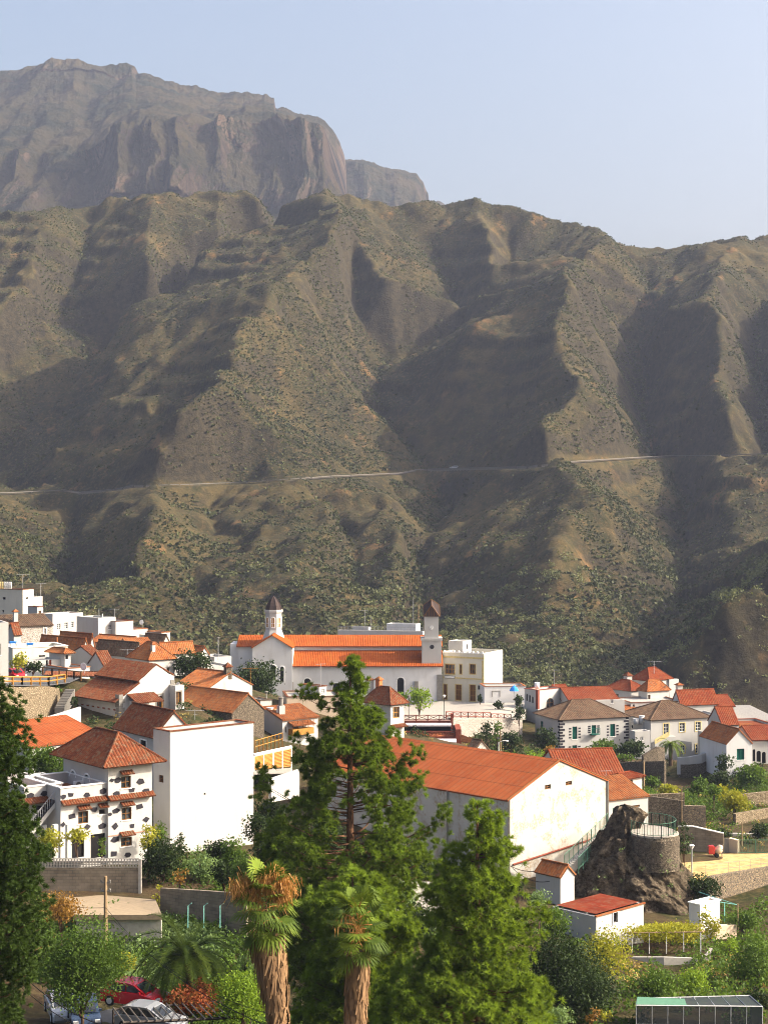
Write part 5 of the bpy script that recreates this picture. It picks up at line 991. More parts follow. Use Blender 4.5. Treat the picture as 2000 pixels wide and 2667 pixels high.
# fan palms with skirts of dead leaves
def fan_palm(label, d, xt, yt, wt, xb, yb, wb, crown_r, seed, dead):
    g = np.random.default_rng(seed); top = at('e', xt, yt, d); bot = at('e', xb, yb, d); s = ZM['e'][2]/F*d; dirn = (bot-top)/(top.z-bot.z); gb = gz(bot.x, d)
    low = Vector((top.x+dirn.x*(top.z-gb), d, gb)); root = empty('fan_palm', low, 0, label, 'palm tree'); tp = top-low; Lr = lambda z_: tp*(z_/tp.z)
    rt, rb_ = wt*s/2, wb*s/2; zb = (bot-low).z
    q = MB(); q.tube([Lr(tp.z*t_) for t_ in (0, .3, .6, 1)], [.24, .22, .22, .2], 9); q.build('trunk', 'bark', root)
    V, RV = [], []; n = 2600
    for k in range(n):
        t_ = g.random(); z_ = zb*.3+(tp.z-zb*.3)*t_; f_ = min(1, max(0, (z_-zb)/(tp.z-zb))); r_ = (rb_+(rt-rb_)*f_**.8)*(.72+.42*g.random()**2); a = g.random()*6.283; ln = .4+.6*g.random()
        o = Lr(z_)+Vector((math.cos(a)*r_, math.sin(a)*r_, 0)); t2 = Vector((-math.sin(a), math.cos(a), 0)); wd = .03+.08*g.random(); e = o+Vector((math.cos(a)*(-.08+.10*g.random()), math.sin(a)*.05, -ln))+t2*g.normal()*.14
        V += [tuple(o-t2*wd), tuple(o+t2*wd), tuple(e+t2*wd*.3), tuple(e-t2*wd*.3)]; RV.append(f_*.35+g.random()*.65)
    np_mesh('leaf_skirt', V, np.arange(len(V)).reshape(-1, 4), 'skirt_thatch', root, rndv=RV)
    def fan(o, dr, Rf, droop, out):
        side = dr.cross(Vector((0, 0, 1))).normalized(); nn = side.cross(dr).normalized(); pet = o+dr*Rf*.75; 
        tri = []; ns = 24
        for k in range(ns):
            a = (k/(ns-1)-.5)*3.3; v = (dr*math.cos(a)+side*math.sin(a)).normalized(); w_ = side*math.cos(a)-dr*math.sin(a); l_ = Rf*(.75+.25*math.cos(a*.6))*(.9+.2*g.random())
            m_ = pet+v*l_*.55+nn*.04*(-1)**k; e = pet+v*l_*.95+Vector((0, 0, -droop*l_)); ww = w_*l_*.055
            out += [tuple(pet), tuple(m_-ww), tuple(m_-Vector((0, 0, .004))), tuple(m_+ww)]; out += [tuple(m_-ww), tuple(e), tuple(e), tuple(m_+ww)]
        return pet
    NF = 26; GV, DV, pets = [], [], []; cc_ = tp+Vector((0, 0, 1.0))
    for k in range(NF):
        a = k*2.399+g.random()*.4; el = 1.2-2.1*(k/NF); dr = Vector((math.cos(a)*math.cos(el), math.sin(a)*math.cos(el), math.sin(el))).normalized()
        o = cc_+Vector((0, 0, .7*(1-2*k/NF))); p_ = fan(o, dr, crown_r*(.48+.16*g.random()), .05+.45*g.random()**2, GV); pets.append(([o, (o+p_)/2+Vector((0, 0, .04)), p_], .018))
    for (x_, y_, n_) in dead:
        c = at('e', x_, y_, d-.3)-low
        for k in range(n_):
            dr = Vector((g.normal()*.5, g.normal()*.5, -1)).normalized(); o = c+Vector(g.normal(size=3)*.22); e = o+dr*(.25+.3*g.random()); sd_ = Vector((g.normal(), g.normal(), 0)).normalized()*.02
            DV += [tuple(o-sd_), tuple(o+sd_), tuple(e+sd_*.4), tuple(e-sd_*.4)]
    np_mesh('crown', GV, np.arange(len(GV)).reshape(-1, 4), 'palm_leaf', root, rndv=np.repeat(g.random(NF), 48))
    trunk_mesh('petiole', root, pets, 'dead_frond')
    if DV: np_mesh('dead_frond', DV, np.arange(len(DV)).reshape(-1, 4), 'dead_frond', root, rndv=g.random(len(DV)//4))
fan_palm('taller fan palm with withered orange fronds and a wide shaggy leaf skirt', 66, 348, 700, 235, 440, 1340, 125, 1.75, 4, [(165, 400, 170), (200, 420, 120), (140, 430, 90), (262, 400, 220), (268, 490, 110), (380, 390, 260), (430, 400, 300), (400, 330, 110), (480, 400, 220), (450, 450, 180), (330, 360, 120)])
fan_palm('shorter fan palm with fresh green fronds and a slim brown skirt', 67, 965, 850, 165, 945, 1340, 130, 1.55, 9, [(690+270, 690, 50), (880, 640, 30)])
def frond_palm(label, z, x, yc, yb, d, Rf, n, seed, up=.9):
    g = np.random.default_rng(seed); c = at(z, x, yc, d); b_ = at(z, x, yb, d); gb = min(gz(c.x, d), b_.z); root = empty('date_palm', (c.x, d, gb), 0, label, 'palm tree'); ht = c.z-gb; V, RV, rl_ = [], [], []
    for k in range(n):
        a = k*2.399+g.random()*.3; e0 = up*(1.35-1.5*k/n)+g.normal()*.08; Lf = Rf*(.85+.3*g.random()); p = Vector((0, 0, ht)); dr = Vector((math.cos(a)*math.cos(e0), math.sin(a)*math.cos(e0), math.sin(e0))); pp = [p.copy()]; rv = g.random(); st_ = 14
        for j in range(st_):
            dr = (dr+Vector((0, 0, -.13-.004*j))).normalized(); q = p+dr*Lf*1.25/st_; sd_ = dr.cross(Vector((0, 0, 1)))
            sd_ = sd_.normalized() if sd_.length > .01 else Vector((1, 0, 0)); up_ = sd_.cross(dr)
            for m_ in range(4):
                o = p.lerp(q, m_/4); ll = Lf*.2*math.sin(math.pi*min(.97, .12+.85*(j+m_/4)/st_))**.7
                for s_ in (-1, 1):
                    e = o+(sd_*s_*.85+dr*.55+up_*(.25+.1*g.normal())).normalized()*ll+Vector((0, 0, -.1*ll)); V += [tuple(o-dr*.02*Rf/2), tuple(o+dr*.02*Rf/2), tuple(e)]; RV.append(rv)
            p = q; pp.append(p.copy())
        rl_.append((pp[::3]+[pp[-1]], .02*Rf/2.5))
    np_mesh('crown', V, np.arange(len(V)).reshape(-1, 3), 'palm_leaf', root, rndv=RV); trunk_mesh('rachis', root, rl_, 'palm_leaf'); q = MB(); q.tube([(0, 0, -.4), (0, 0, ht*.6), (0, 0, ht)], [.32, .3, .34], 9); q.build('trunk', 'bark', root)
frond_palm('date palm with long arching fronds above the parked red car', 'c', 1150, 815, 1010, 99, 3.1, 56, 3)
frond_palm('small drooping date palm below the yellow framed house', '5', 1040, 585, 740, 249, 2.2, 36, 5, .75)
# broadleaf trees and shrubs, one by one
PL = [
 ('leafy green street tree above the parked cars at the lower left','c',500,560,1230,92,500,'leaf_mid','tree',.12,1.5),
 ('round green tree between the red roof and the three storey house','2',285,575,790,158,260,'leaf_mid','tree',.05,1),
 ('small dark green tree behind the hip roof','2',690,500,600,152,90,'leaf_dark','tree',.1,1),
 ('yellow leaved climbing shrub beside the three storey house','2',915,1060,1220,136,140,'leaf_yellow','shrub',0,1),
 ('dark fig tree at the foot of the three storey house','2',1010,1150,1420,134,290,'leaf_dark','tree',.05,1.1),
 ('leafy shrub against the lower left of the blank wall','2',1000,1040,1180,141,120,'leaf_mid','shrub',0,1),
 ('grey green olive tree below the blank wall','2',1230,1180,1440,136,230,'leaf_grey','tree',.15,.9),
 ('dark round bush under the blank wall','2',1115,1115,1260,140,100,'leaf_dark','shrub',0,1),
 ('dark orange tree below the middle of the blank wall','2',1345,1150,1330,141,200,'leaf_dark','tree',.05,1),
 ('green fruit tree below the right of the blank wall','2',1450,1140,1330,140,180,'leaf_mid','tree',.05,1),
 ('dark tree at the right corner of the blank wall','2',1590,980,1330,138,190,'leaf_dark','tree',.05,1.1),
 ('tall dark tree between blank wall and big pine','2',1640,1120,1440,126,260,'leaf_dark','tree',.05,1.1),
 ('tall dark tree standing at the far right corner of the blank wall','2',1650,900,1260,163,260,'leaf_dark','tree',.05,1.2),
 ('dark shrub in the shade left of the taller fan palm','2',1380,1290,1440,130,220,'leaf_dark','shrub',0,1),
 ('small reddish bare tree in front of the olive tree','2',1110,1330,1430,129,110,'leaf_autumn','shrub',0,.45),
 ('spiky green garden plant left of the taller palm','2',1500,1260,1420,128,170,'leaf_mid','shrub',0,1),
 ('dark tree behind the lower trunk of the big pine','d',720,1180,1560,118,380,'leaf_dark','tree',.05,1.1),
 ('dark tree right of the lower trunk of the big pine','d',1080,1330,1607,128,420,'leaf_dark','tree',.03,1.1),
 ('dark leafy tree left of the lower trunk of the big pine','d',480,1180,1560,126,300,'leaf_dark','tree',.05,1.1),
 ('dark bush at the foot of the long warehouse wall','d',1380,1440,1607,140,220,'leaf_dark','shrub',0,1),
 ('grey green reed clump before the low grey wall','e',1260,370,560,112,230,'leaf_grey','shrub',0,1),
 ('dark ivy bush below the grey green reeds','e',1330,480,760,108,330,'leaf_dark','shrub',0,1.1),
 ('small grey bush beside the tiny hut','f',1000,925,1030,128,130,'leaf_grey','shrub',0,1),
 ('green bush left of the red roofed shed','f',1080,1010,1200,120,180,'leaf_mid','shrub',0,1),
 ('dark fig tree below the red roofed shed','f',1130,1180,1660,108,520,'leaf_dark','tree',.1,1.0),
 ('loose yellow green tree in front of the red roofed shed','f',1370,1150,1520,112,330,'leaf_yellow','tree',.25,.5),
 ('dark tree under the loose yellow green tree','f',1280,1400,1697,102,330,'leaf_dark','tree',.1,1),
 ('slender yellow green shrub left of the greenhouse','g',260,2060,2240,99,110,'leaf_yellow','shrub',0,1),
 ('brown leaved bush at the bottom left of the greenhouse','g',150,2080,2240,98,130,'leaf_autumn','shrub',0,.9),
 ('silvery thicket at the bottom behind the bright pine','f',1110,1600,1720,96,160,'leaf_grey','shrub',0,1),
 ('broad green tree at the bottom above the greenhouse','g',690,1700,2010,112,520,'leaf_mid','tree',.05,1.1),
 ('green garden shrub right above the greenhouse','g',1010,1730,1990,114,330,'leaf_bright','shrub',0,1),
 ('large green tree at the lower right edge','g',1540,1450,2050,118,420,'leaf_mid','tree',.1,1),
 ('dark tree below the large green tree at the right edge','g',1560,1900,2230,108,330,'leaf_dark','tree',.05,1),
 ('dark bush in front of the cobbled wall','g',1090,905,1110,148,290,'leaf_dark','shrub',0,1.1),
 ('bushy green shrub right of the pale garden shed','g',1440,1210,1420,138,330,'leaf_mid','shrub',0,1),
 ('cabbage green plant bed behind the curved concrete wall','g',1320,1480,1600,128,260,'leaf_bright','shrub',0,.9),
 ('ivy bush hanging beside the round stone turret','g',930,465,760,158,150,'leaf_dark','shrub',0,1.1),
 ('round clipped tree beside the small upper house','5',925,782,890,215,98,'leaf_mid','tree',.1,1.2),
 ('yellow green bush right of the round clipped tree','5',1030,840,925,208,190,'leaf_yellow','shrub',0,1.1),
 ('dark green bush above the dry garden terraces','5',1215,795,900,214,120,'leaf_mid','shrub',0,1.1),
 ('dense green tree below the bluish gable house','5',1560,705,900,222,210,'leaf_mid','tree',.03,1.1),
 ('dark green bush under the bluish gable house','5',1350,750,850,226,150,'leaf_dark','shrub',0,1.1),
 ('dark ivy mass beside the stone wall under the veranda','5',1385,640,790,232,110,'leaf_dark','shrub',0,1.1),
 ('orange flowering bush below the round ended wall','5',1380,815,930,206,110,'leaf_yellow','shrub',0,.7),
 ('airy green tamarisk tree on the dry terrace','g',1370,195,430,196,250,'leaf_yellow','tree',.2,1.1),
 ('green bush left of the airy tamarisk','g',1190,120,260,200,150,'leaf_mid','shrub',0,1),
 ('low dark hedge right of the green fence gate','g',1590,470,610,180,170,'leaf_dark','shrub',0,1),
 ('small dark bush behind the block wall','g',1270,510,600,184,180,'leaf_dark','shrub',0,1),
 ('long hanging vine hedge in front of the green shuttered house','5',620,552,660,254,330,'leaf_mid','hedge',0,1.1),
 ('dark vine hedge right of the shuttered house windows','5',790,555,670,253,200,'leaf_dark','hedge',0,1.1),
 ('light green hedge on the terrace below the vine hedge','5',740,640,690,247,240,'leaf_mid','hedge',0,1),
 ('dark leafy tree left of the green shuttered house','5',250,470,640,256,150,'leaf_dark','tree',.05,1.1),
 ('rusty brown bush beside the shuttered house wall','5',270,590,650,250,90,'leaf_autumn','shrub',0,1),
 ('bright green low bushes behind the warehouse ridge','5',200,625,690,236,240,'leaf_bright','shrub',0,1),
 ('dark cypress like bush left of the street lamp','4',1350,1190,1440,240,130,'leaf_dark','shrub',0,1.1),
 ('tall dark cypress bush below the plaza wall','4',1440,1180,1460,243,130,'leaf_mid','shrub',0,1),
 ('dark bush right of the street lamp','4',1560,1270,1470,240,200,'leaf_dark','shrub',0,1.1),
 ('bushy dark tree over the plaza wall','4',1630,1060,1190,266,110,'leaf_dark','tree',.05,1.1),
 ('small yellow green bush beside the cypress bushes','4',1220,1370,1440,238,110,'leaf_yellow','shrub',0,1),
 ('umbrella shaped dark tree on the plaza','4',1455,1010,1120,276,95,'leaf_dark','tree',.35,1.2),
 ('dark tree beside the blue parasol','4',1640,950,1070,276,90,'leaf_dark','tree',.1,1.2),
 ('potted conical shrub at the cream building','4',1292,965,1025,287,40,'leaf_dark','shrub',0,1.2),
 ('bright plaza tree with a white trunk','4',770,893,1160,262,200,'leaf_bright','tree',.33,.8),
 ('smaller bright tree left of the white trunked plaza tree','4',610,930,1150,262,130,'leaf_bright','tree',.3,.7),
 ('large dark tree beside the church transept','3',600,635,1000,262,370,'leaf_dark','tree',.05,1.3),
 ('dark round tree among the orange roofs','2',1180,-20,150,236,220,'leaf_dark','tree',.03,1.2),
 ('light green tree right of the tall white gable wall','1',150,700,880,212,160,'leaf_yellow','tree',.05,.9),
 ('dark hedge behind the road railing','1',285,800,905,214,180,'leaf_dark','hedge',0,1.1),
 ('green bush hanging over the stone road wall','1',475,985,1080,206,120,'leaf_mid','shrub',0,1),
 ('small dark bush at the top of the outside steps','1',640,1110,1200,200,60,'leaf_dark','shrub',0,1),
 ('climbing vine on the pillars of the terrace wing','2',320,1085,1250,133,170,'leaf_yellow','vine',0,.9),
 ('second climbing vine over the terrace doors','2',470,1080,1180,133,160,'leaf_yellow','vine',0,.9),
 ('hanging green creeper at the right end of the terrace','2',630,1130,1260,134,60,'leaf_mid','vine',0,.8),
 ('dark green hedge at the low left wall below the terrace','2',230,1190,1290,131,150,'leaf_dark','hedge',0,1),
 ('yellow green creeper between the two grey block walls','c',975,355,520,127,60,'leaf_yellow','vine',0,1),
 ('red flowering bougainvillea above the car park trellis','c',1180,975,1165,96,400,'flower_red','shrub',0,1.2),
 ('green bush behind the red flowering bougainvillea','c',900,1010,1110,98,150,'leaf_mid','shrub',0,1),
 ('bright garden bush left of the taller palm trunk','c',1500,900,1225,90,330,'leaf_bright','shrub',0,1.1),
 ('bright yellow green thicket below the date palm','c',1290,960,1180,98,300,'leaf_yellow','shrub',0,1.0),
 ('bluish green cabbage tree right of the date palm','c',1510,790,920,104,100,'leaf_grey','shrub',0,1),
 ('dry brown thicket beside the concrete slab','c',380,400,600,112,260,'leaf_autumn','shrub',0,.5),
 ('yellow green bush behind the street tree','c',760,780,900,106,160,'leaf_yellow','shrub',0,1),
 ('dark shrub behind the bright pine beside the hut','f',880,870,960,118,90,'leaf_dark','shrub',0,1),
]
for i, p in enumerate(PL):
    plant(p[0], p[1], p[2], p[3], p[4], p[5], p[6], p[7], p[8], trunk=p[9], dense=p[10], seed=100+i)
# undergrowth nobody could count
def cover(name, label, mat, regions, dens, leaf, seed):
    g = np.random.default_rng(seed); C_, RV = [], []
    for z, xa, ya, xb, yb, d0, d1, n, r0 in regions:
        for k in range(n):
            t_ = g.random(); d = d1+(d0-d1)*t_; y = ya+(yb-ya)*t_; x = xa+(xb-xa)*g.random(); p = at(z, x, y, d); zz = gz(p.x, d); r_ = r0*(.5+g.random())
            P_, rv = blob_points([((p.x, p.y, zz+r_*.45), (r_, r_, r_*.8))], dens, g); C_.append(P_); RV.append(rv)
    C_ = np.concatenate(C_); V, F_ = leafcards(C_, leaf, .5, g); return tag(np_mesh(name, V, F_, mat, rndv=np.concatenate(RV)), label, name.replace('_', ' '), kind='stuff')
cover('reeds', 'tall pale green cane leaves filling the garden behind the date palm', 'leaf_grey', [('c', 640, 500, 1330, 800, 108, 124, 120, .8), ('c', 980, 480, 1380, 620, 114, 124, 40, .8)], 60, .26, 1)
cover('undergrowth', 'mixed green undergrowth covering the gardens', 'leaf_mid', [('c', 620, 560, 1640, 900, 104, 122, 130, .8), ('c', 1200, 900, 1650, 1225, 88, 104, 60, .7), ('c', 150, 560, 420, 900, 108, 122, 50, .8), ('P', 1350, 2430, 2000, 2667, 90, 136, 160, .6), ('P', 560, 2300, 1350, 2667, 80, 140, 260, .9), ('P', 440, 2190, 900, 2330, 126, 145, 110, .8), ('5', 820, 800, 1659, 976, 196, 232, 170, .7), ('g', 620, 60, 1690, 560, 178, 225, 130, .7), ('g', 1000, 1380, 1690, 2000, 104, 136, 120, .55), ('5', 0, 560, 900, 720, 232, 252, 60, .7), ('g', 1180, 1300, 1659, 1700, 126, 150, 60, .5)], 45, .27, 2)
cover('dry_grass', 'dry yellow grass and weeds on the banks and terraces', 'straw_leaf', [('5', 820, 780, 1659, 976, 200, 232, 70, .4), ('c', 200, 400, 520, 590, 112, 126, 60, .35), ('g', 1100, 1600, 1500, 1800, 118, 130, 30, .3), ('P', 250, 1800, 700, 2000, 180, 235, 60, .5), ('P', 1000, 1880, 1350, 1990, 225, 262, 50, .5), ('g', 400, 1700, 620, 1900, 114, 126, 25, .4), ('P', 1500, 2060, 2000, 2200, 172, 215, 60, .4), ('g', 1000, 1600, 1690, 1900, 115, 130, 40, .35)], 30, .25, 3)
cover('bank_shrubs', 'dark shrubs on the banks between the houses', 'leaf_dark', [('P', 300, 1790, 720, 2010, 172, 245, 90, .7), ('P', 0, 1850, 300, 2120, 148, 200, 60, .7), ('P', 950, 1880, 1400, 2010, 215, 262, 60, .8), ('P', 1380, 1970, 1990, 2080, 222, 252, 60, .7)], 45, .34, 4)
# bushes on the near foot of the slope behind the village, nobody could count them
g_ = np.random.default_rng(21); C_, RV = [], []
for k in range(2300):
    d = 430+150*g_.random()**1.3; x = (g_.random()*1150-80)/F*d if g_.random() < .8 else (g_.random()*2200-1100)/F*d; zz = H(x, d); r_ = .7+1.9*g_.random()**3
    P_, rv = blob_points([((x, d, zz+r_*.35), (r_*1.2, r_*1.1, r_*.75))], 5.5, g_); C_.append(P_); RV.append(rv)
m_leaf('slope_leaf', (.040, .050, .022), (.19, .205, .085), .1, .2)
C_ = np.concatenate(C_); V, F_ = leafcards(C_, .75, .5, g_); tag(np_mesh('slope_bushes', V, F_, 'slope_leaf', rndv=np.concatenate(RV)), 'green bushes in the valley bottom behind the village', 'bushes', kind='stuff')
# ------------------------------------------------------------------ walls, terraces, paving
def wall_line(name, label, z, pts_, mat, t=.35, cat='wall', down=1.5, cap=None):
    # pts_: (x, y top, y bottom, distance) along the wall; a solid wall standing through these points
    P_ = [(at(z, x, yt, d), at(z, x, yb, d)) for x, yt, yb, d in pts_]; o = P_[0][1]; root = empty(name, o, 0, label, cat); m = MB(); cp = MB()
    for (a, b_), (c, d_) in zip(P_[:-1], P_[1:]):
        u = Vector((c.x-a.x, c.y-a.y, 0)).normalized(); n = Vector((-u.y, u.x, 0))
        if n.y < 0: n = -n
        a0, a1, c0, c1 = a-o, Vector((a.x, a.y, b_.z-down))-o, c-o, Vector((c.x, c.y, d_.z-down))-o; k = n*t
        m.quad(a1, c1, c0, a0); m.quad(c1+k, a1+k, a0+k, c0+k); m.quad(a0, c0, c0+k, a0+k); m.quad(a1, a0, a0+k, a1+k); m.quad(c0, c1, c1+k, c0+k)
        if cap:
            e = n*.06; h_ = Vector((0, 0, .012)); h2 = Vector((0, 0, .1)); cp.quad(a0-e+h_, c0-e+h_, c0-e+h2, a0-e+h2); cp.quad(a0-e+h2, c0-e+h2, c0+k+e+h2, a0+k+e+h2); cp.quad(c0+k+e+h_, a0+k+e+h_, a0+k+e+h2, c0+k+e+h2)
    w_ = m.build('wall', mat, root)
    if cap: cp.build('coping', cap, root)
    return root
def slab(name, z, pts_, mat, label=None, cat=None, th=.12, kind='structure'):
    P_ = [at(z, *p) for p in pts_]; m = MB(); lo = [p-Vector((0, 0, th)) for p in P_]; m.quad(*P_); m.quad(*reversed(lo))
    for i in range(len(P_)): j = (i+1) % len(P_); m.quad(lo[i], lo[j], P_[j], P_[i])
    o = m.build(name, mat); 
    if P_[0] is not None and (P_[1]-P_[0]).cross(P_[2]-P_[0]).z < 0: o.data.flip_normals()
    return tag(o, label, cat, None, kind)
def rail(name, label, pts_, hgt, mat, post=1.6, bars=(1.0, .5), r=.035, bal=0, cross=False, cat='railing', grp=None):
    pts_ = [Vector(p) for p in pts_]; o = pts_[0]; root = empty(name, o, 0, label, cat, grp); q = MB(); h3 = Vector((0, 0, hgt))
    for k in bars: q.tube([p-o+h3*k for p in pts_], r, 5)
    for a, c in zip(pts_[:-1], pts_[1:]):
        L = (c-a).length; n = max(1, round(L/post))
        for k in range(n+1): p = a.lerp(c, k/n)-o; b_ = MB(); b_.box(p.x-r*1.3, p.y-r*1.3, p.z-.2, p.x+r*1.3, p.y+r*1.3, p.z+hgt); b_.build('post', mat, root)
        if bal:
            nb = int(L/bal)
            for k in range(nb): p = a.lerp(c, k/nb)-o; q.box(p.x-.012, p.y-.012, p.z+hgt*bars[-1], p.x+.012, p.y+.012, p.z+hgt)
        if cross:
            for k in range(n): p0, p1 = a.lerp(c, k/n)-o, a.lerp(c, (k+1)/n)-o; q.tube([p0+h3*bars[-1], p1+h3], r*.6, 4); q.tube([p0+h3, p1+h3*bars[-1]], r*.6, 4)
    q.build('rail', mat, root); return root
# upper left: road on its stone wall, railings, steps
RDZ = 214
slab('road_surface', '1', [(-60, 1010, 186.2), (190, 1010, 193.5), (420, 1008, 202), (600, 985, 208), (700, 940, 224), (330, 900, 226), (-60, 880, 226)], 'asphalt')
wall_line('stone_wall', 'rough yellow brown stone wall holding up the road', '1', [(-60, 1020, 1330, 186), (200, 1030, 1330, 193), (420, 1022, 1290, 200), (520, 1040, 1230, 206)], 'rubble', .6)
R0 = [at('1', -60, 1008, 186.5), at('1', 190, 1012, 194), at('1', 420, 1008, 202), at('1', 560, 985, 207)]
rail('road_railing', 'yellow wooden road barrier on dark posts above the stone wall', [p+Vector((0, 0, .02)) for p in R0], .95, 'wood_ochre', 2.6, (1.0, .45), .09)
rail('road_railing', 'brown handrail between the road and the tiled roofs', [at('1', 210, 905, 224), at('1', 450, 930, 221), at('1', 640, 955, 216), at('1', 700, 962, 214)], 1.0, 'wood_brown', 2.0, (1.0,), .07)
m = MB(); roof_plane(m, [at('1', 380, 925, 221), at('1', 830, 935, 221), at('1', 850, 892, 226), at('1', 395, 890, 226)], .35, .07)
tag(m.build('lean_to_roof', 'tile_red'), 'narrow tiled lean-to roof behind the brown handrail', 'roof')
steps = empty('outside_steps', at('1', 500, 1200, 202), 0, 'dark stone steps leading down from the road end', 'steps'); q = MB(); o = Vector(steps.location)
for k in range(12):
    a, b_ = at('1', 560-8*k, 1050+14*k, 204-.35*k)-o, at('1', 640-8*k, 1060+14*k, 204-.35*k)-o; q.box(a.x, a.y, a.z-1.5, b_.x, a.y+.5, a.z)
q.build('tread', 'grey_stone', steps)
wall_line('garden_wall', 'long white garden wall climbing to the museum house', '2', [(85, 478, 560, 172), (200, 430, 520, 180), (500, 335, 420, 197)], 'white_wall', .3, down=2)
# lower left: grey walls, slab, lattice
LW = [(200, 262, 432, 131), (330, 268, 428, 131), (860, 268, 428, 131)]
BLW = wall_line('block_wall', 'grey concrete block wall topped by pierced lattice blocks', 'c', LW, 'block_wall', .25)
q = MB(); o = BLW.location; a, b_ = at('c', 205, 262, 131), at('c', 858, 262, 131); hl = 54*.42194/F*131; n = 36
for k in range(n+1): p = a.lerp(b_, k/n)-o; q.box(p.x-.045, p.y, p.z+.02, p.x+.045, p.y+.15, p.z+hl)
for k in range(4): z_ = (a-o).z+.02+(hl-.02)*k/3; c, e = a-o, b_-o; q.box(c.x, c.y+.012, z_-.03, e.x, c.y+.138, z_+.03)
q.build('lattice', 'concrete', BLW)
q = MB(); p = at('c', 862, 210, 131)-o; q.box(p.x-.1, p.y-.05, p.z-7, p.x+.12, p.y+.3, p.z); q.build('end_post', 'concrete', BLW)
slab('terrace_paving', '2', [(100, 1290, 131.3), (860, 1290, 131.3), (830, 1270, 137), (90, 1270, 142)], 'concrete')
sl_ = slab('garage_slab', 'c', [(460, 555, 116), (1000, 555, 116), (960, 460, 124), (640, 432, 130), (400, 440, 130)], 'earthy_concrete', 'flat concrete garage roof below the grey block wall', 'roof slab', .35, 'thing')
wall_line('garage_wall', 'pale front wall under the flat concrete garage roof', 'c', [(470, 562, 640, 116.3), (995, 562, 640, 116.3)], 'concrete', .3)
wall_line('block_wall', 'long grey block wall right of the flat garage roof', 'c', [(990, 390, 560, 124), (1250, 405, 590, 122), (1520, 425, 640, 120)], 'block_wall', .25)
wall_line('low_grey_wall', 'low grey wall behind the reed clump', 'e', [(1150, 372, 480, 122), (1330, 385, 490, 124), (1570, 388, 480, 126)], 'concrete', .25)
for k, x in enumerate((1160, 1258, 1358)):
    p = at('c', x, 590, 112); t_ = at('c', x, 500, 112); root = empty('pipe_post', p, 0, ('leftmost', 'middle', 'rightmost')[k]+' of three pale bent pipe posts before the grey wall', 'post', 'bent pipe posts'); q = MB(); q.tube([(0, 0, -.5), (0, 0, t_.z-p.z), (.25, 0, t_.z-p.z+.2)], .04); q.build('pipe', 'aqua_pole', root)
# the car park with trellis
slab('car_park', 'c', [(60, 1400, 92), (800, 1400, 92), (900, 1150, 104), (420, 960, 117), (180, 960, 117), (60, 1000, 115)], 'asphalt', th=.3)
tr = empty('trellis', at('c', 760, 1225, 92), 0, 'dark wooden slatted trellis roof over the parked cars', 'trellis'); o = Vector(tr.location); q = MB(); A, B, C_, D_ = at('c', 700, 1140, 93), at('c', 760, 1222, 87), at('c', 1440, 1085, 97), at('c', 1545, 1185, 91)
q.tube([A-o, C_-o], .07, 4); q.tube([B-o, D_-o], .08, 4); q.build('beam', 'pergola_wood', tr); q = MB()
for k in range(17): a = A.lerp(C_, k/16)-o; b_ = B.lerp(D_, k/16)-o; e = (b_-a)*.06; q.tube([a-e+Vector((0, 0, .09)), b_+e+Vector((0, 0, .09))], .045, 4)
q.build('slat', 'slat_wood', tr)
for p in (A, B, C_, D_): q = MB(); p_ = p-o; q.tube([p_, p_-Vector((0, 0, 3.2))], .07, 5); q.build('post', 'pergola_wood', tr)
# right: rock, turret, yard
b = NB('outcrop_rock', .97); b.col(b.mix(b.ramp(b.noise(1.5, 10, rough=.82), [(.40, 0.0), (.62, 1.0)]), (.04, .03, .022), (.36, .285, .20))); b.bump(b.noise(2.6, 12, rough=.85), 1.0, 1.1)
def outcrop(name, label, z, d, rows, mat, dep=.8, seed=1, amp=.9, nu=220, nv=180):
    s = ZM[z][2]/F*d; ys = [r_[0] for r_ in rows]; o = at(z, (rows[-1][1]+rows[-1][2])/2, ys[-1], d); V = np.zeros((nv, nu, 3)); 
    for j, y in enumerate(np.linspace(ys[0], ys[-1], nv)):
        xl, xr = np.interp(y, ys, [r_[1] for r_ in rows]), np.interp(y, ys, [r_[2] for r_ in rows]); c = at(z, (xl+xr)/2, y, d)-o; rx = (xr-xl)/2*s
        for i in range(nu): a = 2*math.pi*i/nu; V[j, i] = (c.x+rx*math.cos(a), c.y+min(rx*dep, 9)*math.sin(a), c.z)
    A_, Zz = np.meshgrid(np.arange(nu)/nu*2*math.pi, V[:, 0, 2]); nx_, ny_ = np.cos(A_)*3, np.sin(A_)*3
    dsp = amp*fbm(nx_*.8+Zz*.2+9, ny_*.8+Zz*.35+5, 5, seed, .55, True)+amp*.9*fbm(nx_*1.6+Zz*.7, ny_*1.6+Zz*.9, 6, seed+5, .6)
    dsp *= np.clip(1-np.arange(nv)[::-1]/nv*0-0, 0, 1)[:, None]*.8
    V[..., 0] += np.cos(A_)*dsp; V[..., 1] += np.sin(A_)*dsp; V[..., 2] += .3*fbm(nx_+3, ny_+Zz, 3, seed+9)
    idx = np.arange(nu*nv).reshape(nv, nu); nxt = np.roll(idx, -1, 1); Fq = np.stack([idx[1:], nxt[1:], nxt[:-1], idx[:-1]], -1).reshape(-1, 4)
    top = V[0].mean(0); V2 = np.concatenate([V.reshape(-1, 3), top[None]]); T_ = np.stack([idx[0], nxt[0], np.full(nu, nu*nv), np.full(nu, nu*nv)], -1)
    ob = np_mesh(name, V2, np.concatenate([Fq, T_[:, [0, 1, 2, 2]]]), mat, smooth=True); ob.data.validate(); ob.location = o; return tag(ob, label, 'rock')
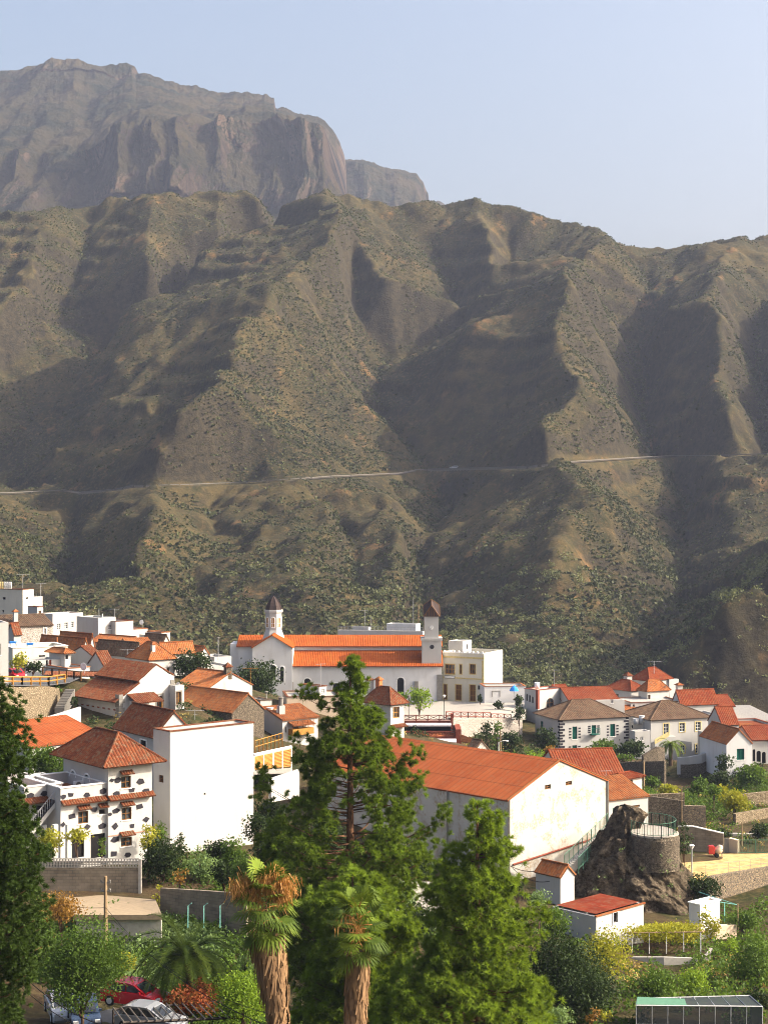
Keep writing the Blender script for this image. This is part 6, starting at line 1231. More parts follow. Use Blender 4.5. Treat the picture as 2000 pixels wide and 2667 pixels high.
outcrop('rock_outcrop', 'big dark rock outcrop beside the warehouse stair', 'g', 149, [(560, 240, 700), (640, 190, 720), (800, 90, 850), (920, 20, 915), (1050, 10, 955), (1180, 60, 990), (1380, 350, 1040), (1500, 480, 1050), (1640, 500, 1050), (1760, 500, 1050)], 'outcrop_rock', .82, 3, 1.0)
outcrop('boulder', 'jagged brown rock knob on top of the outcrop', 'g', 149.5, [(335, 380, 450), (360, 345, 560), (400, 325, 600), (450, 295, 570), (520, 280, 530), (620, 250, 500)], 'outcrop_rock', .6, 8, .45, 140, 90)
TC = at('g', 680, 563, 147.4); tu = empty('stone_turret', TC-Vector((0, 0, 3)), 0, 'round stone lookout turret built against the rock', 'turret'); rr_ = 200*.30157/F*147.4
q = MB(); q.lathe([(rr_*1.06, -.2+.35*k) for k in range(9)]+[(rr_*.99, 2.95)], 72, cap=True); q.v = [(x_*(1+.035*mnoise.noise(Vector((x_*2, y_*2, z_*1.5)))), y_*(1+.035*mnoise.noise(Vector((x_*2+5, y_*2, z_*1.5)))), z_) for x_, y_, z_ in q.v]; q.build('wall', 'dark_masonry', tu); q = MB(); q.lathe([(rr_*1.03, 2.95), (rr_*1.03, 3.05)], 36); q.build('floor', 'plaza_paving', tu)
ring = [TC+Vector((math.cos(a)*rr_*1.02-.15, math.sin(a)*rr_*1.3+.55, .06)) for a in [R(-160+k*20) for k in range(16)]]
slab_o = MB(); slab_o.prism([(p.x, p.y) for p in ring], TC.z-.12, TC.z+.055); tag(slab_o.build('lookout_floor', 'plaza_paving'), 'round paved floor of the lookout on the rock', 'floor slab')
rail('lookout_railing', 'green curved railing around the lookout on the rock', ring, 1.15, 'rail_green', 1.5, (1, .1), .022, .22)
# stair down the warehouse gable
sa, sb = at('f', 1400, 555, 157), at('f', 1150, 800, 146); 
rail('stair_railing', 'green stair railing running down in front of the warehouse gable', [sb, sa], 1.2, 'rail_green', 1.3, (1, .2), .024, .25)
rail('stair_railing', 'second green stair railing on the rock side of the stair', [sb+Vector((1.2, -.6, -.2)), sa+Vector((1.2, -.6, -.2)), at('g', 320, 470, 150)], 1.3, 'rail_green', 1.3, (1, .2), .024, .25)
stt = empty('rock_stair', sb, 0, 'narrow concrete stair between warehouse and rock', 'stair'); q = MB(); n = 26
for k in range(n): p = (sa-sb)*(k/n); e = (sa-sb)/n; q.box(p.x, p.y-.6, p.z-.9, p.x+e.x+.05, p.y+e.y+.6, p.z+.05)
q.build('tread', 'concrete', stt)
# yard with straw, cobbled wall, block wall, gate posts, fence
slab('straw_yard', 'g', [(900, 965, 151.5), (1170, 945, 153), (1690, 862, 158), (1690, 742, 170), (1250, 745, 169.5), (900, 755, 169)], 'plaza_paving', th=.4)
b = NB('straw', .95); b.col(b.mix(b.ramp(b.noise(1.1, 8, b.mapping('Object', (1, .6, 1)), rough=.75), [(.35, 0.0), (.65, 1.0)]), (.28, .19, .085), (.62, .44, .19))); b.bump(b.noise(6, 6), 1, .1)
bpy.data.objects['straw_yard'].data.materials[0] = MAT['straw']
wall_line('cobbled_wall', 'broad wall of mixed grey and ochre cobbles below the straw yard', 'g', [(1150, 950, 1050, 152.6), (1250, 930, 1140, 153.4), (1690, 858, 1185, 157.6)], 'cobble', .5, down=2.5)
wall_line('curved_wall', 'curved pale concrete wall below the vine arbour', 'g', [(400, 1700, 1810, 126.5), (480, 1640, 1735, 126), (760, 1640, 1725, 125.5), (1060, 1650, 1730, 126), (1150, 1610, 1700, 128), (1180, 1560, 1640, 131)], 'concrete', .25)
slab('arbour_terrace', 'g', [(470, 1645, 126), (1060, 1655, 126), (1150, 1612, 128), (1180, 1565, 131), (1150, 1510, 137), (450, 1540, 137)], 'garden_soil', th=.3)
wl = wall_line('sloping_block_wall', 'grey block wall with a sloping top behind the concrete mixer', 'g', [(880, 512, 752, 172.5), (1010, 514, 752, 172), (1275, 575, 748, 171)], 'block_wall', .25, cap='white_paint')
wall_line('gate_wall', 'beige gate wall beside the green yard fence', 'g', [(1320, 610, 745, 172), (1395, 628, 745, 171.5)], 'beige_wall', .5)
for x, nm, lb in ((1300, 'gate', 'dark grey sheet metal gate of the straw yard'),):
    a, b_ = at('g', 1280, 612, 171.8), at('g', 1320, 745, 171.8); m = MB(); m.box(a.x, a.y, b_.z, b_.x, a.y+.05, a.z); m.box(a.x, a.y-.03, a.z-.06, b_.x, a.y-.002, a.z); tag(m.build(nm, 'grey_stone'), lb, 'gate')
rail('yard_fence', 'green metal fence behind the straw yard', [at('g', 1400, 742, 171), at('g', 1700, 742, 171)], 4.6*.31, 'rail_green', 1.8, (1, .08), .03, .16, cat='fence')
rail('yard_fence', 'thin wire fence along the edge of the straw yard', [at('g', 1120, 945, 153), at('g', 1690, 868, 157.5)], 1.1, 'steel', 1.4, (1, .5), .012, cat='fence')
# concrete mixer
mx = empty('concrete_mixer', at('g', 1200, 768, 166.5), 0, 'red and beige concrete mixer on small wheels in the straw yard', 'concrete mixer'); s = .30157/F*166.5
q = MB(); q.box(-58*s, -.35, 25*s, -5*s, .35, 88*s); q.box(-52*s, -.36, 88*s, -10*s, .3, 94*s); q.build('engine_box', 'car_red', mx)
q = MB(); i0 = len(q.v); q.lathe([(.12, -.42), (.38, -.36), (.44, -.05), (.40, .12), (.27, .42), (.22, .5)], 18)
q.v = [(32*s+z_*.45+x_*.9, y_, 58*s+z_*.9-x_*.3) for x_, y_, z_ in q.v]; q.build('drum', 'beige_wall', mx, True)
q = MB(); q.tube([(-45*s, 0, 25*s), (-45*s, 0, 8*s)], .04); q.tube([(60*s, 0, 65*s), (60*s, 0, -3*s)], .04); q.tube([(-50*s, 0, 22*s), (62*s, 0, 22*s)], .04); q.tube([(-5*s, -.3, 60*s), (62*s, -.3, 66*s), (62*s, .3, 66*s)], .035); q.build('frame', 'grey_stone', mx)
for y_ in (-.42, .42):
    q = MB(); q.lathe([(.05, -.05), (.21, -.06), (.24, 0), (.21, .06), (.05, .05)], 16); q.v = [(x_+10*s, z_+y_, yy+4*s+.12) for x_, yy, z_ in q.v]; q.build('wheel', 'black_rubber', mx, True)
# dry terrace walls on the right
for lb, ps, mt in (('long dark retaining wall under the shuttered house terrace', [(670, 700, 790, 238), (1000, 690, 830, 232)], 'dark_masonry'),
  ('dark sloping buttress wall left of the small palm', [(868, 655, 800, 234), (960, 600, 810, 235), (1003, 605, 815, 236)], 'dark_masonry'),
  ('white parapet wall curving below the yellow framed house', [(1080, 668, 712, 243), (1160, 665, 712, 242), (1240, 648, 705, 242), (1302, 625, 690, 244)], 'white_wall'),
  ('grey brown curved wall below the white parapet', [(1085, 712, 790, 243), (1160, 713, 800, 241.8), (1240, 706, 795, 241.8), (1392, 640, 760, 246)], 'dark_masonry'),
  ('rough stone terrace wall below the clipped tree', [(900, 905, 990, 190), (1130, 895, 985, 190)], 'rubble'),
  ('upper dry stone wall at the right edge', [(1440, 910, 940, 204), (1700, 880, 925, 206)], 'rubble')):
    wall_line('terrace_wall', lb, '5', ps, mt, .5)
for lb, ps, mt in (('lower dry stone wall at the right edge', [(1380, 400, 470, 192), (1700, 350, 430, 196)], 'rubble'),
  ('short dry stone wall left of the tamarisk', [(930, 330, 450, 186), (1120, 335, 450, 186)], 'cobble'),
  ('brown stone wall above the ivy', [(620, 245, 400, 184), (930, 290, 400, 184)], 'dark_masonry'),
  ('low grey wall with pipes behind the block wall', [(1290, 570, 620, 184), (1700, 575, 615, 184)], 'concrete'),
  ('low soil terrace wall in the lower garden', [(370, 1800, 1900, 121), (600, 1720, 1800, 124)], 'rubble'),
  ('low white bottom wall beside the cane bushes', [(1200, 1370, 1430, 136), (1390, 1360, 1430, 137)], 'beige_wall')):
    wall_line('terrace_wall', lb, 'g', ps, mt, .5)
# plaza and bar terraces below the church
slab('plaza', '4', [(640, 1150, 270), (1060, 1160, 258), (1200, 1163, 260.3), (1690, 1172, 268.5), (1690, 1030, 290), (1330, 1032, 291), (950, 1018, 299), (640, 1060, 299)], 'plaza_paving')
wall_line('plaza_wall', 'white plastered wall with dark stones below the plaza', '4', [(1060, 1165, 1340, 257), (1200, 1170, 1345, 260), (1660, 1180, 1330, 268)], 'white_rubble', .5)
def pt(x, y, d): return at('4', x, y, d)
rail('plaza_railing', 'brown crossed railing along the plaza edge', [pt(1000, 1160, 257), pt(1190, 1163, 260.3), pt(1385, 1166, 264)], .95, 'brick_red', 1.7, (1, .25), .06, cross=True)
rail('plaza_railing', 'brown crossed railing right of the plaza corner post', [pt(1390, 1176, 264), pt(1560, 1180, 266.5)], .95, 'brick_red', 1.7, (1, .25), .06, cross=True)
bar = empty('bar_terrace', pt(850, 1440, 252), 0, 'two storey terrace building with brown walls and long pale awnings below the church', 'building'); o = Vector(bar.location)
def bbox(nm, mat, x0, y0, x1, y1, d, t, par=None, top_d=0):
    a, b_ = pt(x0, y0, d)-o, pt(x1, y1, d)-o; m = MB(); m.box(a.x, a.y, b_.z, b_.x, a.y+t, a.z); return m.build(nm, mat, par or bar)
bbox('upper_fascia', 'brick_red', 640, 1188, 1062, 1222, 256, .5); bbox('upper_deck', 'plaza_paving', 640, 1187, 1062, 1195, 256.5, 12)
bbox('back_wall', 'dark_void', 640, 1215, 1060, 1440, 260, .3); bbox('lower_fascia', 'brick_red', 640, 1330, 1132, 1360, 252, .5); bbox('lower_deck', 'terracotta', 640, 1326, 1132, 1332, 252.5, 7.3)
bbox('side_wall', 'brick_red', 1042, 1130, 1062, 1262, 255, 1.2); bbox('side_wall', 'brick_red', 1085, 1262, 1132, 1450, 251.5, 8); bbox('back_wall', 'beige_wall', 640, 1380, 1085, 1440, 256, .3)
for nm_, x0, x1, y0, y1, d_ in (('awning', 655, 1045, 1215, 1234, 253.5), ('awning', 650, 1090, 1352, 1386, 249.5)):
    a, b_ = pt(x0, y0, d_)-o, pt(x1, y0, d_)-o; dz = (y1-y0)*.30139/F*d_; m = MB(); m.quad((a.x, a.y-.3, a.z-dz*.4), (b_.x, a.y-.3, a.z-dz*.4), (b_.x, a.y+1.0, a.z), (a.x, a.y+1.0, a.z)); m.quad((a.x, a.y-.3, a.z-dz), (b_.x, a.y-.3, a.z-dz), (b_.x, a.y-.3, a.z-dz*.4), (a.x, a.y-.3, a.z-dz*.4)); m.box(a.x, a.y+1.0, a.z-.1, b_.x, a.y+1.1, a.z+.02); m.build(nm_, 'awning', bar)
rail('terrace_railing', 'brown crossed railing on the upper bar terrace', [pt(640, 1188, 256), pt(1045, 1188, 256)], .9, 'brick_red', 1.7, (1, .2), .06, cross=True)
rail('terrace_railing', 'brown crossed railing on the lower bar terrace', [pt(640, 1330, 252), pt(1092, 1332, 252)], .9, 'brick_red', 1.7, (1, .2), .06, cross=True)
m = MB(); a = pt(1130, 1350, 246); b_ = pt(1265, 1390, 242); roof_plane(m, [a+Vector((0, 0, -.3)), b_+Vector((0, 0, 0)), b_+Vector((-.5, 2.2, .55)), a+Vector((-.1, 2.2, .55))], .35, .07); tag(m.build('low_roof', 'tile_orange'), 'small bright orange roof right of the bar terraces', 'roof')
hs('low hut with a grey tiled gable in front of the cypress bushes', '4', (1240, 1455, 1500), 212, 45, 1170, 1370, ('gy', 1.3, .2, 'tile_brown'), 'white_rubble', cat='hut', dep=5)
# wooden fence ramp beside the blank wall
fr = empty('slatted_fence', at('d', 270, 850, 176), 0, 'orange wooden slatted fence panel with pale frame right of the blank wall', 'fence'); o = Vector(fr.location); A, B = at('d', 262, 755, 176), at('d', 515, 700, 186); A2, B2 = at('d', 262, 848, 176), at('d', 515, 828, 186)
q = MB()
for k in range(12):
    t_ = (k+.6)/12.5; a, b_ = A.lerp(A2, t_)-o, B.lerp(B2, t_)-o; q.tube([a, b_], .07, 4)
q.build('slat', 'wood_ochre', fr); q = MB()
for k in range(5): t_ = k/4; a, b_ = A.lerp(B, t_)-o, A2.lerp(B2, t_)-o; q.tube([a+Vector((0, -.12, 0)), b_+Vector((0, -.12, -.5))], .09, 4)
q.build('post', 'white_paint', fr); q = MB(); q.tube([A-o+Vector((0, -.05, .15)), B-o+Vector((0, -.05, .15))], .2, 4); q.build('cap_beam', 'white_paint', fr)
q = MB(); q.quad(*[p-o+Vector((.1, .35, 0)) for p in (A2, B2, B, A)]); q.build('backing', 'wood_brown', fr)
rail('ramp_railing', 'thin ochre wooden railing above the slatted fence', [at('d', 270, 740, 178), at('d', 455, 682, 188)], 1.5, 'wood_ochre', 1.5, (1, .55), .05)
slab('footpath', 'd', [(262, 870, 170), (500, 862, 172), (520, 830, 184), (262, 850, 177)], 'plaza_paving')
wall_line('white_wall', 'white wall with sloping top left of the warehouse roof', 'd', [(380, 905, 960, 158), (570, 842, 930, 163)], 'white_wall', .3)

# weeds rooted in the cracks of the rock
g_ = np.random.default_rng(77); bl = []
for k in range(60):
    x = 120+g_.random()*860; y = 620+g_.random()*900; p = at('g', x, y, 149-5.0*g_.random()); bl.append(((p.x, p.y, p.z), (.22+.3*g_.random(), .3, .2)))
P_, rv = blob_points(bl, 60, g_); V, F_ = leafcards(P_, .16, .6, g_); tag(np_mesh('weeds', V, F_, 'leaf_grey', rndv=rv), 'weeds growing in cracks of the rock', 'weeds', kind='stuff')
# ------------------------------------------------------------------ cars
def car(label, loc, yaw, paint, L=4.1, pitch=0, name='parked_car', hatch=True):
    root = empty(name, loc, yaw, label, 'car'); root.rotation_euler = (pitch*math.sin(0), 0, yaw); h = L/2; W = .84
    low = [(-h, .35), (-h+.03, .78), (-h+.25, .92), (-.9, .95), (.75, .93), (h-.35, .78), (h-.03, .58), (h, .35), (h-.1, .2), (-h+.1, .2)]
    def loft(mb, prof, ws):     # side profile swept over the width with rounded edges
        n = len(prof); cx = sum(p[0] for p in prof)/n; cz = sum(p[1] for p in prof)/n; i0 = len(mb.v)
        for y, k in ws: mb.v += [(cx+(p[0]-cx)*k, y, cz+(p[1]-cz)*k) for p in prof]
        for r_ in range(len(ws)-1):
            for j in range(n): a = i0+r_*n; mb.f.append((a+j, a+(j+1) % n, a+n+(j+1) % n, a+n+j))
        mb.f.append(tuple(i0+j for j in range(n-1, -1, -1))); mb.f.append(tuple(i0+(len(ws)-1)*n+j for j in range(n)))
    q = MB(); loft(q, low, [(-W, .93), (-W+.04, .98), (-W+.14, 1), (W-.14, 1), (W-.04, .98), (W, .93)])
    roof = [(-h+.28, .9), (-h+.55, 1.36), (-h+.95, 1.46), (.0, 1.47), (.35, 1.38), (1.12, .9)] if hatch else [(-1.5, .9), (-.95, 1.36), (-.5, 1.44), (.1, 1.44), (.4, 1.36), (1.15, .9)]
    loft(q, roof, [(-W+.16, .90), (-W+.1, .97), (W-.1, .97), (W-.16, .90)]); q.build('body', paint, root, False)
    def pane(nm, pts_): q = MB(); q.quad(*pts_); q.build(nm, 'glass_dark', root)
    e = .012; a, b_ = roof[-1], roof[-2]; n = Vector((a[1]-b_[1], 0, b_[0]-a[0])).normalized()*-1
    if n.x < 0: n = -n
    P_ = lambda t, y: tuple(Vector((a[0]+(b_[0]-a[0])*t, y, a[1]+(b_[1]-a[1])*t))*1+n*.03)
    pane('windscreen', [P_(.08, -.62), P_(.08, .62), P_(.93, .54), P_(.93, -.54)])
    a, b_ = roof[0], roof[1]; n = Vector((-(b_[1]-a[1]), 0, b_[0]-a[0])).normalized(); pane('rear_window', [P_(.2, -.6), P_(.2, .6), P_(.92, .54), P_(.92, -.54)])
    for s_ in (-1, 1):
        y0, y1 = s_*(W-.085), s_*(W-.125); x0, x1 = roof[0][0]+.3, roof[-1][0]-.28
        pane('side_window', [(x0, y0, .96), (-.25, y0, .96), (-.25, y1, 1.34), (roof[2][0], y1, 1.34)]); pane('side_window', [(-.17, y0, .96), (x1, y0, .96), (.3, y1, 1.32), (-.17, y1, 1.34)])
        q = MB(); q.box(h-.2, s_*.62-.15, .6, h-.03, s_*.62+.15, .74); q.build('headlight', 'tank_grey', root); q = MB(); q.box(-h+.0, s_*.66-.1, .62, -h+.08, s_*.66+.1, .84); q.build('tail_light', 'brick_red', root)
        q = MB(); q.box(.72, s_*(W+.02)-.08, .92, .84, s_*(W+.02)+.08, 1.04); q.build('mirror', paint, root)
        for x_ in (-h+.75, h-.75):
            q = MB(); q.lathe([(.1, -.1), (.29, -.1), (.32, -.05), (.32, .05), (.29, .1), (.1, .1)], 18); q.v = [(x_+a_, s_*(W-.05)+c_, .32+b__) for a_, b__, c_ in q.v]; w_ = q.build('wheel', 'black_rubber', root)
            q = MB(); q.lathe([(.03, -.105), (.19, -.105), (.2, .105), (.03, .105)], 12); q.v = [(x_+a_, s_*(W-.05)+c_*1.02, .32+b__) for a_, b__, c_ in q.v]; q.build('rim', 'tank_grey', w_)
    q = MB(); q.box(h-.015, -.26, .42, h+.015, .26, .54); q.build('number_plate', 'white_paint', root); return root
def on(z, x, y, d): p = at(z, x, y, d); return p
car('small red hatchback parked on the road beside the tall white gable', on('1', 130, 962, 213), R(-50), 'car_red', 3.9)
car('shiny red car parked beside the flowering bougainvillea', on('c', 835, 1108, 98), R(-22), 'car_red', 4.1)
car('silver car parked under the dark slatted trellis', on('c', 930, 1262, 93.5), R(-20), 'car_silver', 4.1)
car('dark blue car with its bonnet showing below the street tree', on('c', 520, 1225, 95), R(-75), 'car_blue' if 'car_blue' in MAT else 'glass_dark', 4.0)
car('white car half hidden behind the left of the street tree', on('c', 385, 1180, 98), R(-70), 'car_white', 4.0)
v = car('tiny white van driving on the hillside road', hit('F', 981, 1013)+Vector((0, 0, .2)), R(175), 'car_white', 4.6)
# ------------------------------------------------------------------ aerials, lamps, poles, wires
def aerial(label, z, x, yt, yb, d, n=7, yaw=20, mast=.03, mat='steel', dish=False, boom=1.3):
    p, t_ = at(z, x, yb, d), at(z, x, yt, d); h_ = t_.z-p.z; root = empty('aerial', p, R(yaw), label, 'aerial', 'rooftop aerials'); q = MB(); q.tube([(0, 0, -.3), (0, 0, h_)], mast, 5); q.build('mast', mat, root)
    if n:
        q = MB(); q.tube([(-boom*.5, 0, h_-.1), (boom*.5, 0, h_-.1)], .02, 4)
        for k in range(n): x_ = -boom*.5+boom*k/(n-1); w_ = .22+.22*k/n; q.tube([(x_, -w_, h_-.1), (x_, w_, h_-.1)], .014, 4)
        q.tube([(-.2, 0, h_-.6), (.35, 0, h_-.6)], .015, 4); q.build('antenna', mat, root)
    return root
aerial('aerial on the tall cream house at the far upper left', '1', 197, 50, 160, 294, 8, 10, .04, boom=2.2)
aerial('crossed aerial behind the small white block', '1', 352, 130, 245, 298, 5, 40, .04, boom=2.0)
aerial('thin mast between the cubic white houses', '1', 886, 395, 640, 275, 0, 0, .09, 'white_paint')
aerial('aerial with a side arm over the tiled roof edge', '1', 990, 350, 460, 282, 5, 0, .035, boom=1.6)
aerial('bare mast on the white cubic house', '1', 855, 350, 430, 280, 0, 0, .04)
aerial('aerial above the dark brown roof in the upper village', '1', 1100, 700, 760, 244, 6, 10, .03, boom=2.2)
aerial('yellowish aerial on the white gable house before the dark tree', '3', 550, 700, 870, 228, 8, 5, .03, 'wood_ochre', boom=2.2)
aerial('rusty aerial before the dark stone house', '3', 88, 1050, 1170, 200, 6, 10, .03, boom=2.2)
aerial('tall thin aerial on the white roof room', '3', 1135, 665, 835, 244, 6, 30, .03, boom=1.6)
aerial('left aerial on the flat building behind the church', '4', 298, 228, 350, 338, 4, 0, .045)
aerial('short mast on the flat building behind the church', '4', 354, 285, 380, 338, 0, 0, .04)
aerial('tall mast left of the clock tower', '4', 718, 120, 345, 342, 0, 0, .06)
aerial('second tall mast left of the clock tower', '4', 762, 190, 345, 342, 0, 0, .09, 'wood_pole')
aerial('aerial on the arched house beside the plaza', '5', 300, 108, 200, 284, 5, 0, .04, boom=1.8)
aerial('large aerial above the topmost red roof', '5', 935, 55, 125, 300, 7, 15, .05, boom=2.8)
aerial('thin aerial in front of the blank white wall house', '2', 1076, 398, 480, 158, 0, 0, .025)
aerial('aerial on the small upper house by the warehouse', 'f', 1390, 235, 290, 180, 6, 10, .02, boom=1.2)
def tank(label, z, x, yt, yb, d, w, mat='tank_grey', n=1, nm='water_tank', grp=None):
    p, t_ = at(z, x, yb, d), at(z, x, yt, d); h_ = t_.z-p.z; s = ZM[z][2]/F*d; r_ = w*s/2; root = empty(nm, p, 0, label, nm.replace('_', ' '), grp); q = MB(); q.lathe([(r_, -.1), (r_, h_*.92)], 16); q.build('tank', mat, root, True); q = MB(); q.lathe([(r_*1.04, h_*.92), (r_*1.04, h_*.97), (r_*.3, h_)], 16); q.build('lid', mat, root)
for k, (x, m_) in enumerate(((5, 'yellow_trim'), (22, 'yellow_trim'), (42, 'tank_grey'), (60, 'tank_grey'), (78, 'tank_grey'), (94, 'tank_grey'))): tank(('first', 'second', 'third', 'fourth', 'fifth', 'sixth')[k]+' tank from the left in the row on the tall cream house', '1', x, 118, 176, 296, 15, m_, grp='tanks on the cream house')
tank('large grey tank beside the lean-to orange roof', '3', 712, 1028, 1115, 216, 58, 'tank_grey'); tank('cream tank with a yellow tint beside the grey tank', '3', 757, 1043, 1112, 216, 30, 'yellow_trim'); tank('second cream tank next to the chimney', '3', 774, 1045, 1112, 215, 22, 'cream_wall')
tank('white tub on the red roof terrace of the arched house', '5', 192, 188, 225, 283, 34, 'white_paint')
for k, x in enumerate((820, 857, 887)): tank(('left', 'middle', 'right')[k]+' grey tank on the platform between the brown roofs', '5', x, (418, 400, 424)[k], 452, 266.5, 36, 'tank_grey', grp='grey platform tanks')
def stack(label, z, x, y0, y1, y2, d, w, m1, m2):
    p, m_, t_ = at(z, x, y2, d), at(z, x, y1, d), at(z, x, y0, d); s = ZM[z][2]/F*d*w/2; root = empty('chimney', p, R(30), label, 'chimney'); q = MB(); q.box(-s, -s, -.3, s, s, m_.z-p.z); q.build('base', m1, root); q = MB(); q.lathe([(s*.8, m_.z-p.z), (s*.8, t_.z-p.z-.1), (s*.95, t_.z-p.z-.1), (s*.95, t_.z-p.z)], 12) if m2 != 'tile_red' else q.box(-s*1.3, -s*1.3, m_.z-p.z+.01, s*1.3, s*1.3, m_.z-p.z+.12)
    if m2 == 'tile_red':
        for a, b_ in (((-1, -1), (1, -1)), ((1, -1), (1, 1)), ((1, 1), (-1, 1)), ((-1, 1), (-1, -1))): q.quad((a[0]*s*1.3, a[1]*s*1.3, m_.z-p.z+.12), (b_[0]*s*1.3, b_[1]*s*1.3, m_.z-p.z+.12), (0, 0, t_.z-p.z))
    q.build('cap', m2, root)
stack('white square chimney with a grey round pot beside the tanks', '3', 803, 945, 1015, 1105, 215, 50, 'white_wall', 'grey_stone')
stack('dark stone chimney with a red tiled cap', '3', 362, 655, 695, 775, 229, 52, 'dark_masonry', 'tile_red'); stack('white chimney with a red cap left of the cream house roof', '3', 1540, 775, 805, 900, 230, 50, 'white_wall', 'tile_red')
stack('white chimney among the upper orange roofs', '1', 490, 597, 640, 680, 251, 22, 'white_wall', 'tile_orange'); stack('little orange capped turret chimney of the right cluster', '5', 768, 122, 148, 185, 296, 38, 'white_wall', 'tile_red')
def lamp(label, z, x, yt, yb, d, arm=0, mat='steel', globe=False):
    p, t_ = at(z, x, yb, d), at(z, x, yt, d); h_ = t_.z-p.z; root = empty('street_lamp', p, 0, label, 'street lamp', 'street lamps'); q = MB(); q.tube([(0, 0, -.3), (0, 0, h_*.9), (arm*.5, 0, h_), (arm, 0, h_)] if arm else [(0, 0, -.3), (0, 0, h_)], .06, 6); q.build('pole', mat, root); q = MB()
    if arm: q.lathe([(.05, -.12), (.22, -.08), (.2, .02), (.05, .07)], 10, (arm, 0, h_))
    else: q.lathe([(.1, -.02), (.24, .28), (.28, .32), (.05, .42)], 8, (0, 0, h_))
    q.build('lantern', 'white_paint' if globe else 'grey_stone', root)
lamp('street lamp left of the church choir', '3', 282, 465, 620, 276, .0); lamp('street lamp in front of the beige house', '3', 682, 920, 985, 226, 0); lamp('white curved street lamp among the cypress bushes', '4', 1455, 1360, 1500, 228, 1.2, 'white_paint', True)
lamp('black lamp post on the plaza beside the church corner', '4', 985, 985, 1190, 258, 0, 'lava_stone', True); lamp('black lamp post left of the white trunked plaza tree', '4', 678, 985, 1190, 258, 0, 'lava_stone')
lamp('small garden lamp in the straw yard', 'g', 1000, 700, 960, 153, 0, 'steel', True)
def pole(label, z, x, yt, yb, d, r_=.12, arms=1):
    p, t_ = at(z, x, yb, d), at(z, x, yt, d); h_ = t_.z-p.z; root = empty('utility_pole', p, 0, label, 'utility pole'); q = MB(); q.tube([(0, 0, -.5), (0, 0, h_)], [r_*1.2, r_*.85], 8); q.build('pole', 'wood_pole', root); q = MB()
    for k in range(arms): q.box(-.35, -.05, h_-.5-.6*k, .35, .05, h_-.4-.6*k); q.lathe([(.04, 0), (.07, .05), (.04, .14)], 8, (-.3, 0, h_-.4-.6*k)); q.lathe([(.04, 0), (.07, .05), (.04, .14)], 8, (.3, 0, h_-.4-.6*k))
    if arms: q.build('crossarm', 'grey_stone', root)
    return t_
pa = pole('wooden utility pole in front of the concrete slab', 'c', 652, 315, 740, 113, .13, 2); pb = pole('tall wooden pole behind the small upper house', '5', 870, 695, 900, 213, .13, 0); pc = pole('weathered pole with lamps among the cypress bushes', '4', 1470, 1275, 1500, 229, .1, 2)
pole('thin grey pole on the dry terraces', 'g', 912, 160, 470, 184, .06, 0); pole('slim metal pole right of the gate', 'g', 1432, 470, 640, 176, .06, 0); pole('utility pole on the hillside road', 'F', 404, 1043, 1100, 735, .3, 0); pole('distant pole on the right hand spur', 'F', 1226, 1145, 1180, 640, .2, 0)
pole('short pole in the right hand garden', 'g', 1398, 1175, 1370, 137, .05, 0)
def wire(label, a, b_, sag=.6, r_=.018):
    q = MB(); q.tube([a.lerp(b_, k/16)-Vector((0, 0, sag*4*(k/16)*(1-k/16))) for k in range(17)], r_, 4); tag(q.build('wire', 'dark_void'), label, 'wire')
top = pa-Vector((0, 0, 2.2)); E = at('c', -60, 720, 60)
wire('black cable sagging from the utility pole to the lower right corner', top, at('c', 1700, 1260, 70), 1.0, .022); wire('thin wire from the utility pole across the palm', top-Vector((0, 0, .3)), at('c', 1800, 1200, 74), 1.2, .014)
wire('black cable crossing the street tree from the left edge', E, at('c', 800, 1260, 70), .8, .02); wire('second cable crossing the street tree from the left edge', E-Vector((0, 0, .5)), at('c', 820, 1300, 70), .9, .016); wire('thin wire from the utility pole to the left', top, at('c', 200, 440, 112), .3, .014)
wire('thin cable in front of the warehouse gable', at('f', 840, 790, 149), at('f', 1065, 800, 146), .4, .03); wire('cable hanging from the warehouse to the tiny hut', at('f', 850, 800, 149), at('f', 1065, 876, 139), .5, .03)
# blue parasol, garden chairs, dishes, air conditioners
pz = at('4', 1588, 1015, 284); root = empty('parasol', pz, 0, 'closed bright blue parasol by the low white wall', 'parasol'); q = MB(); q.lathe([(.85, 1.75), (.55, 2.3), (.08, 2.75)], 8); q.build('canopy', 'sky_blue', root); q = MB(); q.tube([(0, 0, 0), (0, 0, 2.8)], .04); q.build('pole', 'steel', root)
for lb, x, y in (('blue cloth table on the left of the balustrade terrace', 115, 655), ('blue cloth table in the middle of the balustrade terrace', 260, 668)):
    p = at('1', x, y+20, 239); root = empty('garden_table', p, 0, lb, 'table'); q = MB(); q.box(-.5, -.3, .62, .5, .3, .7); q.box(-.48, -.31, .4, .48, -.295, .62); q.build('tabletop', 'sky_blue', root)
    for sx_ in (-.44, .44):
        for sy_ in (-.24, .24): q = MB(); q.box(sx_-.03, sy_-.03, 0, sx_+.03, sy_+.03, .62); q.build('leg', 'steel', root)
def dish(label, z, x, y, d, r_=.4):
    p = at(z, x, y, d); root = empty('satellite_dish', p-Vector((0, 0, .8)), R(-30), label, 'satellite dish', 'satellite dishes'); q = MB(); q.lathe([(.02, 0), (r_*.6, .06), (r_, .16), (r_, .18), (r_*.6, .09), (.02, .03)], 18); q.v = [(x_, -z_, y_+.8) for x_, y_, z_ in q.v]; q.build('reflector', 'white_paint', root, True); q = MB(); q.tube([(0, .05, -.2), (0, .05, .7)], .03); q.tube([(0, 0, .5), (0, -.45, .8)], .015, 4); q.build('bracket', 'steel', root)
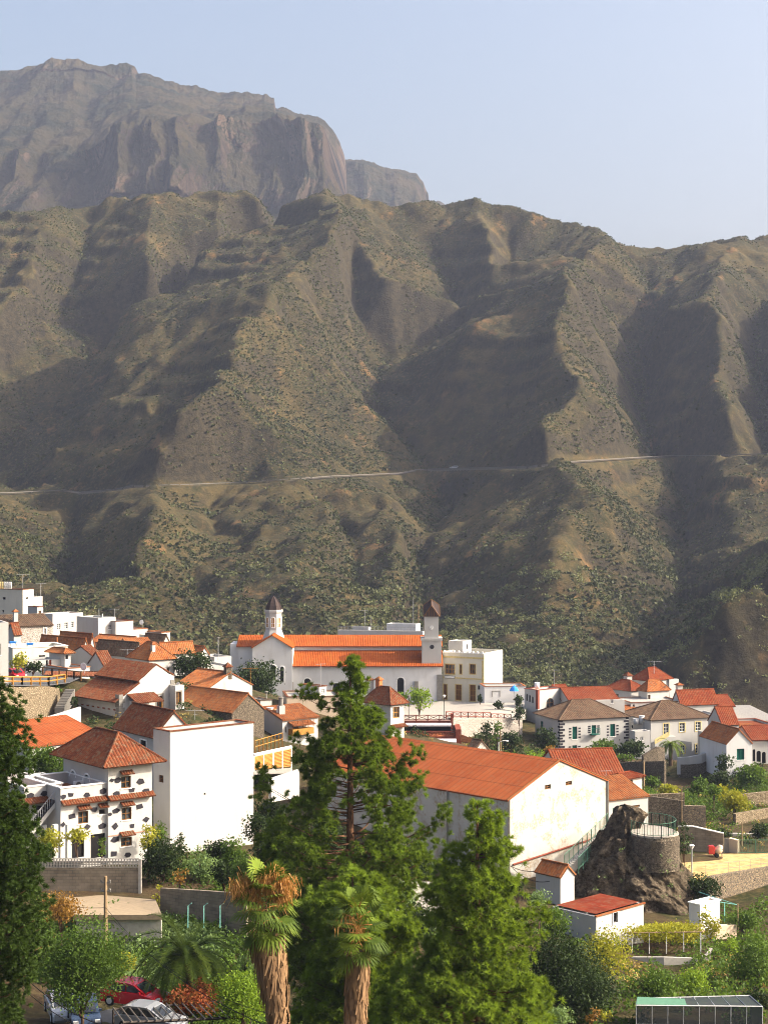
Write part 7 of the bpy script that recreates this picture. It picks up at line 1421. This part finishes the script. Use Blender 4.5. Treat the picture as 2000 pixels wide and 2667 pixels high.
dish('dish beside the red roofed gable house below the terrace', '1', 728, 850, 224, .55); dish('dish on the low house with orange vents', '1', 1228, 468, 284, .45); dish('dish on the orange roof right of the museum house', '2', 1105, 195, 215, .3)
def aircon(label, z, x, y, d, yaw=38):
    p = at(z, x, y, d); root = empty('air_conditioner', p, R(yaw), label, 'air conditioner'); q = MB(); q.box(-.45, -.17, -.32, .45, .17, .32); q.build('casing', 'white_paint', root); q = MB(); q.lathe([(.05, 0), (.24, 0), (.26, .02), (.05, .03)], 16); q.v = [(x_-.1, -.175-z_, y_) for x_, y_, z_ in q.v]; q.build('fan_grille', 'grey_stone', root)
aircon('air conditioner under the outside stair of the white wing', '2', 255, 1090, ray(T3, 'R', '2', 255, 1090)[0]*0+at_plane(P1-T1.l*.25, 255)); 
p = at('2', 480, 835, 141); aircon('air conditioner on the terrace in front of the arched doors', '2', 485, 815, 143.3)
# vine arbour, aqua frame, greenhouse
va = empty('vine_arbour', at('g', 850, 1640, 127), 0, 'long vine arbour on thin posts below the rock', 'arbour'); o = Vector(va.location); q = MB(); c4 = [at('g', 440, 1430, 128)-o, at('g', 1090, 1420, 128)-o, at('g', 1180, 1370, 136)-o, at('g', 480, 1390, 136)-o]
for k in range(4): q.tube([c4[k], c4[(k+1) % 4]], .05, 5)
for k in range(9): q.tube([c4[0].lerp(c4[1], k/8), c4[3].lerp(c4[2], k/8)], .035, 4)
q.build('frame', 'wood_pole', va)
for k in range(5): q = MB(); p = c4[0].lerp(c4[1], (k+.3)/4.4); q.tube([p, (p.x, p.y, (at('g', 700, 1640, 127)-o).z)], .045, 5); q.build('post', 'tank_grey', va)
g_ = np.random.default_rng(5); bl = []
for k in range(130): p = c4[0].lerp(c4[1], g_.random()).lerp(c4[3].lerp(c4[2], g_.random()), g_.random()*.9); r_ = .35+.4*g_.random(); bl.append(((p.x, p.y, p.z+.1-.7*g_.random()*(g_.random() < .5)), (r_*1.3, r_, r_*.7)))
P_, rv = blob_points(bl, 60, g_); V, F_ = leafcards(P_, .2, .5, g_); np_mesh('foliage', V, F_, 'leaf_yellow', va, rndv=rv)
bl = [((at('g', 1100+g_.random()*130, 1220+g_.random()*260, 130)-o)[:], (.5, .45, .5)) for k in range(16)]; P_, rv = blob_points(bl, 60, g_); V, F_ = leafcards(P_, .2, .5, g_); np_mesh('foliage', V, F_, 'leaf_yellow', va, rndv=rv)
af = empty('clothes_frame', at('g', 1280, 1330, 139), 0, 'aqua green metal frame right of the pale garden shed', 'frame'); o = Vector(af.location); q = MB()
for y_ in (0, .8, 1.6, 2.4): q.tube([at('g', 1160, 1150, 138+y_)-o, at('g', 1390, 1185, 138+y_)-o], .03, 4)
q.tube([at('g', 1060, 1075, 141)-o, at('g', 1390, 1185, 138)-o], .03, 4); q.build('bars', 'aqua_pole', af); q = MB(); q.tube([at('g', 1282, 1165, 138)-o, at('g', 1282, 1330, 138)-o], .05, 5); q.build('post', 'aqua_pole', af)
gh = empty('greenhouse', at('g', 1050, 2260, 97), 0, 'dark netted greenhouse with thin pale bars at the bottom right', 'greenhouse'); o = Vector(gh.location); G = [at('g', 520, 2060, 96)-o, at('g', 1610, 2070, 96)-o, at('g', 1500, 1975, 104)-o, at('g', 530, 2000, 104)-o]; zl = -4
b = NB('net', .6); b.col((.045, .055, .06)); b.b.inputs['Alpha'].default_value = .8
q = MB(); q.quad(*G); q.build('roof_net', 'net', gh); q = MB(); q.quad(G[0]+Vector((0, 0, zl)), G[1]+Vector((0, 0, zl)), G[1], G[0]); q.quad(G[1]+Vector((0, 0, zl)), G[2]+Vector((0, 0, zl)), G[2], G[1]); q.quad(G[3]+Vector((0, 0, zl)), G[0]+Vector((0, 0, zl)), G[0], G[3]); q.build('side_net', 'net', gh); q = MB()
for k in range(9):
    a, b_ = G[0].lerp(G[1], k/8), G[3].lerp(G[2], k/8); q.tube([a+Vector((0, 0, zl)), a+Vector((0, 0, .03)), b_+Vector((0, 0, .03))], .03, 4)
for a, b_ in ((0, 1), (1, 2), (2, 3), (3, 0)): q.tube([G[a]+Vector((0, 0, .03)), G[b_]+Vector((0, 0, .03))], .04, 4)
q.tube([G[0]+Vector((0, -.02, -1.1)), G[1]+Vector((0, -.02, -1.1))], .025, 4); q.build('bars', 'tank_grey', gh)
q = MB(); u = (G[1]-G[0])*.4; q.quad(G[0]+Vector((0, 0, .08)), G[0]+u+Vector((0, 0, .08)), G[0]+u+(G[3]-G[0])*.75+Vector((0, 0, .14)), G[3]+Vector((0, 0, .14))); q.build('green_sheet', 'rail_green', gh)
# ------------------------------------------------------------------ haze
hm = bpy.data.materials.new('haze_air'); hm.use_nodes = True; MAT['haze_air'] = hm; t = hm.node_tree
t.nodes.remove(t.nodes['Principled BSDF']); pv = t.nodes.new('ShaderNodeVolumePrincipled')
pv.inputs['Color'].default_value = (.64, .73, 1, 1); pv.inputs['Density'].default_value = .00009; pv.inputs['Anisotropy'].default_value = .15
t.links.new(pv.outputs[0], t.nodes['Material Output'].inputs['Volume'])
hz.build('haze', 'haze_air')['kind'] = 'stuff'
